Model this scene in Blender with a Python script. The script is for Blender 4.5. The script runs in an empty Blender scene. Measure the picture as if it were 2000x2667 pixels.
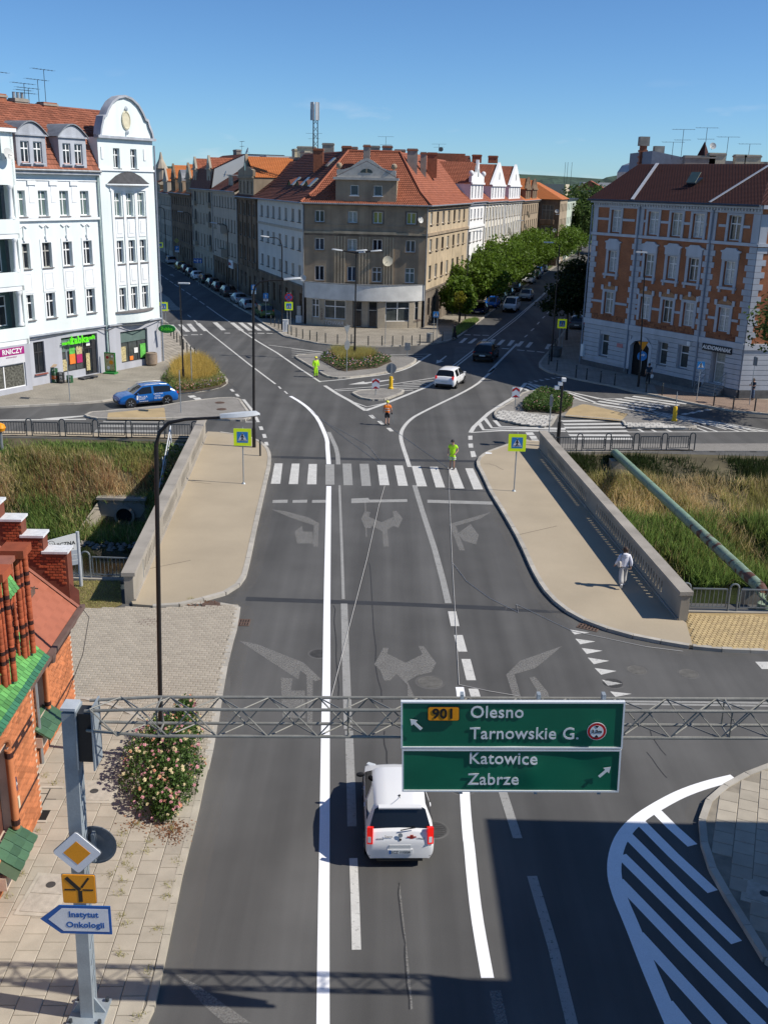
import bpy,bmesh,math,random
import numpy as np
from mathutils import Vector,Matrix
D = bpy.data; SC = bpy.context.scene; COL = SC.collection
R = math.radians; PI = math.pi
random.seed(7); NR = np.random.RandomState(7)

# ---------------------------------------------------------------- camera, sky, sun, exposure
CAMZ = 15.7
cd = D.cameras.new('camera'); cam = D.objects.new('camera',cd); COL.objects.link(cam)
cd.sensor_fit = 'HORIZONTAL'; cd.sensor_width = 36; cd.lens = 36*2640/2000
cd.clip_start = .3; cd.clip_end = 9000
cam.matrix_world = Matrix.Translation((0,0,CAMZ)) @ Matrix.Rotation(R(90-18.0),4,'X') @ Matrix.Rotation(R(1.4),4,'Z')
SC.camera = cam
SUN_EL,SUN_ROT = 43.0,98.5
w = D.worlds.new('World'); SC.world = w; w.use_nodes = True
nt = w.node_tree; bg = nt.nodes['Background']
sky = nt.nodes.new('ShaderNodeTexSky'); sky.sky_type = 'NISHITA'; sky.sun_disc = False
sky.sun_elevation = R(SUN_EL); sky.sun_rotation = R(SUN_ROT)
sky.altitude = 200; sky.air_density = .75; sky.dust_density = .15; sky.ozone_density = 3.0
tint = nt.nodes.new('ShaderNodeVectorMath'); tint.operation = 'MULTIPLY'; tint.inputs[1].default_value = (.61,.87,1.10)
nt.links.new(sky.outputs[0],tint.inputs[0]); tcw = nt.nodes.new('ShaderNodeTexCoord'); mpw = nt.nodes.new('ShaderNodeMapping'); mpw.inputs['Scale'].default_value = (9,9,34); nt.links.new(tcw.outputs['Generated'],mpw.inputs[0])
cn = nt.nodes.new('ShaderNodeTexNoise'); cn.inputs['Scale'].default_value = 1.6; cn.inputs['Detail'].default_value = 6; nt.links.new(mpw.outputs[0],cn.inputs[0])
cr_ = nt.nodes.new('ShaderNodeMapRange'); cr_.inputs[1].default_value = .60; cr_.inputs[2].default_value = .78; cr_.inputs[4].default_value = .35; nt.links.new(cn.outputs['Fac'],cr_.inputs[0])
spz = nt.nodes.new('ShaderNodeSeparateXYZ'); nt.links.new(tcw.outputs['Generated'],spz.inputs[0])
band = nt.nodes.new('ShaderNodeMapRange'); band.inputs[1].default_value = .10; band.inputs[2].default_value = .03; nt.links.new(spz.outputs[2],band.inputs[0])
cm = nt.nodes.new('ShaderNodeMath'); cm.operation = 'MULTIPLY'; nt.links.new(cr_.outputs[0],cm.inputs[0]); nt.links.new(band.outputs[0],cm.inputs[1])
cx = nt.nodes.new('ShaderNodeMix'); cx.data_type = 'RGBA'; cx.inputs[7].default_value = (7.5,7.8,8.4,1); nt.links.new(cm.outputs[0],cx.inputs[0]); nt.links.new(tint.outputs[0],cx.inputs[6])
nt.links.new(cx.outputs[2],bg.inputs[0]); bg.inputs[1].default_value = .086
sl = D.lights.new('sun','SUN'); sl.energy = 4.2; sl.angle = R(.53); sl.color = (1,.94,.84)
so = D.objects.new('sun',sl); COL.objects.link(so); so.location = (80,-10,90)
sd = Vector((math.sin(R(SUN_ROT))*math.cos(R(SUN_EL)),math.cos(R(SUN_ROT))*math.cos(R(SUN_EL)),math.sin(R(SUN_EL))))
so.rotation_euler = sd.to_track_quat('Z','Y').to_euler()
vs = SC.view_settings; vs.view_transform = 'Standard'; vs.look = 'None'; vs.gamma = 1; vs.exposure = .38
try: vs.use_curve_mapping = False
except Exception: pass
SC.cycles.use_denoising = True
SC.cycles.max_bounces = 6

# ---------------------------------------------------------------- materials
MATS = {}
def M(name,c=None,rough=.8,var=.12,sc=3.0,bump=0.0,metal=0.0,spec=.35,fine=40.0,rnd=0.0,emit=0.0,var2=.06):
    """plain material: base colour broken up by two scales of noise, fine bump, optional per-piece variation"""
    if name in MATS: return MATS[name]
    m = D.materials.new(name); m.use_nodes = True; MATS[name] = m
    t = m.node_tree; N = t.nodes; L = t.links; b = N['Principled BSDF']
    b.inputs['Roughness'].default_value = rough; b.inputs['Metallic'].default_value = metal
    b.inputs['Specular IOR Level'].default_value = spec
    tc = N.new('ShaderNodeTexCoord')
    def noise(s,d=4):
        n = N.new('ShaderNodeTexNoise'); n.inputs['Scale'].default_value = s; n.inputs['Detail'].default_value = d
        L.new(tc.outputs['Object'],n.inputs['Vector']); return n.outputs['Fac']
    col = None
    def mul(colsock,facsock,v):
        mr = N.new('ShaderNodeMapRange'); mr.inputs[1].default_value = .3; mr.inputs[2].default_value = .7
        mr.inputs[3].default_value = 1-v; mr.inputs[4].default_value = 1+v; L.new(facsock,mr.inputs[0])
        mx = N.new('ShaderNodeVectorMath'); mx.operation = 'SCALE'
        if isinstance(colsock,tuple): mx.inputs[0].default_value = colsock[:3]
        else: L.new(colsock,mx.inputs[0])
        L.new(mr.outputs[0],mx.inputs['Scale']); return mx.outputs[0]
    col = tuple(c[:3])
    if var: col = mul(col,noise(sc),var)
    if var2: col = mul(col,noise(fine,2),var2)
    if rnd:
        oi = N.new('ShaderNodeObjectInfo'); ge = N.new('ShaderNodeNewGeometry')
        ad = N.new('ShaderNodeMath'); ad.operation = 'ADD'; L.new(oi.outputs['Random'],ad.inputs[0]); L.new(ge.outputs['Random Per Island'],ad.inputs[1])
        fr = N.new('ShaderNodeMath'); fr.operation = 'FRACT'; L.new(ad.outputs[0],fr.inputs[0])
        ml = N.new('ShaderNodeMath'); ml.operation = 'MULTIPLY_ADD'; L.new(fr.outputs[0],ml.inputs[0]); ml.inputs[1].default_value = .4; ml.inputs[2].default_value = .3
        col = mul(col,ml.outputs[0],rnd)
    if isinstance(col,tuple): b.inputs['Base Color'].default_value = (*col,1)
    else: L.new(col,b.inputs['Base Color'])
    if bump:
        bp = N.new('ShaderNodeBump'); bp.inputs['Strength'].default_value = bump; bp.inputs['Distance'].default_value = .02
        L.new(noise(fine,3),bp.inputs['Height']); L.new(bp.outputs[0],b.inputs['Normal'])
    if emit:
        b.inputs['Emission Color'].default_value = (*c[:3],1); b.inputs['Emission Strength'].default_value = emit
    return m

def streaks(m,sx,sy,sz,amt,rz=0):
    """long bands: along the lanes where tyres polish, or down a wall where rain runs"""
    t = m.node_tree; N = t.nodes; L = t.links; b = N['Principled BSDF']; src = b.inputs['Base Color'].links[0].from_socket
    tc = N.new('ShaderNodeTexCoord'); mp = N.new('ShaderNodeMapping'); mp.inputs['Rotation'].default_value = (0,0,rz); mp.inputs['Scale'].default_value = (sx,sy,sz); L.new(tc.outputs['Object'],mp.inputs[0])
    n = N.new('ShaderNodeTexNoise'); n.inputs['Scale'].default_value = 1; n.inputs['Detail'].default_value = 4; L.new(mp.outputs[0],n.inputs[0])
    mr = N.new('ShaderNodeMapRange'); mr.inputs[1].default_value = .3; mr.inputs[2].default_value = .7; mr.inputs[3].default_value = 1-amt; mr.inputs[4].default_value = 1+amt; L.new(n.outputs['Fac'],mr.inputs[0])
    v = N.new('ShaderNodeVectorMath'); v.operation = 'SCALE'; L.new(src,v.inputs[0]); L.new(mr.outputs[0],v.inputs['Scale']); L.new(v.outputs[0],b.inputs['Base Color'])

def Mbrick(name,c1,c2,mortar,bw,bh,ms=.012,mode='wall',var=.2,rough=.85,bumpd=.01,off=.5):
    """bonded pattern (bricks or paving) laid in metres on local axes"""
    if name in MATS: return MATS[name]
    m = D.materials.new(name); m.use_nodes = True; MATS[name] = m
    t = m.node_tree; N = t.nodes; L = t.links; b = N['Principled BSDF']; b.inputs['Roughness'].default_value = rough
    b.inputs['Specular IOR Level'].default_value = .25
    tc = N.new('ShaderNodeTexCoord'); sp = N.new('ShaderNodeSeparateXYZ'); L.new(tc.outputs['Object'],sp.inputs[0])
    cb = N.new('ShaderNodeCombineXYZ')
    if mode == 'wall':
        ad = N.new('ShaderNodeMath'); ad.operation = 'ADD'; L.new(sp.outputs[0],ad.inputs[0]); L.new(sp.outputs[1],ad.inputs[1])
        L.new(ad.outputs[0],cb.inputs[0]); L.new(sp.outputs[2],cb.inputs[1])
    else:
        mp = N.new('ShaderNodeMapping'); mp.inputs['Rotation'].default_value = (0,0,mode); L.new(tc.outputs['Object'],mp.inputs[0])
    br = N.new('ShaderNodeTexBrick'); L.new((cb if mode == 'wall' else mp).outputs[0],br.inputs['Vector'])
    br.inputs['Color1'].default_value = (*c1,1); br.inputs['Color2'].default_value = (*c2,1); br.inputs['Mortar'].default_value = (*mortar,1)
    br.inputs['Scale'].default_value = 1; br.inputs['Mortar Size'].default_value = ms; br.inputs['Mortar Smooth'].default_value = .1
    br.inputs['Brick Width'].default_value = bw; br.inputs['Row Height'].default_value = bh; br.offset = off
    n = N.new('ShaderNodeTexNoise'); n.inputs['Scale'].default_value = .6; n.inputs['Detail'].default_value = 6; L.new(tc.outputs['Object'],n.inputs[0])
    mr = N.new('ShaderNodeMapRange'); mr.inputs[1].default_value = .3; mr.inputs[2].default_value = .7; mr.inputs[3].default_value = 1-var; mr.inputs[4].default_value = 1+var
    L.new(n.outputs['Fac'],mr.inputs[0]); mx = N.new('ShaderNodeVectorMath'); mx.operation = 'SCALE'
    L.new(br.outputs['Color'],mx.inputs[0]); L.new(mr.outputs[0],mx.inputs['Scale']); L.new(mx.outputs[0],b.inputs['Base Color'])
    bp = N.new('ShaderNodeBump'); bp.invert = True; bp.inputs['Distance'].default_value = bumpd; bp.inputs['Strength'].default_value = .7
    L.new(br.outputs['Fac'],bp.inputs['Height']); L.new(bp.outputs[0],b.inputs['Normal'])
    return m

def Mtile(name,c,var=.3,rough=.75,dirt=.35):
    """roof tiles: one colour per tile from the tile grid in the UVs, rolled profile as bump"""
    if name in MATS: return MATS[name]
    m = D.materials.new(name); m.use_nodes = True; MATS[name] = m
    t = m.node_tree; N = t.nodes; L = t.links; b = N['Principled BSDF']; b.inputs['Roughness'].default_value = rough
    b.inputs['Specular IOR Level'].default_value = .25
    uv = N.new('ShaderNodeUVMap'); fl = N.new('ShaderNodeVectorMath'); fl.operation = 'FLOOR'; L.new(uv.outputs[0],fl.inputs[0])
    wn = N.new('ShaderNodeTexWhiteNoise'); wn.noise_dimensions = '2D'; L.new(fl.outputs[0],wn.inputs['Vector'])
    tc = N.new('ShaderNodeTexCoord'); n = N.new('ShaderNodeTexNoise'); n.inputs['Scale'].default_value = .5; n.inputs['Detail'].default_value = 7; L.new(tc.outputs['Object'],n.inputs[0])
    a = N.new('ShaderNodeMath'); a.operation = 'MULTIPLY_ADD'; L.new(wn.outputs['Value'],a.inputs[0]); a.inputs[1].default_value = var; a.inputs[2].default_value = 1-var/2-dirt/2
    a2 = N.new('ShaderNodeMath'); a2.operation = 'MULTIPLY_ADD'; L.new(n.outputs['Fac'],a2.inputs[0]); a2.inputs[1].default_value = dirt; L.new(a.outputs[0],a2.inputs[2])
    mx = N.new('ShaderNodeVectorMath'); mx.operation = 'SCALE'; mx.inputs[0].default_value = c; L.new(a2.outputs[0],mx.inputs['Scale']); L.new(mx.outputs[0],b.inputs['Base Color'])
    sp = N.new('ShaderNodeSeparateXYZ'); L.new(uv.outputs[0],sp.inputs[0])
    s = N.new('ShaderNodeMath'); s.operation = 'MULTIPLY'; L.new(sp.outputs[0],s.inputs[0]); s.inputs[1].default_value = 2*PI
    sn = N.new('ShaderNodeMath'); sn.operation = 'SINE'; L.new(s.outputs[0],sn.inputs[0])
    bp = N.new('ShaderNodeBump'); bp.inputs['Distance'].default_value = .03; bp.inputs['Strength'].default_value = .8; L.new(sn.outputs[0],bp.inputs['Height']); L.new(bp.outputs[0],b.inputs['Normal'])
    return m

# ---------------------------------------------------------------- mesh builder
class MB:
    def __init__(s): s.v = []; s.f = []; s.uv = {}
    def add(s,vs,fs,uvs=None):
        n = len(s.v); s.v.extend(tuple(v) for v in vs)
        for k,f in enumerate(fs):
            if uvs: s.uv[len(s.f)] = uvs[k]
            s.f.append([i+n for i in f])
        return s
    def box(s,x0,x1,y0,y1,z0,z1,m=None):
        vs = [(x,y,z) for z in (z0,z1) for y in (y0,y1) for x in (x0,x1)]
        if m is not None: vs = [m @ Vector(v) for v in vs]
        return s.add(vs,[(0,2,3,1),(4,5,7,6),(0,1,5,4),(2,6,7,3),(0,4,6,2),(1,3,7,5)])
    def bar(s,a,b,wd,ht=None,up=(0,0,1)):
        a = Vector(a); b = Vector(b); d = (b-a).normalized(); ht = ht or wd
        u = Vector(up)
        if abs(d.dot(u)) > .98: u = Vector((0,1,0))
        x = d.cross(u).normalized()*wd/2; y = x.cross(d).normalized()*ht/2
        vs = [p+i*x+j*y for p in (a,b) for i,j in ((-1,-1),(1,-1),(1,1),(-1,1))]
        return s.add(vs,[(0,3,2,1),(4,5,6,7),(0,1,5,4),(1,2,6,5),(2,3,7,6),(3,0,4,7)])
    def prism(s,poly,z0,z1,bottom=False):
        n = len(poly); vs = [(x,y,z0) for x,y in poly]+[(x,y,z1) for x,y in poly]
        fs = [list(range(n,2*n))]+[(i,(i+1) % n,n+(i+1) % n,n+i) for i in range(n)]
        if bottom: fs.append(list(range(n))[::-1])
        return s.add(vs,fs)
    def xz(s,poly,y0,y1):
        n = len(poly); vs = [(x,y0,z) for x,z in poly]+[(x,y1,z) for x,z in poly]
        return s.add(vs,[list(range(n)),list(range(n,2*n))[::-1]]+[(i,n+i,n+(i+1) % n,(i+1) % n) for i in range(n)])
    def flat(s,poly,z): return s.add([(x,y,z) for x,y in poly],[list(range(len(poly)))])
    def tube(s,path,r,n=8,r2=None):
        path = [Vector(p) for p in path]; k = len(path); rings = []; up = Vector((0,0,1))
        for i,p in enumerate(path):
            d = (path[min(i+1,k-1)]-path[max(i-1,0)]).normalized()
            u = up if abs(d.z) < .95 else Vector((0,1,0))
            x = d.cross(u).normalized(); y = x.cross(d).normalized()
            rr = r if r2 is None else r+(r2-r)*i/(k-1)
            if isinstance(r,(list,tuple)): rr = r[i]
            rings.append([p+x*rr*math.cos(2*PI*j/n)+y*rr*math.sin(2*PI*j/n) for j in range(n)])
        vs = [v for rg in rings for v in rg]
        fs = [(i*n+j,i*n+(j+1) % n,(i+1)*n+(j+1) % n,(i+1)*n+j) for i in range(k-1) for j in range(n)]
        fs += [list(range(n))[::-1],list(range((k-1)*n,k*n))]
        return s.add(vs,fs)
    def lathe(s,prof,n=16,c=(0,0),m=None):
        vs = [(c[0]+r*math.cos(2*PI*j/n),c[1]+r*math.sin(2*PI*j/n),z) for r,z in prof for j in range(n)]
        if m is not None: vs = [m @ Vector(v) for v in vs]
        k = len(prof)
        fs = [(i*n+j,i*n+(j+1) % n,(i+1)*n+(j+1) % n,(i+1)*n+j) for i in range(k-1) for j in range(n)]
        fs += [list(range(n))[::-1],list(range((k-1)*n,k*n))]
        return s.add(vs,fs)
    def ribbon(s,path,wd,z):
        """flat band of constant width along a path on the ground"""
        P = [Vector((p[0],p[1])) for p in path]; k = len(P); vs = []
        for i,p in enumerate(P):
            d = (P[min(i+1,k-1)]-P[max(i-1,0)]).normalized(); nrm = Vector((-d.y,d.x))*wd/2
            vs += [(p.x+nrm.x,p.y+nrm.y,z),(p.x-nrm.x,p.y-nrm.y,z)]
        return s.add(vs,[(2*i,2*i+1,2*i+3,2*i+2) for i in range(k-1)])
    def mesh(s,name,mat=None,smooth=False):
        me = D.meshes.new(name); me.from_pydata(s.v,[],s.f)
        if s.uv:
            ul = me.uv_layers.new(name='UVMap')
            for i,p in enumerate(me.polygons):
                if i in s.uv:
                    for k,li in enumerate(p.loop_indices): ul.data[li].uv = s.uv[i][k]
        bm = bmesh.new(); bm.from_mesh(me); bmesh.ops.recalc_face_normals(bm,faces=bm.faces)
        bm.to_mesh(me); bm.free()
        if mat: me.materials.append(mat)
        if smooth:
            me.polygons.foreach_set('use_smooth',[True]*len(me.polygons))
            try: me.set_sharp_from_angle(angle=R(40 if smooth is True else smooth))
            except Exception: pass
        me.update(); return me
    def build(s,name,mat,parent=None,smooth=False,m=None):
        return ob(name,s.mesh(name,mat,smooth),parent,m)

def ob(name,me,parent=None,m=None):
    o = D.objects.new(name,me); COL.objects.link(o)
    if parent is not None: o.parent = parent
    if m is not None: o.matrix_local = m
    return o
def tag(o,label=None,cat=None,group=None,kind=None):
    if label: o['label'] = label
    if cat: o['category'] = cat
    if group: o['group'] = group
    if kind: o['kind'] = kind
    return o
def thing(name,label,cat,loc=(0,0,0),rz=0,group=None):
    o = D.objects.new(name,None); COL.objects.link(o); o.empty_display_size = .1
    o.location = loc; o.rotation_euler = (0,0,rz); return tag(o,label,cat,group)
def dup(o,loc=None,rz=None,label=None,parent=None,mats=None):
    """copy a thing with its parts and sub-parts; mats maps a part name to another material"""
    c = o.copy(); COL.objects.link(c)
    if parent is not None: c.parent = parent
    if loc is not None: c.location = loc
    if rz is not None: c.rotation_euler = (0,0,rz)
    if label: c['label'] = label
    for ch in list(o.children):
        d = dup(ch,parent=c,mats=mats)
    if mats and c.data is not None:
        k = c.name.split('.')[0]
        if k in mats:
            c.material_slots[0].link = 'OBJECT'; c.material_slots[0].material = mats[k]
    return c
def T(x,y,z=0,rz=0): return Matrix.Translation((x,y,z)) @ Matrix.Rotation(rz,4,'Z')
def frame(p,d):
    """local axes: x along d, y to its left, z up, origin p"""
    return T(p[0],p[1],p[2] if len(p) > 2 else 0,math.atan2(d[1],d[0]))
CAMP = Vector((0,0,CAMZ))
def pieces(parent,name,me,mats,base=None,limit=300):
    """alike pieces: the nearest ones are parts sharing one mesh, the rest one joined part of kind 'stuff'"""
    wm = parent.matrix_world if parent is not None else Matrix()
    if parent is not None:
        chain = []; q = parent
        while q: chain.append(q.matrix_basis.copy()); q = q.parent
        wm = Matrix()
        for x in chain[::-1]: wm = wm @ x
    mats = sorted(mats,key=lambda m: ((wm @ m).translation-CAMP).length)
    for m in mats[:limit]: ob(name,me,parent,m)
    rest = mats[limit:]
    if rest:
        nv = len(me.vertices); co = np.empty(nv*3); me.vertices.foreach_get('co',co); co = np.c_[co.reshape(-1,3),np.ones(nv)]
        fs = [tuple(p.vertices) for p in me.polygons]
        V = []; F = []
        for i,m in enumerate(rest):
            V.append((co @ np.array(m).T)[:,:3]); F += [[a+i*nv for a in f] for f in fs]
        m2 = D.meshes.new(name+'_field'); m2.from_pydata(np.concatenate(V).tolist(),[],F)
        for mt in me.materials: m2.materials.append(mt)
        tag(ob(name+'_field',m2,parent),kind='stuff')
def inside(p,poly):
    x,y = p[0],p[1]; c = False; j = len(poly)-1
    for i in range(len(poly)):
        xi,yi = poly[i][0],poly[i][1]; xj,yj = poly[j][0],poly[j][1]
        if (yi > y) != (yj > y) and x < (xj-xi)*(y-yi)/(yj-yi)+xi: c = not c
        j = i
    return c
def resample(path,step):
    P = [Vector((*p[:2],p[2] if len(p) > 2 else 0)) for p in path]; out = [P[0].copy()]; need = step
    for a,b in zip(P,P[1:]):
        L = (b-a).length; pos = 0
        while L-pos >= need:
            pos += need; out.append(a+(b-a)*pos/L); need = step
        need -= L-pos
    if (out[-1]-P[-1]).length > step*.3: out.append(P[-1].copy())
    return out
def smooth_path(p,it=2):
    for _ in range(it):
        q = [p[0]]
        for a,b in zip(p,p[1:]):
            q += [(a[0]*.75+b[0]*.25,a[1]*.75+b[1]*.25),(a[0]*.25+b[0]*.75,a[1]*.25+b[1]*.75)]
        p = q+[p[-1]]
    return p

WHITE = M('white_paint',(.78,.78,.77),.5,.04)
BLACKM = M('black_metal',(.02,.021,.023),.45,.1)
GREYM = M('galvanised_steel',(.36,.39,.41),.45,.12,metal=.6)
DARKM = M('dark_metal',(.035,.042,.05),.5,.1)

# ================================================================ ground, river, road, pavements
ASPH = M('asphalt',(.088,.086,.083),.85,.13,.35,.25,fine=60,var2=.14)
streaks(ASPH,1.1,.035,1,.2,.06); streaks(ASPH,.45,.02,1,.17,.06)
ASPH2 = M('asphalt_patch',(.105,.102,.098),.85,.2,.6,.25,fine=60,var2=.12)
JOINT = M('joint_tar',(.04,.041,.044),.7,.1,2)
CONC = M('tan_concrete',(.385,.32,.23),.85,.08,.35,.2,fine=40,var2=.09)
KERB = M('kerb_stone',(.40,.37,.32),.8,.12,2,.15,rnd=.12)
def Mpaint(name,c,wear,sc=1.2,soft=.08,top=1.0):
    """road paint worn through to the asphalt below in patches"""
    m = M(name,c,.7,.08,2.0,var2=.08); t = m.node_tree; N = t.nodes; L = t.links
    tr = N.new('ShaderNodeBsdfTransparent'); mx = N.new('ShaderNodeMixShader'); n = N.new('ShaderNodeTexNoise'); tc = N.new('ShaderNodeTexCoord')
    n.inputs['Scale'].default_value = sc*8; n.inputs['Detail'].default_value = 8; n.inputs['Roughness'].default_value = .75; L.new(tc.outputs['Object'],n.inputs[0])
    mr = N.new('ShaderNodeMapRange'); mr.inputs[1].default_value = wear-soft; mr.inputs[2].default_value = wear+soft; mr.inputs[4].default_value = top; L.new(n.outputs['Fac'],mr.inputs[0])
    L.new(mr.outputs[0],mx.inputs[0]); L.new(tr.outputs[0],mx.inputs[1]); L.new(N['Principled BSDF'].outputs[0],mx.inputs[2]); L.new(mx.outputs[0],N['Material Output'].inputs[0])
    return m
PNEW = M('fresh_white_paint',(.86,.86,.87),.6,.02)
PWHITE = Mpaint('road_paint_white',(.55,.54,.51),.36)
POLD = Mpaint('road_paint_old',(.30,.295,.28),.36)
PGHOST = Mpaint('removed_marking',(.21,.203,.19),.42,2.6,.2); PDUST = Mpaint('kerb_dust',(.24,.22,.19),.45,.25,.35,.17); PSEAM = Mpaint('seam_crack',(.035,.035,.037),.42,2)

GND = M('dry_soil_ground',(.13,.115,.07),.95,.3,.05,.2)
g = MB(); YN,YF,ZW = 37.6,61.5,-4.3
g.add([(-3500,-80,-.04),(3500,-80,-.04),(3500,YN,-.04),(-3500,YN,-.04)],[(0,1,2,3)])
g.add([(-3500,YF,-.04),(3500,YF,-.04),(3500,8500,-.04),(-3500,8500,-.04)],[(0,1,2,3)])
tag(g.build('ground',GND),kind='structure')
def bumpy(x,y): return .25*math.sin(x*.9+y*.4)*math.sin(y*.8-x*.3)+.12*math.sin(x*2.3)*math.cos(y*1.9)
def bank_z(x,y):
    toe = 54.6 if x < 0 else 50.0
    if y >= YF: return 0
    t = (YF-y)/(YF-toe); 
    if t >= 1.15: return -5.4
    if -17.2 < x < -13.7 and y < 56.9: return -4.45+(y-54)*.1
    z = -(4.5)*max(0,min(1.15,t))**1.15
    return z+bumpy(x,y)*min(1,3*t)
def bank(name,xs):
    bm_ = MB(); ys = [YF-.01-i*.55 for i in range(28)]; nx = len(xs)
    vs = [(x,y,bank_z(x,y)) for y in ys for x in xs]
    bm_.add(vs,[(j*nx+i,j*nx+i+1,(j+1)*nx+i+1,(j+1)*nx+i) for j in range(27) for i in range(nx-1)])
    tag(bm_.build(name,M('bank_earth',(.10,.085,.05),.95,.3,.8,.3),smooth=True),kind='structure')
bank('river_bank',[-60+i*.8 for i in range(62)])
bank('river_bank',[9.4+i*.8 for i in range(62)])
rb = MB(); rb.flat([(-200,YN-.3),(200,YN-.3),(200,YF+.2),(-200,YF+.2)],-5.6); tag(rb.build('river_bed',GND),kind='structure')
wm = M('river_water',(.022,.026,.014),.06,.25,.8,0,spec=.5)
_n = wm.node_tree.nodes; _b = _n.new('ShaderNodeBump'); _b.inputs['Strength'].default_value = .35; _b.inputs['Distance'].default_value = .05
_x = _n.new('ShaderNodeTexNoise'); _x.inputs['Scale'].default_value = 2.2; wm.node_tree.links.new(_x.outputs['Fac'],_b.inputs['Height']); wm.node_tree.links.new(_b.outputs[0],_n['Principled BSDF'].inputs['Normal'])
rw = MB(); rw.flat([(-200,YN-.2),(200,YN-.2),(200,YF),(-200,YF)],ZW); tag(rw.build('water',wm),kind='structure')
qw = MB(); STONE = M('quay_stone',(.22,.2,.17),.9,.2,1.5,.3)
qw.box(-200,200,YN-.6,YN,-5.6,-.06); tag(qw.build('quay_wall',STONE),kind='structure')
qe = MB(); qe.box(-14,-9.6,YF-.35,YF+.1,-5.6,-.06); qe.box(9.4,12.6,YF-.35,YF+.1,-5.6,-.06); tag(qe.build('abutment',STONE),kind='structure')

rd = MB()
rd.flat([(-45,-20),(45,-20),(45,37.5),(-45,37.5)],0)
PL0,PL1,PR0,PR1 = (-9.55,36.05),(-11.42,62.6),(11.3,35.47),(9.55,61.4)
def lx(a,b,y): return a[0]+(b[0]-a[0])*(y-a[1])/(b[1]-a[1])
rd.flat([(lx(PL0,PL1,37.5),37.5),(lx(PR0,PR1,37.5),37.5),(lx(PR0,PR1,61.5),61.5),(lx(PL0,PL1,61.5),61.5)],0)
rd.flat([(-140,61.5),(110,61.5),(150,420),(-190,420)],0)
road = tag(rd.build('road',ASPH),kind='structure')
dk = MB(); dk.prism([(lx(PL0,PL1,37.0)-.3,37.0),(lx(PR0,PR1,37.0)+.3,37.0),(lx(PR0,PR1,61.8)+.3,61.8),(lx(PL0,PL1,61.8)-.3,61.8)],-1.3,-.03,True)
tag(dk.build('bridge_deck',CONC),kind='structure')

def pave(name,poly,mat,z1=.12,z0=-.03):
    return tag(MB().prism(poly,z0,z1).build(name,mat),kind='structure')
def kerb(parent,path,wd=.2,ht=.135,step=1.0,mat=None,inset=0):
    pts = resample(path,step)
    for a,b in zip(pts,pts[1:]):
        a = Vector((a.x,a.y,0)); b = Vector((b.x,b.y,0)); d = b-a
        if d.length < .05: continue
        d.normalize(); mb = MB(); h = random.uniform(-.004,.004)
        mb.bar(a+d*.008+Vector((0,0,ht/2-.015+h)),b-d*.008+Vector((0,0,ht/2-.015+h)),wd,ht+.03)
        mb.build('kerb_stone',mat or KERB,parent)
PAVER = Mbrick('grey_pavers',(.27,.255,.235),(.235,.22,.20),(.15,.14,.125),.2,.1,.008,-.06,.12,.85,.004)
PAVER2 = Mbrick('concrete_pavers',(.30,.275,.235),(.27,.25,.215),(.19,.175,.15),.2,.2,.012,.3,.14)
SLAB2 = Mbrick('pavement_slabs',(.33,.30,.255),(.28,.255,.22),(.16,.145,.12),.5,.5,.016,-.34,.16)
YPAV = Mbrick('yellow_pavers',(.42,.30,.14),(.37,.265,.125),(.24,.19,.11),.2,.1,.01,.1,.12)
TANP = M('tactile_tan',(.40,.30,.165),.9,.1,1,.3,fine=30)

# -- bridge pavements
kl = [(-9.54,35.79),(-8.76,35.69),(-7.91,35.84),(-7.30,36.25)] + [(-6.57,36.86),(-6.13,37.28),(-5.86,37.98),(-5.73,38.89),(-5.79,40.49),(-6.10,45.67),(-6.47,52.48),(-6.68,56.21),(-6.91,58.60),(-7.27,60.16),(-7.85,61.63)] + [(-8.80,62.90),(-9.71,63.42),(-10.73,63.87),(-11.55,63.94)]
lw = pave('bridge_pavement',kl+[(PL1[0]-.1,PL1[1]+.2),(PL0[0]-.1,PL0[1])],CONC)
kerb(lw,kl[1:-1])
kr = [(9.99,63.56),(9.21,63.73),(8.38,63.28),(7.69,62.37),(7.01,61.48),(6.29,60.50),(5.77,59.35),(5.51,58.26),(5.45,57.22),(5.53,56.15)] + [(5.61,54.61),(5.72,51.96),(6.02,48.62),(6.28,45.25),(6.39,42.99),(6.45,40.92),(6.53,39.43),(6.66,38.23),(6.93,37.01),(7.33,35.95),(7.89,35.13),(8.78,34.35),(9.68,33.85),(10.24,33.64),(11.22,33.28)]
kr2 = [(11.22,33.28),(12.16,33.11),(13.86,33.04),(14.79,33.03)]
rwk = pave('bridge_pavement',kr+[(11.54,35.31),(11.46,35.51)]+[(PR1[0]+.1,PR1[1])],CONC)
kerb(rwk,kr[1:])
yp = pave('yellow_pavement',kr2+[(16.80,36.43),(15.02,36.33),(11.90,36.23),(11.54,35.31)],YPAV); kerb(yp,kr2)
for par_,q in ((rwk,[(5.77,57.53),(6.08,57.62),(6.47,57.19),(6.64,56.70),(6.82,56.36)]),(lw,[(-10.45,52.44),(-9.87,52.27),(-9.30,52.10)]),(rwk,[(6.23,44.91),(8.37,46.42)]),(lw,[(-9.72,39.52),(-8.22,40.60)])): MB().ribbon(q,.035,.1235).build('joint_and_shadow_line',M('joint_and_shadow_dark',(.12,.1,.08),.9,.2),par_)  # left pavement's farther line is a painted cast shadow, the rest cracks and joints
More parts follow.
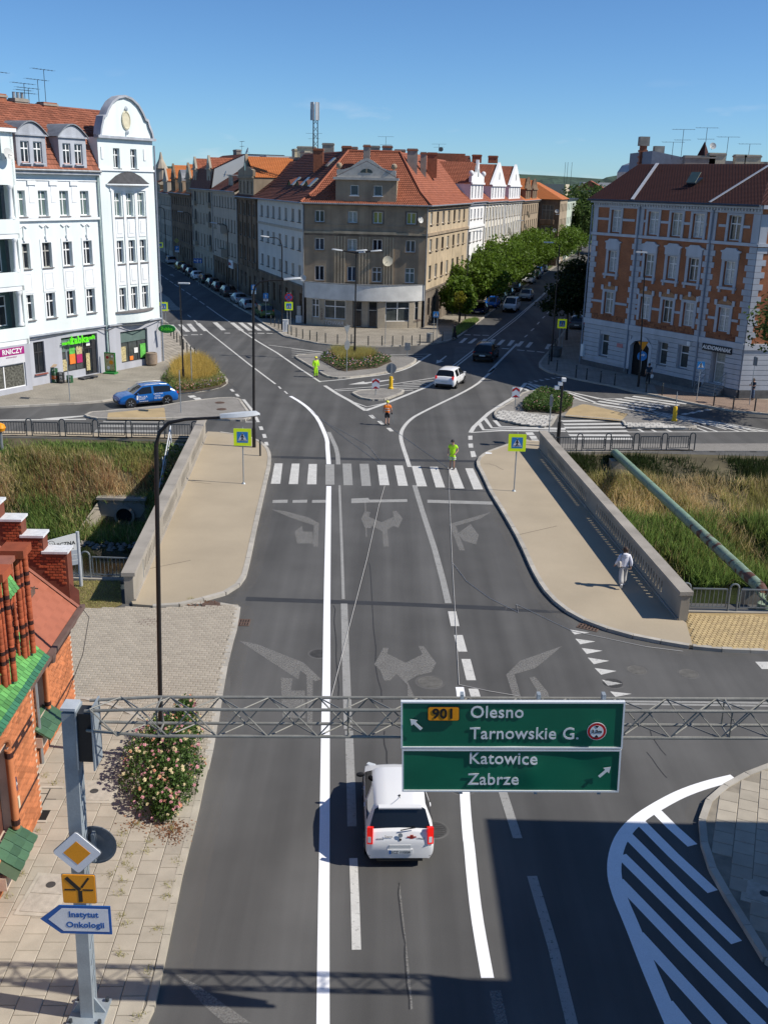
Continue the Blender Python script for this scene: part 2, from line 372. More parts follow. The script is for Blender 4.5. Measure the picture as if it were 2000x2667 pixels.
# -- near left: block-paved drive and slab pavement
nkA = [(-7.30,36.25)]+[(-5.57,36.24),(-5.39,34.26),(-5.35,32.69),(-5.26,30.82),(-5.09,28.64),(-4.94,27.04)]+[(-5.10,28.33),(-4.95,26.90),(-4.82,24.99),(-4.81,24.35)]
curve = [(-6.64,26.81),(-6.99,27.08),(-7.30,27.32),(-7.81,27.68),(-8.33,28.04),(-8.83,28.26),(-9.29,28.37),(-9.86,28.50),(-10.21,28.51)]
drive_poly = nkA[1:-1]+curve+[(-15.5,24.6),(-14.5,36.0)]+[(-12.17,35.39),(-10.20,35.63),(-9.53,35.77),(-8.75,35.67),(-7.90,35.82)]
drive = pave('block_paved_drive',drive_poly,M('drive_joint',(.22,.195,.155),.9,.2,2),.022)
nkB = [(-4.82,24.99),(-4.81,24.35)]+[(-4.68,22.33),(-4.68,22.01),(-4.63,20.26),(-4.49,18.11),(-4.40,16.67),(-4.36,15.67)]+[(-5.0,13.0),(-4.4,6.0)]
slab_poly = nkB+[(-16,6),(-16,24.5)]+curve[::-1]
sl_pave = pave('slab_pavement',slab_poly,M('slab_joint',(.25,.22,.175),.95,.2,3),.085)
kerb(sl_pave,nkB,.16,.11,mat=M('kerb_tan',(.40,.36,.29),.85,.12,2,.15,rnd=.1))
kerb(drive,curve,.14,.1); kerb(drive,nkA,.22,.035)
# every slab and block is a piece of its own, joints left open
SLABM = M('concrete_slab',(.385,.342,.275),.85,.09,2.2,.25,fine=60,rnd=.1)
ang = math.atan2(29,-2)   # the slabs follow the kerb line
def grid_pieces(parent,name,mats,poly,ax,du,dv,z,stag=.5,gap=.012,ht=.05,origin=(0,0),limit=300,jit=.002):
    d = Vector((math.cos(ax),math.sin(ax))); n = Vector((-d.y,d.x)); rz = ax
    us = [(Vector(p)-Vector(origin)).dot(d) for p in poly]; vs_ = [(Vector(p)-Vector(origin)).dot(n) for p in poly]
    out = []
    for j in range(int(min(vs_)//dv),int(max(vs_)//dv)+1):
        for i in range(int(min(us)//du)-1,int(max(us)//du)+1):
            c = Vector(origin)+d*((i+.5+(stag*(j % 2)))*du)+n*((j+.5)*dv)
            cor = [c+d*a*du*.46+n*b*dv*.46 for a in (-1,1) for b in (-1,1)]
            cor = [c+(q-c)*.55 for q in cor]
            if all(inside(q,poly) for q in cor): out.append(T(c.x,c.y,z+random.uniform(-jit,jit),rz) @ Matrix.Rotation(random.uniform(-.004,.004),4,'X'))
    g_ = gap/2; bv = min(.012,du*.06)
    mb = MB(); a,b = du/2-g_,dv/2-g_
    mb.add([(-a,-b,-ht),(a,-b,-ht),(a,b,-ht),(-a,b,-ht),(-a+bv,-b+bv,0),(a-bv,-b+bv,0),(a-bv,b-bv,0),(-a+bv,b-bv,0),(-a,-b,-bv),(a,-b,-bv),(a,b,-bv),(-a,b,-bv)],
           [(4,5,6,7)]+[(8+i,8+(i+1) % 4,4+(i+1) % 4,4+i) for i in range(4)]+[(i,(i+1) % 4,8+(i+1) % 4,8+i) for i in range(4)])
    pieces(parent,name,mb.mesh(name,mats),out,limit=limit)
axk = math.atan2(nkB[4][1]-nkB[3][1],nkB[4][0]-nkB[3][0])
grid_pieces(sl_pave,'paving_slab',SLABM,[(x-.1 if i < len(nkB) else x,y) for i,(x,y) in enumerate(slab_poly)],axk,.5,.5,.105,origin=nkB[3])
grid_pieces(drive,'paving_block',M('drive_block',(.37,.325,.262),.85,.05,1.5,.2,fine=60,rnd=.07),drive_poly,-.06,.24,.16,.05,gap=.014,origin=(-8,30),limit=300)
grid_pieces(yp,'yellow_block',M('yellow_block',(.44,.33,.17),.85,.1,1.2,.2,rnd=.12),[p for p in kr2]+[(16.71,36.22),(14.94,36.11),(11.89,36.05),(11.58,35.28),(11.28,33.47)],.1,.2,.16,.145,gap=.012,origin=(14,34),limit=300)

# -- far left pavement in front of the white shop building
fk = [(-29.89,68.55),(-27.16,69.81),(-25.35,70.49),(-23.69,71.19),(-22.04,71.78),(-20.76,72.63),(-19.97,73.47),(-18.16,74.87),(-16.03,76.14)]+[(-15.45,76.44),(-14.96,76.82),(-14.04,77.67),(-13.30,78.88),(-12.96,80.19),(-12.96,81.46),(-13.29,82.64),(-14.23,85.51),(-15.37,88.54),(-16.50,91.30),(-17.18,92.73),(-17.88,94.46),(-19.39,99.00),(-20.68,103.06),(-22.91,110.14)]+[(-23.45,110.80),(-24.78,114.73),(-26.04,117.71),(-27.47,121.27),(-28.98,125.03)]
flp = pave('shop_pavement',fk+[(-32,112),(-45,100),(-50,60)],Mbrick('small_setts',(.33,.30,.245),(.29,.265,.22),(.2,.18,.15),.12,.12,.01,.2,.14))
kerb(flp,fk[1:])
slabzone = [(-24.54,108.43),(-22.87,109.43),(-20.40,101.85),(-19.18,97.87),(-17.73,93.43),(-18.39,91.53),(-18.83,88.76),(-20.17,89.29)]
grid_pieces(flp,'paving_slab',M('old_slab',(.34,.30,.245),.9,.12,1.5,.25,rnd=.2),slabzone,.52,.5,.5,.145,0,.02,origin=(-21,98))
# beyond the side drive
fk2 = [(-25.69,127.59),(-27.18,131.25),(-30.05,140.44),(-32.65,147.18),(-34.95,153.31)]
pave('far_pavement',fk2+[(-60,190),(-95,260),(-105,260),(-40,118)],SLAB2)
# -- the wedge between the two streets
cek = [(-42.98,198.83),(-33.21,172.47),(-26.22,151.34),(-20.36,134.78),(-16.06,123.05),(-14.18,116.68),(-12.36,111.67),(-10.91,107.35),(-9.18,105.31)]+[(-11.94,110.63),(-10.60,107.50),(-9.04,105.03),(-6.92,102.77),(-4.94,101.82),(-3.01,101.55),(-1.11,101.85),(0.81,102.57),(2.77,103.64),(4.62,104.63),(6.17,106.64),(7.42,109.60),(8.95,115.82)]+[(7.35,110.86),(9.21,117.08),(13.86,135.79),(19.88,159.78),(27.76,190.51),(38.76,232.31)]
wedge = pave('corner_pavement',[(-78,300)]+cek+[(50,275),(55,300)],Mbrick('corner_setts',(.33,.295,.24),(.285,.255,.21),(.18,.16,.13),.2,.2,.014,.35,.16))
kerb(wedge,cek[3:-2])
# -- right pavement round the brick building
rk = [(33.54,164.45),(23.75,129.96),(19.50,114.37),(16.50,102.66),(14.83,96.76),(14.14,94.06),(13.90,92.04),(14.14,90.16),(14.70,88.40)]+[(14.99,88.58),(15.90,86.71),(17.21,85.18),(18.86,83.35)]+[(19.96,81.34),(21.63,79.74),(23.10,77.71),(24.57,76.00),(26.05,74.59),(28.25,73.83),(32.03,72.89)]
rk = [(50,238)]+rk
rp = pave('tenement_pavement',rk+[(90,70),(90,238)],SLAB2); kerb(rp,rk[1:])
RP2 = Mbrick('red_pavers',(.30,.215,.165),(.26,.19,.15),(.17,.13,.1),.2,.1,.01,.2,.14)
tag(MB().flat([(22.40,84.58),(24.13,81.52),(27.83,80.16),(30.03,78.93),(28.24,73.86),(26.05,74.62),(24.55,75.99),(23.09,77.71),(21.62,79.76)],.124).build('red_paving',RP2),kind='structure')
# -- near right corner
rn = [(12.11,25.93),(11.03,25.29),(10.50,24.98),(9.90,24.59),(9.32,24.02),(8.85,23.49),(8.49,22.73),(8.28,21.94),(8.18,21.19),(8.15,20.49),(8.21,19.83),(8.29,19.14),(8.36,18.37),(8.43,17.65)]+[(11.5,14),(12,6)]
rn0 = [(40,33)]+rn
rnp = pave('corner_slab_pavement',rn+[(30,6),(30,28)],M('slab_joint'),.1); kerb(rnp,rn,.18)
grid_pieces(rnp,'paving_slab',SLABM,[(x+.12 if i < len(rn) else x,y) for i,(x,y) in enumerate(rn)]+[(16,6),(16,27)],1.2,.5,.5,.12,origin=(11,20),limit=200)
# -- strips along the river railings
pave('riverside_strip',[(-60,61.0),(-11.7,61.75),(-11.4,63.0),(-60,62.3)],CONC,.1)
pave('riverside_strip',[(9.9,61.1),(60,66.0),(60,68.2),(9.8,62.9)],PAVER,.1)
# -- traffic islands
def island(name,poly,mat,kb=None,step=1.0):
    o = pave(name,poly,mat,.12); kerb(o,(kb or (poly+[poly[0]])),.18,.14,step); return o
il = [(-20.58,67.94),(-20.63,68.67),(-20.07,69.18),(-19.44,69.25),(-15.95,71.42)]+[(-15.30,72.51),(-13.71,73.81),(-12.48,74.67),(-11.82,74.92),(-11.11,74.83),(-10.43,72.43),(-9.81,70.31),(-9.39,68.87),(-9.47,67.85),(-9.93,67.49),(-11.03,67.68),(-13.31,68.00),(-15.10,67.49),(-16.31,67.25)]+[(-19.07,66.97),(-19.97,67.12)]
isl = island('traffic_island',il,PAVER)
tag(MB().flat([(-19.24,68.64),(-15.81,70.78),(-14.87,66.96),(-18.78,66.67)],.126).build('tan_crossing_strip',TANP,isl))
ic = [(-8.60,94.27),(-8.39,95.32),(-7.29,95.86),(-6.10,96.04),(-2.84,96.23),(0.31,95.96),(1.75,95.74),(2.58,94.98),(2.64,93.99),(2.29,92.27),(1.33,89.54),(-0.35,87.10),(-1.95,85.37),(-3.53,84.28),(-4.59,84.25),(-5.17,84.94),(-5.85,86.97),(-7.24,90.63)]
isc = island('traffic_island',ic,PAVER)
isv = [(-2.65,77.92),(-2.38,78.61),(0.32,80.03),(1.28,79.42),(1.34,78.72),(0.72,77.54),(0.03,76.00),(-0.64,75.45),(-1.51,75.63),(-2.01,76.23)]
iss = island('traffic_island',isv,PAVER)
ir = [(8.59,73.92),(9.91,77.00),(10.99,79.96),(11.56,80.37),(12.32,80.46),(13.19,79.37),(14.84,76.65),(15.19,76.42)]+[(15.94,75.46),(17.73,73.13),(19.63,71.73),(20.76,70.83),(21.50,69.91),(21.59,69.14),(21.08,68.43),(19.68,68.44),(16.67,68.35),(16.71,70.15),(16.61,70.50),(12.62,71.53)]+[(12.21,71.56),(11.21,67.98),(10.65,68.03),(9.61,68.33),(8.44,69.34),(7.90,69.72),(7.71,70.76),(7.91,72.15),(8.17,73.13)]
isr = island('traffic_island',ir,PAVER)
tag(MB().flat([(12.74,71.24),(13.52,73.70),(14.78,75.52),(15.15,75.43),(17.56,72.42),(16.54,70.03)],.126).build('tan_crossing_strip',TANP,isr))
WST = M('pale_granite',(.48,.46,.42),.8,.12,1.5,.2,rnd=.22)
gp = [[(7.71,70.23),(7.91,71.61),(8.16,72.42),(8.41,72.86),(10.07,72.10),(12.04,70.95),(11.12,67.59),(10.59,67.68),(9.55,67.95),(8.39,68.99),(7.89,69.36)],[(16.52,69.64),(19.08,69.60),(20.64,68.80),(21.04,68.49),(20.81,68.13),(18.69,68.05),(16.63,68.02)]]
for q in gp: grid_pieces(isr,'granite_sett',WST,q,.12,.42,.3,.17,.3,.03,origin=(8,68),limit=150,jit=.012)

# ================================================================ road markings: every mark is a part of the road
ZM = .004
_mk = [0]
def lay(z): _mk[0] += 1; return z+(_mk[0] % 37)*.00009
def mark(name,poly,mat,z=ZM): z = lay(z); return MB().flat(poly,z).build(name,mat,road)
def line(name,path,wd,mat,z=ZM,sm=0):
    return MB().ribbon(smooth_path(path,sm) if sm else path,wd,lay(z)).build(name,mat,road)
def quads(name,fr,qs,mat,z=ZM):
    for q in qs: mark(name,q,mat,z)
# asphalt repairs, bridge joints
quads('tar_joint','',[[(-5.36,37.03),(0.57,36.86),(4.86,36.68),(4.81,36.28),(0.57,36.49),(-5.34,36.62)],[(-6.90,58.69),(-0.45,58.65),(5.55,58.79),(5.51,58.32),(-0.44,58.10),(-6.86,58.18)],[(4.86,36.53),(5.26,36.52),(7.12,36.38),(7.15,36.14),(5.23,36.23),(4.83,36.26)]],JOINT,.002)
quads('asphalt_patch','',[[(-16.38,91.57),(-15.52,92.46),(-14.64,90.09),(-15.49,89.24)],[(-13.66,105.85),(-9.27,106.26),(-8.91,102.17),(-11.98,101.37)],[(-5.29,32.42),(-5.10,28.33),(-4.82,25.20),(-4.59,25.22),(-4.69,28.44)],[(6.97,104.51),(10.74,105.12),(8.29,95.79),(6.08,93.91)]],ASPH2,.002)
WNL = [(-0.89,14.82),(-1.13,18.76),(-1.30,21.80),(-1.67,28.16)]+[(-1.69,28.81),(-1.84,31.42),(-2.12,36.18),(-2.60,44.86),(-3.02,52.60)]
line('lane_line',WNL,.26,PNEW,.008,1)
line('lane_line',[(-3.29,57.09),(-3.44,59.02),(-3.62,61.25)]+[(-3.71,62.66),(-4.00,64.70),(-4.70,68.76),(-5.56,71.98),(-6.41,74.34),(-7.37,76.45)],.26,PNEW,.008,1)
line('lane_line',[(2.62,29.88),(2.63,29.53),(2.61,28.79)],.27,PNEW,.008)
line('lane_line',[(2.40,24.35),(2.35,23.23),(2.32,21.79)]+[(2.33,21.55),(2.31,20.27),(2.31,18.99),(2.35,17.94),(2.39,17.07)],.27,PNEW,.008,1)
line('old_lane_line',[(-2.45,52.82),(-2.11,47.10),(-1.83,42.41),(-1.52,37.04)],.12,POLD); line('old_lane_line',[(-1.47,36.58),(-1.18,31.46),(-0.92,27.02)],.26,POLD,ZM+.0005)
line('old_lane_line',[(-0.89,26.93),(-0.71,23.86),(-0.62,22.18)],.24,POLD)
line('old_lane_line',[(-3.77,65.08),(-3.41,63.03),(-3.09,61.10),(-2.88,59.26),(-2.73,57.09)],.26,POLD)
line('old_lane_line',[(-0.54,20.90),(-0.44,19.27),(-0.36,17.80)],.2,PWHITE)
line('edge_line',[(1.42,56.91),(1.30,58.76),(1.07,61.83),(0.95,64.16),(1.06,66.32),(1.57,69.05),(2.34,71.38)]+[(6.97,81.56),(8.61,87.27),(10.11,92.63)]+[(8.49,87.12),(10.50,95.07),(13.49,106.52)],.24,PWHITE,ZM,2)
line('old_lane_line',[(1.63,53.18),(1.93,48.60),(2.32,43.19),(2.52,39.37),(2.62,36.87)],.26,POLD)
for q in ([(2.72,36.08),(2.76,34.71)],[(2.83,33.93),(2.90,32.55)],[(2.97,31.97),(3.04,30.39)],[(3.06,29.80),(3.13,28.81)]): line('lane_dash',q,.32,PWHITE)
line('lane_dash',[(3.40,24.11),(3.48,23.10),(3.58,21.85)],.24,POLD); line('lane_dash',[(3.75,20.39),(3.90,18.00),(3.95,15.93),(3.97,15.20)],.24,POLD); line('lane_dash',[(2.51,16.73),(2.56,15.89),(2.58,15.38)],.24,PGHOST)
CWW = [[(-6.43,56.96),(-5.97,57.01),(-5.67,52.83),(-6.18,52.79)],[(-5.44,57.01),(-4.99,57.06),(-4.71,52.84),(-5.21,52.80)],[(-4.45,57.02),(-3.98,57.07),(-3.71,52.89),(-4.22,52.85)],[(-3.47,57.03),(-2.97,57.08),(-2.73,52.91),(-3.22,52.86)],[(-2.50,57.29),(-1.98,57.33),(-1.73,52.89),(-2.23,52.84)],[(-1.50,57.34),(-0.97,57.39),(-0.74,52.83),(-1.25,52.79)],[(-0.47,57.19),(0.03,57.23),(0.26,53.06),(-0.27,53.01)],[(0.53,57.16),(1.03,57.20),(1.27,53.04),(0.74,52.99)],[(1.55,57.13),(2.06,57.18),(2.31,53.02),(1.77,52.97)],[(2.60,57.06),(3.07,57.11),(3.29,52.89),(2.78,52.85)],[(3.65,56.92),(4.13,56.96),(4.33,52.77),(3.80,52.73)],[(4.66,56.93),(5.12,56.97),(5.35,52.72),(4.82,52.67)]]
for k,q in enumerate(CWW): mark('crossing_stripe',q,POLD if k in (3,4,5) else PWHITE,.0045)
quads('stop_line','',[[(-5.74,49.85),(-4.98,49.98),(-4.95,49.44),(-5.71,49.35)],[(-4.72,49.93),(-3.98,50.06),(-3.96,49.55),(-4.70,49.46)],[(-3.72,50.02),(-3.02,50.11),(-2.99,49.63),(-3.71,49.54)],[(-1.72,50.44),(-0.84,50.64),(-0.77,50.32),(1.19,50.58),(1.20,50.10),(-0.76,49.84),(-1.69,49.64)],[(2.24,50.57),(5.61,50.52),(5.62,49.98),(2.23,50.05)]],POLD,.004)
quads('removed_arrow','',[
 [(-5.64,48.30),(-4.92,48.06),(-3.65,47.13),(-3.12,46.32),(-2.95,43.01),(-3.16,42.99),(-3.34,45.97),(-4.65,47.14)],[(-4.18,45.01),(-3.90,45.84),(-3.79,45.04),(-3.33,45.02),(-3.18,43.41),(-3.91,43.36)],
 [(-1.11,47.18),(-0.96,48.37),(-0.68,48.24),(-0.75,47.50),(-0.11,46.69),(0.48,47.59),(0.42,48.48),(0.62,48.56),(0.93,47.34),(0.70,45.91),(0.48,46.17),(0.17,45.60),(0.26,43.24),(0.01,43.22),(-0.05,45.32),(-0.55,46.10),(-0.63,45.76),(-0.89,45.79)],
 [(3.18,46.66),(5.39,48.72),(4.74,47.58),(3.48,46.40),(3.69,42.99),(3.44,42.97)],[(3.52,45.32),(4.22,46.74),(4.49,45.12),(4.26,43.82),(3.69,44.29)],
 [(-5.07,33.01),(-4.38,32.74),(-2.62,31.38),(-1.94,30.19),(-2.14,30.05),(-2.69,30.79),(-2.70,30.15),(-3.55,31.16)],[(-2.48,30.83),(-2.26,30.78),(-1.99,26.97),(-2.14,26.97)],[(-3.29,30.25),(-2.89,30.21),(-2.87,29.37),(-2.42,29.39),(-2.25,27.61),(-2.96,27.58)],
 [(-0.21,31.37),(0.10,32.72),(0.28,32.70),(0.23,32.25),(0.87,31.57),(1.46,32.25),(1.34,32.91),(1.53,32.92),(1.92,31.62),(1.74,30.92),(1.23,30.62),(0.91,30.21),(1.16,28.96),(0.90,28.94),(0.91,29.95),(0.55,30.72),(0.33,30.22),(0.15,30.21),(-0.00,30.96)],
 [(4.25,30.85),(4.85,31.93),(6.50,33.20),(5.78,32.09),(5.29,31.39),(4.54,30.91),(4.56,29.25),(4.32,29.24)],[(5.01,30.69),(5.21,30.77),(5.49,29.67),(5.47,29.17),(4.93,29.15),(5.14,29.78)],
 [(-4.07,16.97),(-3.59,16.70),(-2.72,16.02),(-2.35,15.73),(-2.88,15.72),(-3.36,16.16)]],PGHOST,.003)
quads('giveway_triangle','',[[(7.01,34.66),(7.73,34.42),(7.14,34.23)],[(7.10,33.86),(7.80,33.66),(7.20,33.39)],[(7.19,33.09),(7.91,32.90),(7.29,32.61)],[(7.27,32.32),(7.99,32.10),(7.39,31.81)],[(7.36,31.52),(8.08,31.33),(7.49,31.02)],[(7.45,30.66),(8.07,30.42),(7.56,30.23)],[(7.55,29.84),(8.23,29.71),(7.65,29.47)]],PWHITE)
mark('stop_line',[(13.15,32.31),(13.88,32.35),(13.67,31.76),(13.19,31.75)],PWHITE)
line('lane_line',[(7.56,29.18),(12.54,29.31)],.12,POLD); line('lane_line',[(7.52,29.01),(12.48,29.12)],.12,POLD)
for q,w_,o in ((kl[2:14],1.5,0),(kr[8:26],1.5,0),(nkA+nkB[1:7],1.5,0),(rn[2:10],1.1,0),(cek[8:22],1.3,0),(fk[3:16],1.3,0)): [line('kerb_dust',resample([Vector((*p,0)) for p in q],1.2),w_*f_,PDUST,.0008) for f_ in (.9,)]
for q in ([(-1.84,36.38),(-1.65,33.67),(-1.29,28.83)],[(0.14,26.98),(0.27,25.15)],[(0.53,20.03),(0.68,17.67),(0.77,16.18)],[(-0.55,41.11),(-0.20,32.98),(0.07,28.66)],[(8.22,27.45),(8.35,25.98)],[(-5.00,30.52),(-4.87,27.99),(-4.68,25.81)],[(7.85,26.13),(7.98,25.35),(8.10,24.79)],[(-15.45,88.06),(-12.82,81.48),(-10.99,76.42)]): line('seam',resample([Vector((p[0]+random.gauss(0,.03),p[1],0)) for p in smooth_path(q,2)],.4),.035,PSEAM,.0016)
for q in ([(0.56,19.96),(0.71,17.61),(0.79,16.18)],[(-0.98,49.92),(-0.79,44.47)]): line('seam',q,.06,PGHOST,.0018)
# fresh hatching, bottom right
line('hatch_outline',[(10.03,24.87),(9.22,24.54),(8.37,24.07),(7.62,23.50),(6.87,22.84),(6.33,22.17),(5.96,21.40),(5.73,20.54),(5.70,19.74),(5.78,18.75),(5.83,17.68),(5.90,16.69),(5.96,15.93),(6.01,15.31)],.34,PNEW,.008,2)
for q in ([(7.40,23.21),(7.65,22.49),(7.97,21.73)],[(6.86,22.70),(7.38,21.31),(7.95,19.98)],[(6.41,22.09),(7.25,19.99),(7.97,18.30)],[(6.07,21.26),(7.01,19.10),(8.07,16.64),(8.26,16.21)],[(5.79,20.30),(6.74,18.09),(7.70,15.98)],[(5.84,18.49),(6.83,16.14),(7.05,15.56)],[(5.97,16.52),(6.27,15.71)]):
    line('hatch_stripe',q,.30,PNEW,.007)
# central island hatching
V = [(-11.75,100.00),(-9.49,93.70),(-6.90,86.39),(-5.49,82.48)]
line('hatch_outline',[(-19.64,110.35),(-12.30,89.94),(-9.03,81.17)],.16,PWHITE); line('hatch_outline',[(-16.07,111.35),(-13.41,103.94),(-10.55,96.67),(-7.73,88.59)]+V[2:],.2,PWHITE)
line('hatch_outline',[(-5.03,81.00),(-3.84,77.77),(-2.75,75.24),(-1.51,71.93)],.3,PWHITE); line('hatch_outline',[(-1.51,71.93),(0.04,74.87),(1.72,78.36),(3.22,81.52),(4.05,84.13)],.3,PWHITE,.0045)
line('hatch_outline',[(-5.51,82.76),(-4.03,83.64),(-2.48,84.89),(-0.34,86.49),(1.21,88.69),(2.27,91.32),(3.17,94.78),(4.13,98.27)],.22,PWHITE,.0045,1)
line('hatch_outline',[(4.13,98.27),(0.30,97.38),(-4.10,97.25),(-7.24,98.47),(-11.92,101.46)],.14,PWHITE,.005)
for q in ([(-9.43,99.44),(-5.30,97.12)],[(-9.31,98.19),(-5.26,96.36)],[(-9.19,96.97),(-6.11,95.90)],[(-9.07,95.67),(-7.84,95.64)],[(-8.96,94.51),(-8.44,94.48)],[(-1.30,96.63),(3.21,96.54),(3.46,96.15)],[(-1.20,95.88),(2.31,95.87),(3.17,95.26)],[(2.05,95.62),(2.56,95.16),(2.93,94.38)]): line('hatch_stripe',q,.14,PWHITE,.0055)
line('hatch_outline',[(-4.17,79.42),(-1.18,80.95),(1.31,83.15),(4.09,85.74)],.16,PWHITE,.0045)
for q in ([(-3.99,78.91),(-1.17,80.02)],[(0.46,80.92),(2.95,81.71)],[(0.42,81.63),(3.28,82.55)],[(1.30,82.54),(3.62,83.41)],[(2.08,83.37),(3.88,84.31)],[(0.76,80.34),(2.55,80.88)],[(1.20,79.64),(2.09,80.05)]): line('hatch_stripe',q,.16,PWHITE,.0055)
line('hatch_stripe',[(-2.69,75.11),(-1.45,73.25),(-0.06,74.77)],.16,PWHITE,.0055); line('hatch_stripe',[(-2.21,73.70),(-1.43,72.54),(-0.43,73.72)],.14,PWHITE,.006)
quads('lane_dash','',[[(-1.27,70.48),(-0.98,70.59),(-0.71,69.48),(-0.99,69.41)],[(-0.64,68.65),(-0.36,68.76),(-0.08,67.70),(-0.36,67.63)],[(0.01,66.65),(0.29,66.72),(0.53,65.75),(0.27,65.68)],
 [(-12.35,78.59),(-12.14,78.69),(-11.80,77.73),(-12.03,77.66)],[(-11.68,76.76),(-11.48,76.86),(-11.15,75.90),(-11.37,75.84)],[(-8.51,66.16),(-8.28,66.24),(-8.07,65.24),(-8.30,65.16)],[(-8.03,64.05),(-7.81,64.13),(-7.61,63.14),(-7.83,63.02)],[(-7.64,61.99),(-7.43,62.04),(-7.26,61.16),(-7.48,61.09)],
 [(-15.09,75.63),(-14.65,75.90),(-14.31,75.24),(-14.74,74.91)],[(-14.56,74.86),(-14.08,75.13),(-13.79,74.48),(-14.23,74.22)],[(-14.06,74.07),(-13.67,74.36),(-13.46,73.98),(-13.87,73.73)],[(-8.74,80.19),(-8.64,80.32),(-8.33,79.32),(-8.45,79.19)],[(-8.06,78.31),(-7.98,78.43),(-7.63,77.37),(-7.74,77.25)]],PWHITE)
line('island_line',[(-11.10,74.73),(-10.72,74.78),(-9.46,70.66),(-8.70,67.46),(-9.57,67.42)],.22,PWHITE)
quads('crossing_stripe','',[[(-24.60,114.37),(-24.15,114.61),(-22.17,108.66),(-22.64,108.57)],[(-23.68,114.78),(-23.25,115.01),(-21.28,109.38),(-21.73,109.23)],[(-22.84,115.48),(-22.39,115.72),(-20.58,109.86),(-21.00,109.57)],[(-21.95,116.20),(-21.47,116.29),(-19.48,110.27),(-19.95,110.11)],[(-20.19,117.18),(-19.70,117.43),(-17.72,111.23),(-18.19,111.00)],[(-18.25,117.38),(-17.74,117.47),(-15.74,111.29),(-16.25,111.20)],[(-17.29,117.55),(-16.80,117.65),(-14.79,111.46),(-15.32,111.36)],[(-16.30,117.50),(-15.83,117.58),(-13.83,111.63),(-14.33,111.54)],[(-15.06,116.92),(-14.59,117.01),(-12.83,111.73),(-13.37,111.63)]],PWHITE,.0045)
for q in ([(-40.60,180.46),(-39.21,176.52)],[(-38.77,175.37),(-37.43,171.65)],[(-37.04,170.55),(-35.66,166.73)],[(-35.12,165.24),(-33.75,161.36)],[(-33.28,159.96),(-31.92,156.18)],[(-30.94,153.60),(-29.99,150.83)],[(-29.41,149.25),(-28.06,145.48)],[(-27.43,143.66),(-26.10,139.94)],[(-25.51,138.25),(-24.17,134.49)],[(-23.60,132.83),(-20.77,124.64),(-18.34,117.93)],[(-22.61,118.78),(-21.81,116.47)],[(-24.27,123.50),(-23.47,121.35)],[(-32.65,147.18),(-30.97,142.36)]): line('lane_dash',q,.16,PWHITE)
for q in ([(-17.53,109.04),(-16.94,109.07)],[(-15.00,109.41),(-14.26,109.47)],[(-14.07,109.50),(-13.33,109.56)],[(-13.08,109.60),(-12.45,109.71)],[(-20.76,107.23),(-20.05,107.35)],[(-21.49,106.70),(-21.07,106.84)],[(-19.90,107.59),(-19.66,107.63)]): line('stop_line',q,.35,PWHITE)
for s in (0,.35):
    line('centre_line',[(x+s,y) for x,y in [(5.34,89.64),(8.95,102.98),(11.87,113.78),(15.19,125.88)]]+[(x+s*.5,y) for x,y in [(21.38,149.70),(40.81,227.49)]],.14,PWHITE,.004)
quads('crossing_stripe','',[[(8.17,109.62),(8.56,109.68),(7.74,106.10),(7.35,106.03)],[(9.21,109.45),(9.61,109.52),(8.70,105.93),(8.24,105.86)],[(10.25,109.42),(10.62,109.35),(9.74,105.72),(9.33,105.71)],[(11.13,109.23),(11.54,109.16),(10.64,105.61),(10.22,105.54)],[(12.15,109.06),(12.54,108.99),(11.63,105.32),(11.22,105.38)],[(13.13,108.89),(13.54,108.82),(12.64,104.98),(12.25,104.92)],[(14.07,108.24),(14.46,108.24),(13.56,104.63),(13.16,104.69)],[(14.97,107.80),(15.35,107.73),(14.43,104.03),(14.04,104.09)],[(16.74,106.85),(17.12,106.78),(16.38,103.12),(15.92,103.29)]],PWHITE,.0045)
for q in ([(13.00,102.29),(13.70,101.93)],[(13.92,101.84),(14.67,101.55)],[(14.89,101.46),(15.57,101.04)],[(11.54,103.08),(12.25,102.71)],[(8.36,112.31),(9.06,112.22)],[(9.37,112.20),(10.09,112.11)],[(10.33,112.15),(11.07,112.13)]): line('stop_line',q,.4,PWHITE)
for q in ([(14.90,111.44),(15.44,113.31)],[(16.27,116.64),(16.90,118.85)],[(17.78,122.50),(18.36,124.90)],[(19.28,128.64),(19.90,130.90)],[(20.59,133.64),(21.28,136.28)]): line('lane_dash',q,.16,PWHITE)
mark('lane_arrow',[(-3.15,81.68),(-1.95,83.23),(-1.83,82.79),(-0.64,83.68),(0.58,84.65),(0.58,84.36),(-0.53,83.24),(-1.67,82.37),(-1.45,82.17)],PWHITE); mark('lane_arrow',[(4.46,92.86),(4.61,95.00),(4.81,94.59),(5.57,97.50),(5.69,97.37),(4.96,94.33),(5.27,94.38)],PWHITE)
quads('lane_arrow','',[[(-42.69,191.06),(-41.11,187.31),(-42.12,190.80),(-42.71,191.92)],[(-37.36,175.77),(-35.86,172.61),(-37.09,177.13),(-37.62,177.53)]],POLD)
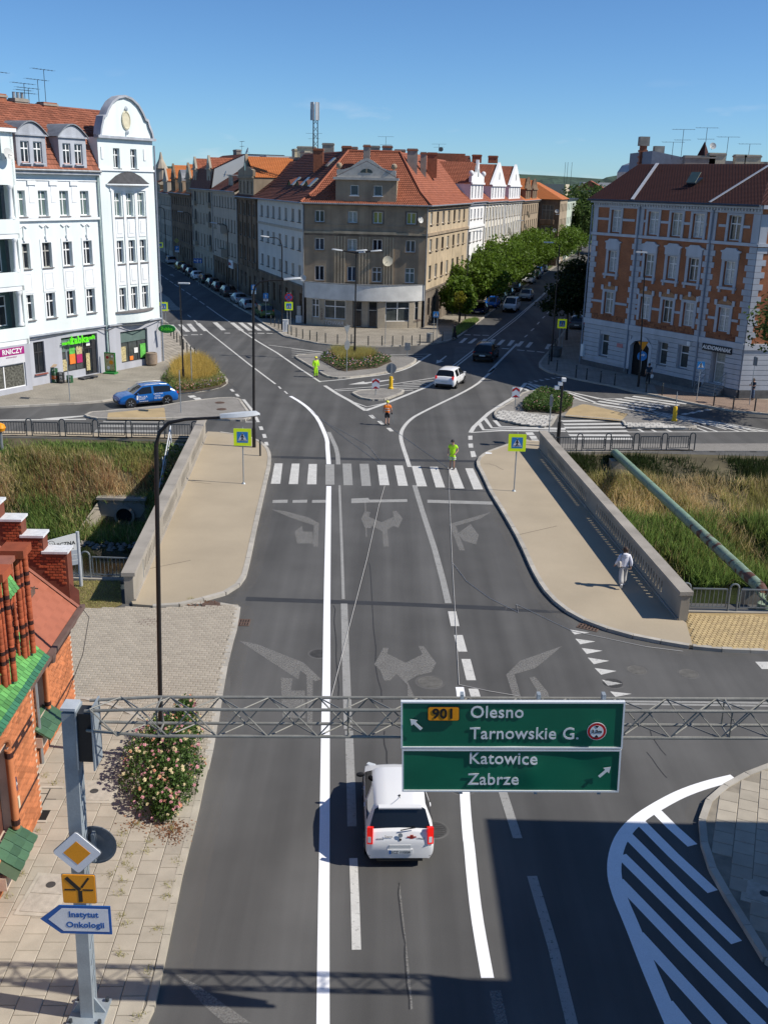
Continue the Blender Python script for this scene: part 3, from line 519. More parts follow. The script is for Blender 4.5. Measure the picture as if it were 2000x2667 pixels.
# right-hand hatching and crossings
line('hatch_outline',[(5.63,65.90),(5.98,67.56),(6.57,69.46),(7.40,72.10),(8.75,75.49),(9.79,77.87),(10.79,81.34),(11.60,84.24)],.3,PWHITE,.0045)
line('hatch_outline',[(5.60,65.90),(7.77,66.63),(12.12,66.90)],.2,PWHITE,.005); line('hatch_outline',[(11.61,84.33),(13.65,82.41),(15.20,80.36),(16.51,78.33)]+[(18.45,78.61)],.16,PWHITE,.0048)
for q in ([(6.44,68.81),(6.57,66.80),(9.43,66.91),(12.13,66.98)],[(6.97,70.38),(7.20,67.44),(12.22,67.53)],[(7.61,69.77),(7.81,67.95),(9.54,67.80),(12.27,67.81)]): line('hatch_stripe',q,.3,PWHITE,.0055)
for q in ([(11.22,81.78),(11.53,80.55)],[(11.51,82.93),(12.17,80.48)],[(11.80,83.94),(12.85,80.26)],[(12.29,83.59),(13.90,78.73)],[(12.96,82.87),(13.85,79.82)],[(13.94,80.49),(15.50,76.71)],[(14.57,80.57),(16.06,76.87)],[(15.05,80.37),(17.12,77.96)]): line('hatch_stripe',q,.3,PWHITE,.0055)
for q in ([(15.77,76.60),(19.16,74.03)],[(16.36,77.39),(20.09,74.71)],[(17.12,77.96),(20.84,75.43)],[(17.95,78.55),(21.57,76.02)],[(18.79,79.15),(22.40,76.58)],[(19.57,79.70),(23.17,77.24)]): line('crossing_stripe',q,.5,PWHITE,.0045)
for q in ([(12.37,70.07),(16.67,70.79)],[(12.33,69.04),(16.62,69.74)],[(12.25,68.03),(16.57,68.68)],[(12.21,66.90),(16.43,67.46)],[(12.18,65.85),(16.33,66.20)],[(12.19,64.89),(16.24,65.24)]): line('crossing_stripe',q,.5,PWHITE,.0045)
line('hatch_outline',[(18.91,74.09),(21.05,71.56),(23.30,70.22),(26.33,68.38),(27.36,67.82)],.2,PWHITE,.0042); line('hatch_outline',[(19.46,74.51),(21.70,72.59),(23.92,70.77),(26.47,68.77)],.14,PWHITE,.0048)
line('hatch_outline',[(16.37,67.19),(21.24,67.74),(26.33,68.38)],.14,PWHITE,.0042)
for q in ([(19.79,73.88),(20.68,72.26)],[(20.35,73.51),(21.50,71.52)],[(20.89,73.05),(22.55,70.14)],[(21.43,72.64),(23.54,68.69)],[(21.96,72.20),(24.26,68.20)],[(22.47,71.71),(24.89,68.27)],[(23.02,71.40),(25.53,68.34)],[(23.58,70.85),(25.99,68.38)],[(21.71,70.33),(22.71,68.00)],[(21.58,68.95),(21.98,67.89)],[(19.28,68.24),(19.46,67.59)],[(18.22,68.21),(18.38,67.44)],[(17.34,68.19),(17.49,67.34)]): line('hatch_stripe',q,.2,PWHITE,.0055)
quads('lane_dash','',[[(21.60,73.35),(22.13,73.84),(22.47,73.62),(21.94,73.13)],[(22.33,73.86),(22.80,74.36),(23.14,74.13),(22.64,73.64)],[(23.02,74.47),(23.50,74.97),(23.80,74.69),(23.33,74.24)],[(23.82,75.10),(24.20,75.41),(24.53,75.22),(24.12,74.82)],[(5.41,64.97),(5.69,65.05),(5.61,63.93),(5.34,63.90)],[(5.26,62.84),(5.56,62.92),(5.50,61.85),(5.22,61.82)],[(5.24,60.92),(5.52,60.99),(5.53,59.65),(5.21,59.47)],
 [(9.34,66.34),(9.84,66.45),(9.88,65.69),(9.36,65.59)],[(9.45,65.39),(9.91,65.44),(9.92,64.62),(9.49,64.53)],[(9.47,64.37),(9.91,64.42),(9.99,63.63),(9.47,63.63)],[(11.87,85.03),(12.29,84.75),(12.06,84.47)],[(12.40,85.61),(12.83,85.24),(12.55,84.95)],[(12.94,86.10),(13.41,85.74),(13.09,85.44)],[(13.49,86.61),(14.00,86.24),(13.67,85.94)],[(14.10,87.21),(14.55,86.75),(14.26,86.45)],[(14.52,87.62),(15.07,87.26),(14.82,86.96)]],PWHITE)
quads('crossing_stripe','',[[(-19.63,70.10),(-18.05,71.18),(-17.66,70.91),(-19.40,69.56)],[(-19.05,66.76),(-15.02,67.06),(-14.92,66.62),(-18.96,66.29)],[(-18.98,65.50),(-14.74,65.79),(-14.68,65.29),(-18.90,64.94)],[(-18.84,64.19),(-14.60,64.41),(-14.53,63.90),(-18.78,63.55)]],POLD)
quads('hatch_stripe','',[[(-23.36,66.92),(-20.68,68.22),(-20.60,67.94),(-22.29,66.76)],[(-25.86,66.29),(-20.38,67.18),(-20.26,66.91),(-25.77,66.03)],[(-22.54,66.80),(-21.37,67.86),(-21.25,67.87),(-22.01,66.86)]],PWHITE,.005)

# manholes, drains, chamber covers
RUST = M('rusty_iron',(.13,.085,.065),.7,.25,4,.4); IRON = M('cast_iron',(.06,.058,.055),.6,.2,5,.4)
FILL = M('filled_lid',(.13,.125,.115),.8,.2,4,.3)
def manhole(p,r,label,mat=IRON,z=0.0,ring=True,grp='manhole covers in the road'):
    t = thing('manhole_cover',label,'manhole cover',(p[0],p[1],z),0,grp)
    if ring: MB().lathe([(r*1.22,0),(r*1.22,.012),(r*1.02,.0125),(r*1.02,0)],28).build('collar',ASPH2,t)
    mb = MB().lathe([(r,0),(r,.014),(r*.9,.014),(r*.88,.010),(r*.1,.011)],28)
    for k in range(-3,4):
        h = r*math.sqrt(max(0,.75-(k/4)**2)); mb.box(-h,h,k*r/4-.012,k*r/4+.012,.008,.017)
    mb.build('lid',mat,t)
for q,lab in (([(1.67,30.20)],'dark ringed manhole cover at the foot of the faded double-arrow marking'),([(-2.14,32.12)],'thin-ringed manhole cover beside the fresh white line'),
               ([(1.47,22.12)],'manhole cover half under the small white car'),([(2.32,24.06)],'manhole cover crossed by the fresh line below the green sign'),
               ([(7.76,30.43)],'manhole cover painted over with a give-way triangle'),([(8.80,31.46)],'left manhole cover of the pair in the side road'),([(10.53,31.28)],'right manhole cover of the pair in the side road')):
    manhole(q[0],.42 if 'faded' in lab else .33,lab,FILL if 'faded' in lab or 'side road' in lab else IRON,-.010)
for q,lab in (([(-12.19,72.89)],'rusty manhole cover on the left island, the farther of two'),([(-11.71,70.68)],'rusty manhole cover on the left island, the nearer of two'),
               ([(-8.63,34.35)],'rusty ribbed cover in the block-paved drive'),([(-6.59,36.09)],'rusty cover at the tip of the tan bridge pavement'),([(13.32,34.08)],'rusty cover in the yellow paving')):
    manhole(q[0],.36,lab,RUST,.122 if 'island' in lab or 'yellow' in lab else .03,False,'rusty covers in the paving')
def grate(p,rz,a,b,lab,z=.0,cat='drain grate'):
    t = thing('drain_grate',lab,cat,(p[0],p[1],z),rz)
    MB().box(-a,a,-b,b,0,.006).build('pit',M('pit_black',(.01,.01,.01)),t); mb = MB()
    for k in range(7): mb.box(-a+k*a/3.2,-a+k*a/3.2+.05,-b,b,.006,.02)
    mb.box(-a,a,-b,-b+.05,.006,.021); mb.box(-a,a,b-.05,b,.006,.021); mb.box(-a,a,-.025,.025,.006,.021); mb.build('bars',RUST,t)
grate([(-5.20,34.56)][0],0,.3,.3,'square drain grate in the asphalt by the drive'); grate([(7.76,34.87)][0],-.5,.4,.22,'long rusty drain grate under the right kerb')
def chamber(p,rz,a,b,lab,n=1):
    t = thing('chamber_cover',lab,'chamber cover',(p[0],p[1],.1),rz)
    MB().box(-a-.1,a+.1,-b-.1,b+.1,0,.018).build('surround',M('pale_concrete',(.45,.41,.34),.85,.12,3,.2),t)
    for k in range(n):
        y0 = -b+2*b*k/n; y1 = -b+2*b*(k+1)/n
        MB().box(-a,a,y0+.012,y1-.012,0,.03).build('lid',M('pale_concrete2',(.42,.38,.32),.85,.15,6,.3),t)
        if k == n-1: MB().lathe([(.11,.02),(.11,.036),(.05,.036)],18,(0,(y0+y1)/2)).build('lifting_plug',IRON,t)
chamber([(-7.52,23.28)][0],.0,.5,.42,'square concrete chamber cover with iron plug beside the rose bush'); chamber([(-7.48,19.19)][0],-.05,.36,.62,'long two-lid concrete chamber cover behind the sign post',2)
chamber([(9.09,19.80)][0],-.4,.4,.35,'chamber cover in the shaded corner pavement')
t = thing('light_well','sunken cellar light well at the brick building foot','light well',(*[(-8.67,22.65)][0],.1),axk)
MB().box(-.75,.75,-.26,.26,0,.004).build('pit',M('pit_black'  ,(.01,.01,.01)),t)
MB().box(-.8,.8,-.34,-.26,0,.04).box(-.8,-.72,-.26,.3,0,.04).box(.72,.8,-.26,.3,0,.04).build('rim',M('pale_concrete' ,(.45,.41,.34)),t)
# chalk strings stretched by the road painters
STR = M('white_string',(.55,.53,.5),.9,0)
def string(fr,pts,lab): 
    tag(MB().tube([(x,y,.02) for x,y in pts],.011,4).build('marking_string',STR),lab,'string','marking strings on the road')
string('',[(0.00,52.86),(-0.27,49.35),(-0.70,41.55),(-1.21,34.02),(-1.57,28.58)],'slack string from the crossing down towards the fresh line')
string('',[(3.72,56.76),(3.46,51.94),(3.03,41.36),(2.61,30.04)],'string from the green-clad worker to the short fresh line')
string('',[(3.03,41.36),(3.51,39.19),(4.28,37.50),(5.29,36.09)]+[(5.30,36.91),(7.09,34.50),(9.55,33.30),(10.80,32.99)],'curving string out to the right kerb')
string('',[(2.61,30.04),(3.56,29.64),(4.49,29.35)],'short string ending at the green sign')
string('',[(-5.44,71.56),(-2.61,63.45),(-0.25,57.32)],'left string from the fresh curve to the crossing')
string('',[(-1.40,71.17),(0.59,65.90),(2.23,60.98),(3.64,56.98)],'string from the worker in orange to the worker in green shorts')
string('',[(-4.41,68.39),(-2.31,64.17),(-1.10,61.61),(-0.26,58.03)],'slack bowed string over the left lane')

# ================================================================ houses
def Mglass(name,c,rough=.05):
    return M(name,c,rough,.25,.7,0,spec=.5,var2=0)
GL_D = Mglass('dark_window_glass',(.018,.022,.028)); GL_B = Mglass('blue_window_glass',(.03,.05,.08))
GL_C = M('curtained_glass',(.30,.32,.30),.12,.25,5,spec=.5,fine=12); GL_G = M('green_blind_glass',(.12,.17,.16),.1,.1,2,spec=.5); GL_Y = M('yellow_blind_glass',(.30,.29,.06),.15,.1,2,spec=.5)
GL_S = M('grey_old_glass',(.06,.07,.07),.1,.3,2,spec=.5)  # dull grey glass, one of several pane tones
BROWNF = M('brown_window_frame',(.12,.075,.045),.6,.15); GREYF = M('dull_window_frame',(.35,.34,.31),.6,.12)
_wm = {}
def win_mesh(w,h,st,fm,dp=.07):
    k = ('f',round(w,2),round(h,2),st,fm.name)
    if k in _wm: return _wm[k]
    t = min(.075,w*.09); mb = MB()
    mb.box(0,t,0,dp,0,h).box(w-t,w,0,dp,0,h).box(t,w-t,0,dp,0,t).box(t,w-t,0,dp,h-t,h)
    if 'M' in st: mb.box(w/2-t*.6,w/2+t*.6,-.012,dp,t,h-t)
    if '3' in st: mb.box(w/3-t*.5,w/3+t*.5,-.012,dp,t,h-t).box(2*w/3-t*.5,2*w/3+t*.5,-.012,dp,t,h-t)
    if 'T' in st: mb.box(t,w-t,-.022,dp,h*.66-t*.6,h*.66+t*.6)
    if 'H' in st: mb.box(t,w-t,-.022,dp,h*.5-t*.4,h*.5+t*.4)
    _wm[k] = mb.mesh('window',fm); return _wm[k]
def pane_mesh(w,h,gm):
    k = ('p',round(w,2),round(h,2),gm.name)
    if k not in _wm: _wm[k] = MB().box(.02,w-.02,0,.02,.02,h-.02).mesh('pane',gm)
    return _wm[k]
def sill_mesh(w,sm,dp=.2):
    k = ('s',round(w,2),sm.name,dp)
    if k not in _wm: _wm[k] = MB().box(-.1,w+.1,-dp-.12,.0,-.09,-.01).mesh('sill',sm)
    return _wm[k]
class Fa:
    """a facade: x along it, y into the house, z up, in the frame of its house"""
    def __init__(s,par,p,d,z=0): s.par = par; s.m = frame((*p,z),d)
    def part(s,name,mb,mat,u=0,y=0,z=0,label=None,smooth=False):
        o = mb.build(name,mat,s.par,smooth,s.m @ T(u,y,z))
        if label: o['label'] = label
        return o
    def box(s,name,mat,u0,u1,y0,y1,z0,z1,label=None): return s.part(name,MB().box(u0,u1,y0,y1,z0,z1),mat,label=label)
    def wall(s,u0,u1,z0,z1,holes,mat,y=0,dep=.24,name='wall',mb=None):
        own = mb is None; mb = mb or MB()
        H = [h for h in holes if h[1] > u0 and h[0] < u1 and h[3] > z0 and h[2] < z1]
        us = sorted({u0,u1,*[min(max(v,u0),u1) for h in H for v in h[:2]]}); zs = sorted({z0,z1,*[min(max(v,z0),z1) for h in H for v in h[2:4]]})
        for a,b in zip(us,us[1:]):
            run = None
            for c,d in list(zip(zs,zs[1:]))+[(None,None)]:
                solid = c is not None and not any(h[0] <= (a+b)/2 <= h[1] and h[2] <= (c+d)/2 <= h[3] for h in H)
                if solid: run = (run[0] if run else c,d)
                elif run:
                    mb.add([(a,y,run[0]),(b,y,run[0]),(b,y,run[1]),(a,y,run[1])],[(0,1,2,3)]); run = None
        for h in H:
            a,b,c,d = max(h[0],u0),min(h[1],u1),max(h[2],z0),min(h[3],z1)
            for q in ([(a,c),(a,d)],[(b,d),(b,c)],[(a,d),(b,d)],[(b,c),(a,c)]):
                (x0,q0),(x1,q1) = q; mb.add([(x0,y,q0),(x1,y,q1),(x1,y+dep,q1),(x0,y+dep,q0)],[(0,1,2,3)])
        if own: return s.part(name,mb,mat)
    def win(s,u,z,w,h,st='MT',fm=None,gm=None,y=.15,sill=None,name='window',label=None):
        fm = fm or WHITE; gm = gm or random.choice([GL_D,GL_D,GL_B,GL_S,GL_C])
        o = ob(name,win_mesh(w,h,st,fm),s.par,s.m @ T(u,y,z)); ob('pane',pane_mesh(w,h,gm),o,T(0,.03,0))
        if sill: ob('sill',sill_mesh(w,sill),o)
        if label: o['label'] = label
        return o
    def grid(s,us,zs,w,h,st='MT',fm=None,gm=None,sill=None):
        """returns the holes and sets the windows"""
        hs = []
        for u in us:
            for z in zs:
                s.win(u-w/2,z,w,h,st,fm,random.choice(gm) if gm else None,sill=sill); hs.append((u-w/2,u+w/2,z,z+h))
        return hs
def course_roof(par,m,quads,mat,name='roof',n=None,cw=.24,ch=.34,lift=.045):
    """roof planes laid in lapped courses of tiles (quad: lower a,b, upper c(above b), d(above a))"""
    mb = MB()
    for a,b,c,d in quads:
        a,b,c,d = map(Vector,(a,b,c,d)); L = max((d-a).length,(c-b).length); k = n or max(2,int(L/ch))
        nr = (b-a).cross(d-a); nr = nr.normalized() if nr.length > 1e-6 else Vector((0,0,1))
        if nr.z < 0: nr = -nr
        ux = (b-a).normalized() if (b-a).length > .01 else (c-d).normalized()
        for i in range(k):
            p0,p1 = a.lerp(d,i/k),b.lerp(c,i/k); q1,q0 = b.lerp(c,(i+1.06)/k),a.lerp(d,(i+1.06)/k)
            vs = [p0+nr*lift,p1+nr*lift,q1+nr*.004,q0+nr*.004,p0-nr*.02,p1-nr*.02]
            uv = [((v-a).dot(ux)/cw+.5*(i % 2),i+(0.05 if j in (0,1,4,5) else .95)) for j,v in enumerate(vs)]
            mb.add(vs,[(0,1,2,3),(4,5,1,0)],[[uv[j] for j in (0,1,2,3)],[uv[j] for j in (4,5,1,0)]])
    return mb.build(name,mat,par,m=m)
def prof_roof(par,m,u0,u1,prof,mat,capmat=None,z0=0,name='roof'):
    course_roof(par,m,[((u0,y0,q0),(u1,y0,q0),(u1,y1,q1),(u0,y1,q1)) for (y0,q0),(y1,q1) in zip(prof,prof[1:])],mat,name)
    if capmat:
        pl = [(prof[0][0]+.35,z0)]+[(max(prof[0][0]+.35,y),z-.06) for y,z in prof]+[(prof[-1][0]-.35,z0)]
        mb = MB()
        for u in (u0+.12,u1-.12): mb.add([(u,y,z) for y,z in pl],[list(range(len(pl)))])
        mb.build('gable_wall',capmat,par,m=m)
def chimney(par,m,x,y,z0,z1,wx,wy,mat,cap=None,pots=0,label=None):
    o = MB().box(-wx/2,wx/2,-wy/2,wy/2,0,z1-z0).build('chimney',mat,par,m=m @ T(x,y,z0))
    MB().box(-wx/2-.07,wx/2+.07,-wy/2-.07,wy/2+.07,z1-z0-.25,z1-z0-.1).build('chimney_cap',cap or mat,o)
    for k in range(pots): MB().lathe([(.13,z1-z0),(.11,z1-z0+.4),(.14,z1-z0+.45)],10,((k-(pots-1)/2)*.4,0)).build('chimney_pot',M('zinc',(.3,.31,.32),.5,.2,metal=.5),o)
    return o
def antenna(par,m,x,y,z,h,kind=0):
    mb = MB().tube([(0,0,0),(0,0,h)],.025,5)
    for k,zz in enumerate(([h,h*.65] if kind != 1 else [h])):
        L = 1.1-.3*k; mb.tube([(-L,.0,zz),(L,.15,zz+.05)],.015,4)
        for i in range(7): xx = -L+2*L*i/6; mb.tube([(xx,-.25+.1*(i/6),zz+.03),(xx,.35,zz+.03)],.008,4)
    if kind == 2: mb.lathe([(.02,0),(.32,.1),(.36,.14)],14,m=T(.3,-.1,h*.4) @ Matrix.Rotation(R(70),4,'X'))
    return mb.build('antenna',DARKM,par,m=m @ T(x,y,z))
def dish(par,m,x,y,z,r,mat=None,tilt=70,yaw=0):
    o = MB().lathe([(.02,0),(r*.6,r*.1),(r,r*.28),(r*1.02,r*.28),(r*.6,r*.14)],20,m=Matrix.Rotation(R(yaw),4,'Z') @ Matrix.Rotation(R(tilt),4,'X')).build('satellite_dish',mat or M('dish_grey',(.5,.5,.48),.5,.08),par,50,m @ T(x,y,z))
    MB().tube([(0,.3,-.3),(0,0,0),(0,-r*.9,-r*.2)],.02,5).build('dish_arm',DARKM,o); return o
def text(par,s,size,mat,m,name='lettering',ex=.01,al='CENTER',bold=0,sx=1,shear=0):
    cu = D.curves.new('txt','FONT'); cu.body = s; cu.size = size; cu.extrude = ex; cu.align_x = al; cu.align_y = 'CENTER'; cu.offset = bold; cu.space_character = 1.04; cu.shear = shear; cu.resolution_u = 3
    to = D.objects.new('txt',cu); COL.objects.link(to); bpy.context.view_layer.update()
    me = D.meshes.new_from_object(to.evaluated_get(bpy.context.evaluated_depsgraph_get())); D.objects.remove(to); D.curves.remove(cu)
    me.materials.clear(); me.materials.append(mat); me.name = name
    return ob(name,me,par,m @ Matrix.Diagonal((sx,1,1,1)))
UP = Matrix.Rotation(R(90),4,'X')      # text standing on a facade, facing -y

TILE_R = Mtile('red_roof_tiles',(.30,.10,.055)); TILE_D = Mtile('old_brown_tiles',(.16,.06,.04)); TILE_O = Mtile('orange_tiles',(.50,.17,.055),.12,.6,.15); TILE_M = Mtile('dark_red_roof',(.045,.014,.012),.1,.8,.1)
TILE_W = Mtile('weathered_tiles',(.27,.10,.06),.5,.8,.5)
BEIGE = M('grey_beige_render',(.315,.245,.17),.92,.16,.6,.25,fine=25); BEIGE_L = M('beige_render',(.43,.345,.235),.92,.2,.5,.25,fine=25); BEIGE_D = M('sooty_stone_base',(.15,.125,.10),.92,.3,.8,.3,fine=20)
WREND = M('off_white_render',(.60,.58,.53),.9,.07,.4,.1); CREAM = M('cream_render',(.58,.54,.46),.9,.08,.4,.1); WHITER = M('white_render',(.74,.74,.74),.9,.05,.4,.1)
SOOT = M('sooty_brown_render',(.18,.125,.08),.95,.35,.5,.3,fine=18); GREYR = M('grey_render',(.43,.375,.30),.9,.1,.5,.15); TANR = M('tan_grey_render',(.38,.33,.255),.9,.12,.5,.15)
for m_,a_ in ((BEIGE,.16),(BEIGE_L,.14),(BEIGE_D,.22),(SOOT,.25),(WREND,.06),(CREAM,.06),(WHITER,.05),(GREYR,.1),(TANR,.12)): streaks(m_,1.3,1.3,.09,a_)
CHB = M('red_chimney_brick',(.30,.11,.06),.9,.2,3,.3); CHG = M('grey_chimney_render',(.30,.27,.23),.9,.2,1.5,.3); CHC = M('cream_chimney',(.5,.45,.33),.9,.15,1.5,.2)
ZINC = M('zinc',(.3,.31,.32),.5,.2,metal=.5)

# ---------------------------------------------------------------- the brown corner tenement between the streets
cl,cr = Vector((-9.66,117.17)),Vector((3.95,116.46)); dL = Vector((-.337,.9415)); dR = Vector((.2521,.9677)); EV = 13.5
ct = thing('corner_tenement','brown grey corner tenement with curved white balcony and red hipped roof','house')
f = Fa(ct,cl,cr-cl); I4 = Matrix(); LF = (cr-cl).length
uc = [1.72,5.4,8.2,11.9]; hs = []
for zz,h in ((11.42,1.22),(8.4,1.28),(5.05,1.62)):
    for k,u in enumerate(uc):
        w_ = 1.04; gm = {0: [GL_D,GL_C,GL_Y,GL_Y],1: [GL_B,GL_C,GL_D,GL_S],2: [GL_D,GL_B,GL_S,GL_G]}[round((11.42-zz)/3.1)][k]
        f.win(u-w_/2,zz,w_,h,'MT' if zz < 6 and k > 1 else 'M',WHITE,gm,sill=BEIGE_D); hs.append((u-w_/2,u+w_/2,zz,zz+h))
f.wall(0,LF,3.2,EV,hs,BEIGE)
for u0,u1,z0,z1 in ((0,3.3,10.2,10.42),(3.3,10.3,10.22,10.5),(10.3,LF,10.2,10.42)): f.box('string_course',BEIGE_L,u0,u1,-.22 if u0 == 3.3 else -.16,0,z0,z1)
f.box('string_course',BEIGE_D,0,LF,-.06,0,9.98,10.19); f.box('string_course',BEIGE,0,LF,-.05,0,11.05,11.2); f.box('eaves_board',BEIGE_D,-.2,LF+.2,-.35,0,EV-.28,EV-.05)
for u0,u1 in ((3.35,4.75),(6.1,7.5),(8.9,10.15)):
    for k in range(4): a = u0+(u1-u0)*k/4; f.box('fluting',BEIGE_L,a+.04,a+(u1-u0)/4-.1,-.09,-.002,4.6,9.95)
for u in uc:
    for zz,h in ((11.42,1.22),(8.4,1.28)):
        mb = MB(); mb.box(u-.68,u-.54,-.045,-.002,zz-.05,zz+h+.14).box(u+.54,u+.68,-.045,-.002,zz-.05,zz+h+.14).box(u-.54,u+.54,-.045,-.002,zz+h+.02,zz+h+.14); f.part('window_surround',mb,BEIGE_D if u in (8.2,11.9) and zz > 11 else BEIGE)
# attic gable
f.wall(3.5,10.2,EV-.1,16.1,[(5.12,6.02,14.32,15.4),(7.72,8.62,14.32,15.4)],BEIGE,y=-.12,name='attic_wall')
for u in (5.12,7.72): f.win(u,14.32,.9,1.08,'S',WHITE,GL_B,y=.02,sill=WHITE)
for q in (3.5,10.0): f.box('attic_side_wall',BEIGE,q,q+.2,-.11,5.5,EV,16.05)
f.box('cornice',M('pale_cornice',(.48,.45,.40),.9,.15,1.5),3.25,10.45,-.42,.3,15.95,16.22); f.box('string_course',M('pale_cornice'),3.45,10.25,-.22,-.12,EV-.02,EV+.14)
pd = [(3.6,16.22),(10.1,16.22),(10.1,17.0),(9.4,17.0),(8.6,17.25),(7.5,18.0),(6.87,18.25),(6.2,18.0),(5.1,17.25),(4.3,17.0),(3.6,17.0)]
f.part('pediment',MB().xz(pd,-.2,.15),M('pale_cornice'))
lun = [(6.2,16.72)]+[(6.87-.67*math.cos(PI*k/10),16.72+.42*math.sin(PI*k/10)) for k in range(1,10)]+[(7.54,16.72)]
f.part('lunette_window',MB().xz(lun,-.23,-.205),GL_D); f.box('lunette_mullion',BEIGE,6.8,6.94,-.25,-.2,16.7,17.14)
for u in (3.85,9.85): f.part('ball_finial',MB().lathe([(.08,0),(.1,.1),(.28,.25),(.33,.42),(.28,.6),(.1,.72)],14),BEIGE,u,-.05,17.0,smooth=True)
course_roof(ct,f.m,[((3.4,-.2,16.2),(6.87,-.2,17.9),(6.87,6,17.9),(3.4,6,16.2)),((6.87,-.2,17.9),(10.3,-.2,16.2),(10.3,6,16.2),(6.87,6,17.9))],TILE_R)
# left wing on the left street (white render over a dark base) and right wing
LL,LR_ = 23.7,25.0
fl = Fa(ct,cl+dL*LL,-dL)
hs = fl.grid([LL-q for q in (2.05,5.1,8.35,11.5,14.7,17.8,21.2)],[11.27,8.17,5.15],1.15,1.36,'M',GREYF,[GL_S,GL_S,GL_C,GL_D],BEIGE_D)
fl.wall(0,LL-.15,4.3,EV,hs,WREND); fl.box('string_course',GREYR,0,LL-.15,-.08,0,10.25,10.55); fl.box('string_course',BEIGE_D,0,LL,-.1,0,4.15,4.35)
hs = []
for k,q in enumerate((1.6,5.0,8.3,11.5,14.7,18.0,21.2)):
    fl.win(LL-q-.5,1.1,1.0,2.3,'T',GREYF if k % 2 else BROWNF,GL_D); hs.append((LL-q-.5,LL-q+.5,1.1,3.4))
fl.wall(0,LL,0,4.16,hs,SOOT)
fr_ = Fa(ct,cr,dR)
us = [2.4,5.7,8.9,12.1,15.5,18.7,22.0]
hs = []
for k,u in enumerate(us):
    for zz,h in ((11.35,1.35),(8.4,1.35),(5.25,1.6)):
        fr_.win(u-.6,zz,1.2,h,'M',[BROWNF,WHITE,BROWNF,WHITE,GREYF][(k+int(zz)) % 5],[GL_D,GL_S,GL_C][(k*2+int(zz)) % 3],sill=BEIGE_D); hs.append((u-.6,u+.6,zz,zz+h))
fr_.wall(0,LR_,4.2,EV,hs,BEIGE_L); fr_.box('string_course',BEIGE,0,LR_,-.18,0,10.15,10.45); fr_.box('string_course',BEIGE_D,0,LR_,-.1,0,4.05,4.25)
hs = []
for k,u in enumerate(us):
    if k == 4: fr_.box('door',BROWNF,u-.7,u+.7,.2,.26,.15,2.9); hs.append((u-.7,u+.7,0,2.9)); continue
    fr_.win(u-.55,1.2,1.1,2.0,'T',BROWNF,GL_D); hs.append((u-.55,u+.55,1.2,3.2))
fr_.wall(0,LR_,0,4.06,hs,BEIGE_D)
for u in (3.7,10.4,17): fr_.part('gutter_board',MB().box(-.01,.01,-.4,-.3,0,.1),DARKM,u,0,EV)
# roof: left, front and right planes with a sprocketed foot
zr = 19.1; zk = 14.75
A,Bq = cl,cr
nl = Vector((.9415,.337)); nr_ = Vector((-.9677,.2521)); nf = Vector((.052,.9986))
def isec(p,d,q,e):
    k = d.x*e.y-d.y*e.x; t_ = ((q.x-p.x)*e.y-(q.y-p.y)*e.x)/k; return p+d*t_
def offp(ol,of): return isec(cl+nl*ol,dL,cl+nf*of,(cr-cl).normalized())
def offr(orr,of): return isec(cr+nr_*orr,dR,cl+nf*of,(cr-cl).normalized())
def v3(p,z): return (p.x,p.y,z)
rows_ = [(-.5,-.5,-.5,EV-.05),(1.5,1.5,1.1,zk),(6.4,6.4,4.7,zr)]
qs = []
for (l0,f0,r0,z0),(l1,f1,r1,z1) in zip(rows_,rows_[1:]):
    a0,a1 = offp(l0,f0),offp(l1,f1); b0,b1 = offr(r0,f0),offr(r1,f1)
    qs.append((v3(a0,z0),v3(b0,z0),v3(b1,z1),v3(a1,z1)))
    e0 = cl+nl*l0+dL*LL; e1 = cl+nl*l1+dL*LL; qs.append((v3(e0,z0),v3(a0,z0),v3(a1,z1),v3(e1,z1)))
    g0 = cr+nr_*r0+dR*LR_; g1 = cr+nr_*r1+dR*LR_; qs.append((v3(b0,z0),v3(g0,z0),v3(g1,z1),v3(b1,z1)))
course_roof(ct,I4,[qs[0],qs[2],qs[3],qs[5]],TILE_R); course_roof(ct,I4,[qs[1],qs[4]],TILE_D)
aT,bT = offp(6.4,6.4),offr(4.7,6.4)
back = MB(); e1 = cl+nl*6.4+dL*LL; g1 = cr+nr_*4.7+dR*LR_
back.add([v3(aT,zr),v3(bT,zr),v3(g1,zr),v3(e1,zr)],[(0,1,2,3)]); back.build('roof_flat',DARKM,ct)
for a,b in ((offp(-.5,-.5),aT),(offr(-.5,-.5),bT)):
    mid = offp(1.5,1.5) if a.x < 0 else offr(1.1,1.5); rt = MB()
    rt.tube([(a.x,a.y,EV+.02),(mid.x,mid.y,zk+.05),(b.x,b.y,zr+.06)],.13,6); rt.build('hip_ridge',TILE_R,ct)
MB().tube([(aT.x,aT.y,zr+.03),(bT.x,bT.y,zr+.03)],.14,6).build('ridge',TILE_R,ct)
gt = MB(); a,b = offp(-.6,-.6),offr(-.6,-.6); e = cl+nl*-.6+dL*LL; gg = cr+nr_*-.6+dR*LR_
gt.tube([v3(e,EV-.1),v3(a,EV-.1),v3(b,EV-.1),v3(gg,EV-.1)],.09,6); gt.build('gutter',ZINC,ct)
for p,q in ((cl,(-.1,-.12)),(cr,(.05,-.15))): MB().tube([(p.x+q[0],p.y+q[1],.2),(p.x+q[0],p.y+q[1],EV-.1)],.07,6).build('downpipe',ZINC,ct)
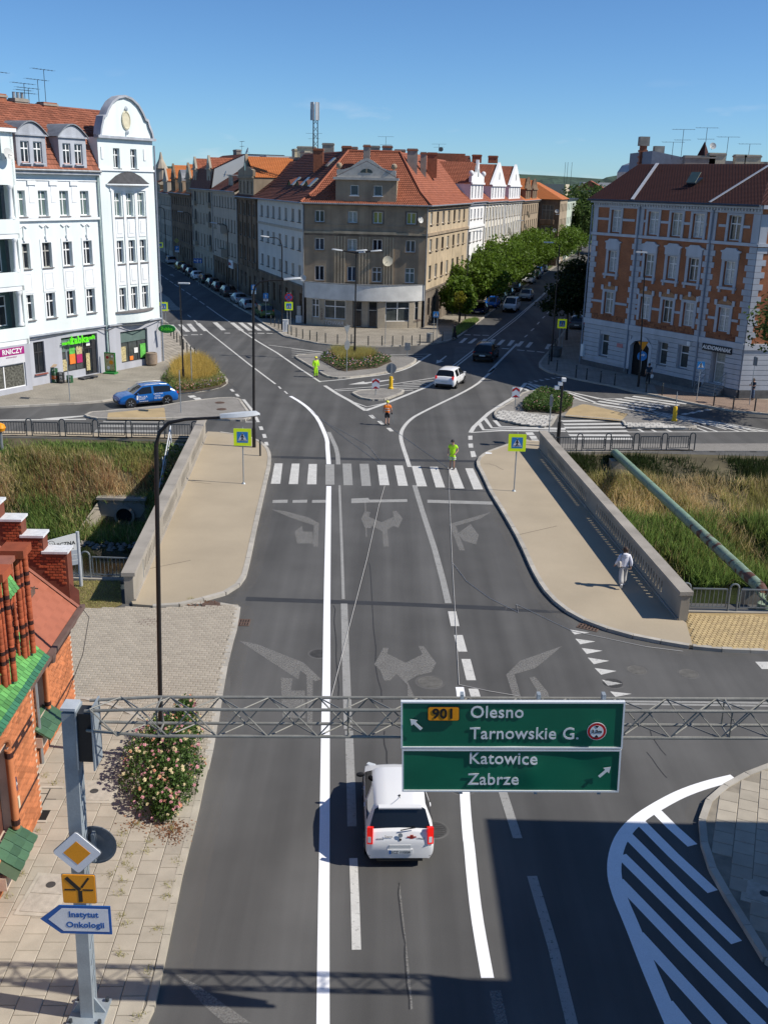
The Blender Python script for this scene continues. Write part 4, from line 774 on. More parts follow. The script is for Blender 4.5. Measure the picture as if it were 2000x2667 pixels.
# roof windows and eyebrow dormers on the left wing
dzl = (zr-zk)/4.9
def on_left(u,o): p = cl+dL*u+nl*o; return (p.x,p.y,zk+(o-1.5)*dzl)
ml = frame((0,0,0),-dL)
for u,o in ((6.3,4.9),(4.5,2.3),(8.3,2.4),(12.6,2.4)):
    x,y,z = on_left(u,o); MB().box(-.45,.45,-.7,.7,0,.14).build('skylight',GL_C,ct,m=T(x,y,z+.05) @ ml @ Matrix.Rotation(math.atan(dzl),4,'X'))
for u in (6.2,10.3,14.3):
    x,y,z = on_left(u,1.9); eb = MB(); nn = 10
    sec = [(-1.3+2.6*k/nn,.62*(math.cos(PI*(-1+2*k/nn))+1)/2) for k in range(nn+1)]
    eb.add([(sx_,0,sz+.02) for sx_,sz in sec]+[(sx_,2.6,sz+.02+.9) for sx_,sz in sec],[(k,k+1,nn+2+k,nn+1+k) for k in range(nn)])
    eo = eb.build('eyebrow_dormer',TILE_D,ct,m=T(x,y,z) @ ml)
    MB().xz(sec,.05,.1).build('dormer_pane',GL_D,eo)
for q0,q1,wy,mt in ((*[(-9.38,127.00,19.41),(-8.22,127.00,19.44)],.9,CHB),(*[(-5.91,125.00,19.71),(-4.83,125.00,19.73)],.9,CHB),(*[(-3.29,120.50,19.74),(-2.53,120.50,19.76)],.9,CHG),(*[(-1.20,124.00,19.82),(-0.06,124.00,19.85)],1.0,CHG),(*[(1.65,122.50,19.51),(2.83,122.50,19.54)],.8,CHG),(*[(3.28,126.00,19.27),(3.98,126.00,19.29)],.8,CHG),(*[(4.19,129.00,19.33),(5.35,129.00,19.35)],.9,CHB)):
    chimney(ct,I4,(q0[0]+q1[0])/2,q0[1]+.4,16.4,q0[2],q1[0]-q0[0],wy,mt,CHB if mt is CHG else None)
# curved shop front and white balcony
def bow(u,amp): return -amp*math.sin(PI*min(max(u/LF,0),1))**.8
def bowpts(u0,u1,amp,n): return [(u0+(u1-u0)*k/n,bow(u0+(u1-u0)*k/n,amp)) for k in range(n+1)]
bp_ = bowpts(-.02,LF+.02,2.25,28)
def curvewall(pts,z0,z1,th):
    mb = MB(); n = len(pts)
    mb.add([(x,y,z0) for x,y in pts]+[(x,y,z1) for x,y in pts]+[(x,y+th,z0) for x,y in pts]+[(x,y+th,z1) for x,y in pts],
           [q for k in range(n-1) for q in ((k,k+1,n+k+1,n+k),(n+k,n+k+1,3*n+k+1,3*n+k),(2*n+k+1,2*n+k,3*n+k,3*n+k+1),(k+1,k,2*n+k,2*n+k+1))]+[(0,n,3*n,2*n),(n-1,2*n-1,4*n-1,3*n-1)]); return mb
WB = M('weathered_white_paint',(.62,.62,.60),.85,.14,.9,.25)
f.part('balcony_parapet',curvewall(bp_,3.12,4.85,.22),WB,smooth=30); f.part('parapet_coping',curvewall(bowpts(-.05,LF+.05,2.32,28),4.85,4.93,.36),ZINC)
mb = MB(); mb.flat([(x,y+.02) for x,y in bp_],3.55); f.part('balcony_floor',mb,BEIGE_D); mb = MB(); mb.flat([(x,y+.02) for x,y in bp_],3.14); f.part('balcony_soffit',mb,BEIGE_D)
STILE = Mbrick('stone_facing_tiles',(.40,.35,.27),(.37,.32,.25),(.3,.26,.2),.5,.4,.008,'wall',.1)
sp_ = bowpts(.25,LF-.25,1.95,40)
def seg(u0,u1): return [(.25+(LF-.5)*k/40,bow(.25+(LF-.5)*k/40,1.95)) for k in range(41) if u0-1e-6 <= .25+(LF-.5)*k/40 <= u1+1e-6]
def at_bow(u): return bow(u,1.95)
for u0,u1 in ((.25,.95),(1.8,2.45),(4.9,5.7),(8.5,9.35),(12.0,12.6),(13.0,LF-.25)):
    pts = [(u0+(u1-u0)*k/4,at_bow(u0+(u1-u0)*k/4)) for k in range(5)]; f.part('pier',curvewall(pts,0,3.13,.5),STILE)
for u0,u1,z0,lab in ((.95,1.8,1.0,None),(2.45,4.9,.95,None),(9.35,12.0,.85,None),(12.6,13.0,1.0,None)):
    pts = [(u0+(u1-u0)*k/4,at_bow(u0+(u1-u0)*k/4)+.06) for k in range(5)]; f.part('stall_riser',curvewall(pts,0,z0,.4),STILE)
    y0,y1 = at_bow(u0)+.2,at_bow(u1)+.2; aa = math.atan2(y1-y0,u1-u0); ln = math.hypot(u1-u0,y1-y0)
    o = ob('shop_window',win_mesh(ln,3.05-z0,'MT' if u1-u0 > .5 else 'T',WHITE),ct,f.m @ T(u0,y0,z0,aa)); ob('pane',pane_mesh(ln,3.05-z0,GL_S),o,T(0,.03,0))
for u0 in (5.75,7.45):
    y0 = at_bow(u0+.4)+.55; o = ob('shop_door',win_mesh(.98,2.9,'T',GREYF),ct,f.m @ T(u0,y0,.12)); ob('pane',pane_mesh(.98,2.9,GL_D),o,T(0,.03,0))
f.box('pier',STILE,6.75,7.42,at_bow(7)+.5,at_bow(7)+.9,0,3.13); f.box('lobby_wall',BEIGE,5.6,8.6,at_bow(7)+.66,at_bow(7)+.75,0,3.13); f.box('doorstep',BEIGE_L,5.6,8.6,at_bow(7)-.15,at_bow(7)+.6,0,.12)
GRAF = M('chalky_graffiti',(.62,.62,.62),.8,.1); GRAFD = M('dark_graffiti',(.08,.03,.035),.8,.2)
text(ct,'TOWAR',.62,GRAF,f.m @ T(3.55,at_bow(3.6)+.03,.48,math.atan2(at_bow(4.3)-at_bow(2.9),1.4)) @ UP,'graffiti',.004,shear=.2)
text(ct,'STARG',.42,GRAFD,f.m @ T(2.1,at_bow(2.1)-.02,1.4,-.5) @ UP @ Matrix.Rotation(-PI/2,4,'Z'),'graffiti',.004)
text(ct,'DEMA',.36,GRAFD,f.m @ T(13.1,at_bow(13.1)-.03,.95,.6) @ UP,'graffiti',.004)
dish(ct,f.m,9.4,-.6,7.4,.55,M('cream_dish',(.6,.55,.42),.5,.08),80,12); dish(ct,f.m,12.9,-.4,11.9,.34,None,75,40)
dish(ct,f.m,.0,-.8,5.3,.36,None,75,-10); dish(ct,fr_.m,18.5,-.6,4.3,.5,None,75,40)
# ---------------------------------------------------------------- terraces along the two streets
def streethouse(side,u0,u1,ev,name,label,rows,n,w_,wallm,basem,roofm,ridge,fm=GREYF,gl=None,gf=4.0,cap=None,st='M',prof=None,mar=.8,pil=None,depth=12):
    base,d = (cl,dL) if side == 'L' else (cr,dR); L = u1-u0
    p = base+d*(u1 if side == 'L' else u0); dd = -d if side == 'L' else d
    t = thing(name,label,'house',(p.x,p.y,0),math.atan2(dd.y,dd.x)); F = Fa(t,(0,0),(1,0))
    gl = gl or [GL_D,GL_S,GL_S,GL_C]; us = [mar+(L-2*mar)*(k+.5)/n for k in range(n)]; hs = []
    for z0,z1 in rows: hs += F.grid(us,[z0],w_,z1-z0,st,fm,gl,BEIGE_D)
    F.wall(0,L,gf,ev,hs,wallm); hs = []
    for k,u in enumerate(us):
        if k == n//2: F.box('door',BROWNF,u-.65,u+.65,.15,.22,.1,2.9); hs.append((u-.65,u+.65,0,2.9))
        else: F.win(u-w_*.5,1.2,w_,2.0,'T',fm,GL_D); hs.append((u-w_*.5,u+w_*.5,1.2,3.2))
    F.wall(0,L,0,gf,hs,basem); F.box('string_course',wallm,0,L,-.14,-.003,gf-.08,gf+.14); F.box('cornice',wallm,0,L,-.3,-.003,ev-.35,ev-.04)
    if pil:
        for k in range(n+1): u = mar+(L-2*mar)*k/n; F.box('pilaster',pil,u-.22,u+.22,-.12,-.004,gf+.15,ev-.4)
    prof_roof(t,I4,0,L,prof or [(-.45,ev),(depth*.5,ridge),(depth,ev)],roofm,cap or wallm,ev-.5)
    F.part('gutter',MB().tube([(0,-.5,ev-.02),(L,-.5,ev-.02)],.08,6),ZINC); F.part('downpipe',MB().tube([(.12,-.1,.2),(.12,-.1,ev)],.07,6),ZINC)
    return t,F,L
def front_gable(t,F,u0,u1,z0,zw,zp,wallm,roofm,wins=0,dep=5.5,y=-.05,style='plain',fm=GREYF):
    um = (u0+u1)/2; hs = []
    if wins:
        for k in range(wins):
            u = u0+(u1-u0)*(k+.5)/wins; ww = min(.9,(u1-u0)/wins*.5); F.win(u-ww/2,z0+.5,ww,min(1.6,zw-z0-.8),'M',fm,GL_D,y=.1); hs.append((u-ww/2,u+ww/2,z0+.5,z0+.5+min(1.6,zw-z0-.8)))
    F.wall(u0,u1,z0,zw,hs,wallm,y=y,name='gable_front'); F.box('cornice',wallm,u0-.15,u1+.15,y-.22,y,zw-.1,zw+.15)
    if style == 'arch': pl = [(u0,zw+.15)]+[(um-(um-u0)*math.cos(PI*k/12),zw+.15+(zp-zw)*math.sin(PI*k/12)) for k in range(1,12)]+[(u1,zw+.15)]
    elif style == 'step': pl = [(u0,zw+.15),(u1,zw+.15),(u1,zw+.9),(u1-.8,zw+1.0),(um+.9,zw+1.5),(um+.15,zp),(um-.15,zp),(um-.9,zw+1.5),(u0+.8,zw+1.0),(u0,zw+.9)]
    else: pl = [(u0,zw+.15),(u1,zw+.15),(um+.1,zp),(um-.1,zp)]
    F.part('gable',MB().xz(pl,y-.06,y+.3),wallm); F.part('gable_light',MB().xz([(um-.28,zw+.9),(um+.28,zw+.9),(um+.28,zw+1.7),(um,zw+2.0),(um-.28,zw+1.7)],y-.08,y-.062),GL_D)
    [F.box('gable_side',wallm,q,q+.15,y+.002,dep,z0,zw) for q in (u0,u1-.15)]
    if style != 'arch':
        course_roof(t,I4,[((u0-.1,y+.2,zw),(u0-.1,dep,zw),(um,dep,zp-.3),(um,y+.2,zp-.3)),((u1+.1,dep,zw),(u1+.1,y+.2,zw),(um,y+.2,zp-.3),(um,dep,zp-.3))],roofm)
    else:
        mb = MB(); q = pl[:]; mb.add([(x,y-.1,z+.05) for x,z in q]+[(x,dep,z+.05) for x,z in q],[(k,k+1,len(q)+k+1,len(q)+k) for k in range(len(q)-1)]); F.part('arch_roof',mb,ZINC)
# left street, nearest first
t,F,L = streethouse('L',23.7,37.3,13.4,'terrace_house','sooty brown terrace house with bright orange tiled gable dormer',[(5.0,6.9),(8.2,10.0),(11.1,12.6)],4,1.1,SOOT,SOOT,TILE_D,18.2,fm=GREYF,pil=SOOT)
front_gable(t,F,1.8,11.6,13.4,16.0,19.0,BEIGE,TILE_O,4,6.5,style='step'); chimney(t,I4,3,8,15,20,1.6,.8,CHC); chimney(t,I4,8,8,15,19.6,2.4,.8,CHC,CHG)
t,F,L = streethouse('L',37.3,57.2,14.0,'terrace_house','grey terrace house with tall narrow teal framed windows and small balconies',[(4.7,6.6),(8.2,9.95),(11.6,13.15)],8,.8,GREYR,SOOT,TILE_D,18.0,fm=M('teal_frame',(.05,.13,.13),.6),gl=[GL_D,GL_S],st='M')
for zz in (4.5,8.0): F.part('balcony',MB().box(9,12,-1.0,0,zz-.2,zz).box(9,12,-1.0,-.94,zz,zz+1.0).box(9,9.06,-1,0,zz,zz+1).box(11.94,12,-1,0,zz,zz+1),GREYR)
F.wall(10,13.2,14.1,16.2,[(10.4,11.3,14.5,15.9),(11.8,12.7,14.5,15.9)],GREYR,y=.8,name='dormer_front'); F.win(10.4,14.5,.9,1.4,'M',y=.9); F.win(11.8,14.5,.9,1.4,'M',y=.9); F.box('dormer_roof',ZINC,9.8,13.4,.6,4,16.2,16.35); dish(t,I4,8.9,.6,16.4,.5)
text(t,'LOKAL',.6,M('red_letters',(.45,.03,.03)),T(14.5,-.2,3.5) @ UP,'shop_lettering'); F.box('shop_board',WHITE,12.6,16.6,-.17,-.02,2.9,4.1)
t,F,L = streethouse('L',57.2,77.0,14.0,'terrace_house','tall tan grey tenement with arched loggias and steep dark mansard',[(4.7,6.7),(8.4,10.1),(11.6,13.5)],6,.85,TANR,TANR,TILE_D,19.5,cap=M('pale_blue_gable',(.42,.45,.46),.9,.06,.4),prof=[(-.4,14.0),(.5,17.3),(5.5,19.6),(12,19.6),(12.2,14)],gl=[GL_S,GL_C])
for u in (3.0,17.2):
    for z0 in (4.9,8.6,11.7):
        pl = [(u-.95,z0-.3),(u+.95,z0-.3),(u+.95,z0+1.2)]+[(u+.95*math.cos(PI*k/8),z0+1.2+.8*math.sin(PI*k/8)) for k in range(1,8)]+[(u-.95,z0+1.2)]
        F.part('loggia_shade_plate',MB().xz(pl,-.07,-.03),M('loggia_shade',(.06,.055,.045),.9)); F.box('loggia_parapet',TANR,u-1.1,u+1.1,-.5,-.08,z0-.5,z0+.3)  # flat dark plate; the loggia's inner shade is put into its colour
for u in (1.5,15.5): front_gable(t,F,u,u+3.4,14.0,17.2,19.3,TANR,TILE_R,1,4.5)
chimney(t,I4,6,7,19,20.6,3,.8,CHG); antenna(t,I4,10,7,19.6,2.2); dish(t,I4,12.5,7.5,20.2,.6); F.box('rear_wing',M('pale_blue_gable'),18.5,24,8,20,8,19.4)
t,F,L = streethouse('L',77.0,104.5,12.9,'terrace_house','long sooty brown terrace house with orange roof and arched dormer',[(4.2,6.4),(7.6,9.6),(10.8,12.2)],9,1.2,SOOT,SOOT,TILE_O,17.6)
front_gable(t,F,1.5,7,12.9,15.6,18.4,SOOT,TILE_O,3,5); front_gable(t,F,11.5,16.5,12.9,15,17.0,BEIGE,TILE_O,2,5,style='arch'); front_gable(t,F,20.5,26,12.9,15.6,18.4,BEIGE,TILE_O,3,5)
t,F,L = streethouse('L',104.5,121,12.6,'terrace_house','whitish terrace house beyond the long brown one on the left street',[(4.2,6.2),(7.4,9.4),(10.2,11.9)],6,1.0,GREYR,GREYR,TILE_D,16.0); front_gable(t,F,6,12,12.6,15,17.8,GREYR,TILE_O,3,5)
t,F,L = streethouse('L',121,150,14.7,'terrace_house','grey ornate terrace house at the far end of the left street',[(4.4,6.4),(8,10),(11.4,13.6)],9,1.0,TANR,TANR,TILE_D,17.5); F.part('turret',MB().lathe([(1.2,14.7),(1.2,17.5),(1.5,17.6),(.5,19.5),(.15,21)],10,(25,1)),TANR)
t,F,L = streethouse('L',150,200,13.5,'terrace_house','farthest row house closing the left street in shade',[(4.4,6.4),(8,10),(11,12.8)],13,1.0,GREYR,SOOT,TILE_D,17)
# right street
t,F,L = streethouse('R',25.0,37.3,13.5,'terrace_house','white terrace house with stepped gable and ball finials',[(5.4,6.6),(8.3,9.65),(11.3,12.6)],4,1.0,WHITER,BEIGE_D,TILE_R,19.0,fm=WHITE)
front_gable(t,F,.6,10.4,13.5,15.9,19.0,WHITER,TILE_R,4,6.5,style='step',fm=WHITE); F.box('string_course',WHITER,0,L,-.2,-.005,10.1,10.4)
for u in (.8,10.2): F.part('ball_finial',MB().lathe([(.1,0),(.3,.2),(.36,.42),(.3,.62),(.1,.75)],12),WHITER,u,0,16.8,smooth=True)
t,F,L = streethouse('R',37.3,57.0,13.4,'terrace_house','cream terrace house with white pilasters and one pointed gable',[(5.0,6.8),(8.0,9.8),(10.9,12.6)],6,1.1,CREAM,CREAM,TILE_R,18.6,fm=WHITE,pil=WHITER); front_gable(t,F,5.2,18.8,13.4,15.7,19.1,WHITER,TILE_R,5,6.5,fm=WHITE)
t,F,L = streethouse('R',57.0,77.0,13.3,'terrace_house','second cream terrace house with white pilasters and pointed gable',[(5.0,6.8),(8.0,9.8),(10.9,12.6)],6,1.1,CREAM,CREAM,TILE_R,18.6,fm=WHITE,pil=WHITER); front_gable(t,F,3.6,17.2,13.3,15.7,19.2,WHITER,TILE_R,5,6.5,fm=WHITE)
dish(t,I4,2,-.6,8.5,.7,None,75,30)
t,F,L = streethouse('R',77.0,103.0,13.2,'terrace_house','dull brown terrace house with orange roofed dormers',[(4.6,6.4),(7.8,9.6),(10.8,12.4)],8,1.1,BEIGE,BEIGE_D,TILE_O,17.2); front_gable(t,F,5,12,13.2,15.2,17.4,SOOT,TILE_O,2,5); front_gable(t,F,15,22,13.2,15.2,17.2,SOOT,TILE_O,2,5)
for u,z in ((2,8.6),(5,10.7),(12,6.8)): dish(t,I4,u,-.6,z,.6,None,75,30)
p = cr+dR*105-nr_*4.2; t = thing('brown_house','dark brown house with orange hipped roof jutting into the right street','house',(p.x,p.y,0),math.atan2(dR.y,dR.x)); F = Fa(t,(0,4.2),(0,-1)); hs = F.grid([1.8],[5.2,9.2],2.4,3.0,'3T',GREYF,[GL_S]); F.wall(-6,4.2,0,13.3,hs,SOOT)
F2 = Fa(t,(0,0),(1,0)); hs = F2.grid([2,5,8,11,14],[4.6,7.8,10.8],1.1,1.6,'M',GREYF); F2.wall(0,16,0,13.3,hs,BEIGE); course_roof(t,I4,[((-.4,-.4,13.3),(16,-.4,13.3),(12,6,16.6),(4,6,16.6)),((-.4,12.5,13.3),(-.4,-.4,13.3),(4,6,16.6),(4,6,16.6))],TILE_O)
for z in (4.4,8.4): F.box('balcony',SOOT,.4,3.2,-.9,0,z,z+.9)
dish(t,F.m,3.7,-.5,11,.4); dish(t,F.m,3.5,-.5,7.2,.4)
p = cr+dR*122-nr_*4.0; t = thing('pale_green_house','pale green flat house at the far end of the right street','house',(p.x,p.y,0),math.atan2(dR.y,dR.x)); F = Fa(t,(0,0),(1,0)); PGR = M('pale_green_render',(.45,.50,.42),.9,.08)
hs = F.grid([3,7,11,15,19,23],[4.6,7.8,10.8],1.4,1.5,'M',WHITE); F.wall(0,26,0,13,hs,PGR); F.box('gable_wall',PGR,0,.1,0,11,0,13); F.box('flat_roof',DARKM,-.3,26.3,-.4,11,13,13.3)
# roofs and chimneys rising behind the corner tenement
t = thing('rear_tenement','grey rear tenement with rooftop chimneys behind the corner house','house',(-8,148,0)); F = Fa(t,(0,0),(1,0))
F.box('wall',GREYR,-6,12,0,14,0,18.4); F.box('parapet',CHG,-6.2,12.2,-.2,14.2,18.4,18.8)
for x,z,wx,mt in ((-4,20.3,2.6,CHC),(-1,20.8,1.6,CHG),(2,20.4,2.2,CHB),(5.5,20.6,1.4,CHG),(9,20.2,1.5,CHB)): chimney(t,I4,x,2,18.8,z,wx,1,mt,CHG)
antenna(t,I4,-3,2,20,2.0); antenna(t,I4,7,2,18.8,3,2)
t = thing('rear_tenement','red brick rear tenement behind the white stepped gable','house',(9,163,0)); F = Fa(t,(0,0),(1,0)); F.box('wall',CHB,-4,2,0,8,0,20.2); prof_roof(t,T(0,0,0),-12,3,[(-.3,18.5),(4,20),(8,18.5)],TILE_D,CHB,18)
antenna(t,I4,-2,1,20.2,1.3,2)
for x,z in ((-8,20.6),(4,20.2),(6.5,20.1)): chimney(t,I4,x,3,19,z,1.4,1,CHC if x in (1,7.5) else CHB)
t = thing('side_terrace','plain terrace row along the shaded side of the right street behind the brick tenement','house',(18.04,94.06,0),math.atan2(dR.y,dR.x)); F = Fa(t,(0,0),(1,0))
for u0,u1,z1,y0 in ((.3,21,14.7,-.0),(21,34,10.8,.2),(34,112,15.2,.0)): F.box('wall',BEIGE,u0,u1,-11,y0,0,z1); F.part('roof',MB().add([(u0,y0+.4,z1),(u1,y0+.4,z1),(u1,-5.5,z1+2.6),(u0,-5.5,z1+2.6),(u0,-11.4,z1),(u1,-11.4,z1)],[(0,1,2,3),(3,2,5,4),(0,3,4),(1,5,2)]),TILE_D)
# mobile phone mast
t = thing('phone_mast','lattice phone mast with white antenna panels above the roofs','mast',(-10.3,142,0))
mb = MB()
for a in range(3): x,y = .45*math.cos(a*2.1),.45*math.sin(a*2.1); mb.tube([(x,y,16),(x*.8,y*.8,23.8)],.06,5)
for k in range(8):
    z = 16.4+k*.9
    for a in range(3): mb.tube([(.43*math.cos(a*2.1),.43*math.sin(a*2.1),z),(.43*math.cos((a+1)*2.1),.43*math.sin((a+1)*2.1),z+.8)],.03,4)
mb.build('lattice',DARKM,t)
for a in range(6): MB().box(-.16,.16,-.08,.08,0,2.2).build('antenna_panel',M('panel_grey',(.5,.51,.52),.5,.05),t,m=T(.5*math.cos(a*1.05),.5*math.sin(a*1.05),23.3,a*1.05+PI/2))

# ---------------------------------------------------------------- red brick tenement on the right
QUO = M('pale_blue_stucco',(.44,.46,.50),.88,.08,.8,.15); QUO2 = M('stucco_trim',(.48,.50,.54),.85,.06,.8,.1)
BRK = Mbrick('red_facing_brick',(.43,.135,.048),(.34,.10,.037),(.28,.18,.12),.26,.075,.012,'wall',.22)
DOGT = Mbrick('patterned_brick',(.36,.15,.07),(.16,.055,.03),(.2,.1,.06),.2,.2,.015,'wall',.15)
bp0 = Vector((18.04,94.06)); bd = Vector((.5534,-.8329)); BL = 17.6; EB = 14.75
bt = thing('brick_tenement','red brick tenement with pale blue quoins and dark red roof, shop sign at its corner','house')
F = Fa(bt,bp0,bd); c1 = bp0+bd*BL; F2 = Fa(bt,c1,Vector((.995,.10))); L2 = 9.0
uw = [2.72,7.0,9.5,11.75,15.3]; WH_ = M('white_window_frame',(.72,.72,.72),.45,.03)
CURT = M('net_curtain_glass',(.42,.45,.46),.12,.28,6,spec=.5,fine=14)
H3 = [(u-.58,u+.58,12.1,13.95) for u in uw]; H2 = [(u-.52,u+.52,8.7,10.5) for u in uw]; H1 = [(u-.55,u+.55,5.05,6.95) for u in uw]
gls = [CURT,CURT,GL_C,CURT,GL_S]
for k,u in enumerate(uw):
    F.win(u-.58,12.1,1.16,1.85,'MT',WH_,gls[k],y=.2); F.win(u-.52,8.7,1.04,1.8,'MT',WH_,gls[(k+1) % 5],y=.2); F.win(u-.55,5.05,1.1,1.9,'MT',WH_,gls[(k+2) % 5],y=.2)
F.wall(0,BL,4.4,11.85,H1+H2,BRK,dep=.3); F.wall(0,BL,11.85,EB,H3,BRK,dep=.3,name='upper_wall')
F.box('string_course',QUO2,-.05,BL+.05,-.16,-.003,11.75,11.98); F.box('string_course',QUO2,-.05,BL+.05,-.18,-.003,3.95,4.42); F.box('eaves_frieze',QUO,-.05,BL+.05,-.08,-.004,14.12,14.5); F.box('cornice',QUO2,-.15,BL+.2,-.42,.0,14.5,14.78)
for k in range(60): F.box('dentil',QUO2,.05+k*.293,.19+k*.293,-.2,-.085,14.3,14.47)
F.box('brick_frieze',DOGT,0,BL,-.035,-.004,4.46,4.95)
for u0,u1 in ((0,.55),(5.15,5.95),(12.85,13.55),(16.95,BL)):
    z = 4.42; k = 0
    while z < 11.7: F.box('quoin',QUO,u0-(.0 if u0 == 0 else .0)-(.0 if k % 2 else (.22 if u0 > 0 else 0)),u1+(.0 if k % 2 else (.22 if u1 < BL else 0)),-.07,-.004,z+.01,min(z+.44,11.74)); z += .455; k += 1
    F.box('pilaster',QUO,u0,u1,-.075,-.004,11.99,14.1)
for u in uw:
    mb = MB().box(u-.8,u-.58,-.09,-.004,11.99,14.1).box(u+.58,u+.8,-.09,-.004,11.99,14.1).box(u-.58,u+.58,-.09,-.004,13.95,14.1); F.part('window_surround',mb,QUO)
    mb = MB().box(u-.78,u-.52,-.08,-.004,8.55,10.62).box(u+.52,u+.78,-.08,-.004,8.55,10.62).box(u-.52,u+.52,-.08,-.004,10.5,10.62).box(u-.86,u+.86,-.22,-.004,8.36,8.55); F.part('window_surround',mb,QUO)
    for s_ in (-1,1): F.box('sill_bracket',QUO,u+s_*.68-.09,u+s_*.68+.09,-.16,-.005,8.1,8.36)
    hood = [(u-.8,10.62),(u+.8,10.62),(u+.8,11.15),(u+.95,11.22),(u+.95,11.3),(u+.62,11.36),(u+.45,11.52),(u-.45,11.52),(u-.62,11.36),(u-.95,11.3),(u-.95,11.22),(u-.8,11.15)]
    F.part('window_hood',MB().xz(hood,-.17,-.005),QUO2)
    mb = MB().box(u-.8,u-.55,-.08,-.004,4.96,7.1).box(u+.55,u+.8,-.08,-.004,4.96,7.1).box(u-.55,u+.55,-.08,-.004,6.95,7.1); F.part('window_surround',mb,QUO)
    arc = [(u-.85,7.12),(u+.85,7.12)]+[(u+.85-1.7*k/8,7.25+.38*math.sin(PI*k/8)) for k in range(9)]; F.part('brick_arch',MB().xz(arc,-.06,-.005),M('yellow_brick',(.38,.20,.10),.9,.2,6,.2))
    for dx,dz in ((-.85,7.15),(0,7.45),(.85,7.15)): F.box('keystone',QUO2,u+dx-.13,u+dx+.13,-.13,-.062,dz,dz+.38)
    F.box('label_mould',QUO2,u-.95,u+.95,-.12,-.006,7.1,7.17)
ubr = [0.55,uw[0]-.8,uw[0]+.8,4.93,5.95,uw[1]-.8,uw[1]+.8,uw[2]-.8,uw[2]+.8,uw[3]-.8,uw[3]+.8,12.6,13.78,uw[4]-.8,uw[4]+.8,16.72]
for i in range(0,len(ubr),2):
    for zz in (13.05,5.95): F.box('wall_band',QUO,ubr[i],ubr[i+1],-.06,-.004,zz,zz+.2)
# rusticated ground floor: bands of blocks proud of the joints
gh = [(2.1,3.2,1.25,3.2),(5.9,8.05,0,3.25),(9.0,10.05,1.5,3.4),(11.2,12.3,1.55,3.45),(14.7,16.0,.9,3.5)]
F.wall(0,BL,0,3.96,gh,QUO,y=0,dep=.45,name='ground_floor_wall'); F.box('plinth',M('dark_plinth',(.12,.12,.12),.9,.2),.0,5.85,-.22,-.003,0,.55); F.box('plinth',M('dark_plinth'),8.1,13.9,-.22,-.003,0,.75); F.box('plinth',M('dark_plinth'),16.3,BL,-.22,-.003,0,.75)
for k in range(8):
    z = .78+k*.4; cuts = sorted((h[0]-.03,h[1]+.03) for h in gh if h[2] < z+.34 and h[3] > z); u_ = .02
    for a_,b_ in cuts+[(BL-.02,None)]:
        if a_-u_ > .05: F.box('rustication_band',QUO,u_,a_,-.1,-.003,z,z+.33)
        u_ = b_
for u,z0,w_,h in ((2.1,1.25,1.1,1.95),(9.0,1.5,1.05,1.9),(11.2,1.55,1.1,1.9)): F.win(u,z0,w_,h,'T',WH_,GL_S,y=.3,sill=M('dark_plinth'))
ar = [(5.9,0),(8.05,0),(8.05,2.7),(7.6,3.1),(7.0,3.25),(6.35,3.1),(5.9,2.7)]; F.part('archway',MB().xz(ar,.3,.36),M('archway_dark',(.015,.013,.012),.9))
F.part('arch_surround',MB().xz([(5.6,.6),(5.9,.6),(5.9,2.7),(6.35,3.1),(7.0,3.25),(7.6,3.1),(8.05,2.7),(8.05,.6),(8.35,.6),(8.35,2.9),(7.7,3.5),(7,3.65),(6.2,3.5),(5.6,2.9)],-.13,-.092),QUO2)
o = F.win(14.8,.9,1.1,2.55,'T',WH_,GL_C,y=.35,name='door')
mb = MB()
for k in range(5): mb.box(14.3,16.3,-1.3+.26*k,-.1,.0,.17*(k+1))
F.part('door_steps',mb,M('step_grey',(.25,.24,.23),.9,.15))
for u in (14.3,16.3): F.part('handrail',MB().tube([(u,-1.3,.2),(u,-1.3,1.1),(u,-.15,1.9),(u,-.15,.9)],.03,6).tube([(u,-1.3,.65),(u,-.15,1.4)],.02,6),GREYM)
F.box('shop_sign',M('sign_black',(.02,.022,.03),.5),13.75,16.6,-.26,-.1,3.42,3.98); text(bt,'AUDIOMANIAK',.42,WHITE,F.m @ T(15.18,-.275,3.7) @ UP,'shop_lettering',.005,bold=.012,shear=.25,sx=.92)
F.box('house_plate',M('plate_red_white',(.5,.2,.2),.5),4.3,5.0,-.13,-.1,2.3,2.65); F.box('alarm_box',WHITE,12.2,12.5,-.3,-.1,3.55,3.9); F.box('meter_box',WHITE,.05,.35,-.35,-.1,.9,2.0)
for u in (-.12,5.5,13.2): F.part('downpipe',MB().tube([(u,-.16,.3),(u,-.16,14.3)],.07,6),M('blue_grey_pipe',(.22,.25,.3),.6))
# chamfered corner
h2 = [(2.0,3.1,5.05,6.95),(2.0,3.1,8.7,10.5),(2.0,3.1,12.1,13.95),(5.6,6.7,5.05,6.95),(5.6,6.7,8.7,10.5),(5.6,6.7,12.1,13.95)]
for a in h2: F2.win(a[0],a[2],1.1,a[3]-a[2],'MT',WH_,GL_S,y=.2)
F2.wall(0,L2,4.4,EB,h2,BRK); F2.wall(0,L2,0,3.96,[],QUO,name='ground_floor_wall')
for k in range(8): F2.box('rustication_band',QUO,0,L2,-.1,-.004,.78+k*.4,1.14+k*.4)
F2.box('plinth',M('dark_plinth'),0,L2,-.2,-.003,0,.75); F2.box('string_course',QUO2,-.05,L2,-.18,-.003,3.95,4.42); F2.box('string_course',QUO2,-.05,L2,-.16,-.003,11.75,11.98); F2.box('cornice',QUO2,-.1,L2,-.42,0,14.5,14.78)
z = 4.42; k = 0
while z < 11.7: F2.box('quoin',QUO,0,.8 if k % 2 else .5,-.07,-.004,z+.01,z+.44); z += .455; k += 1
F2.box('pilaster',QUO,0,.6,-.075,-.004,11.99,14.1)
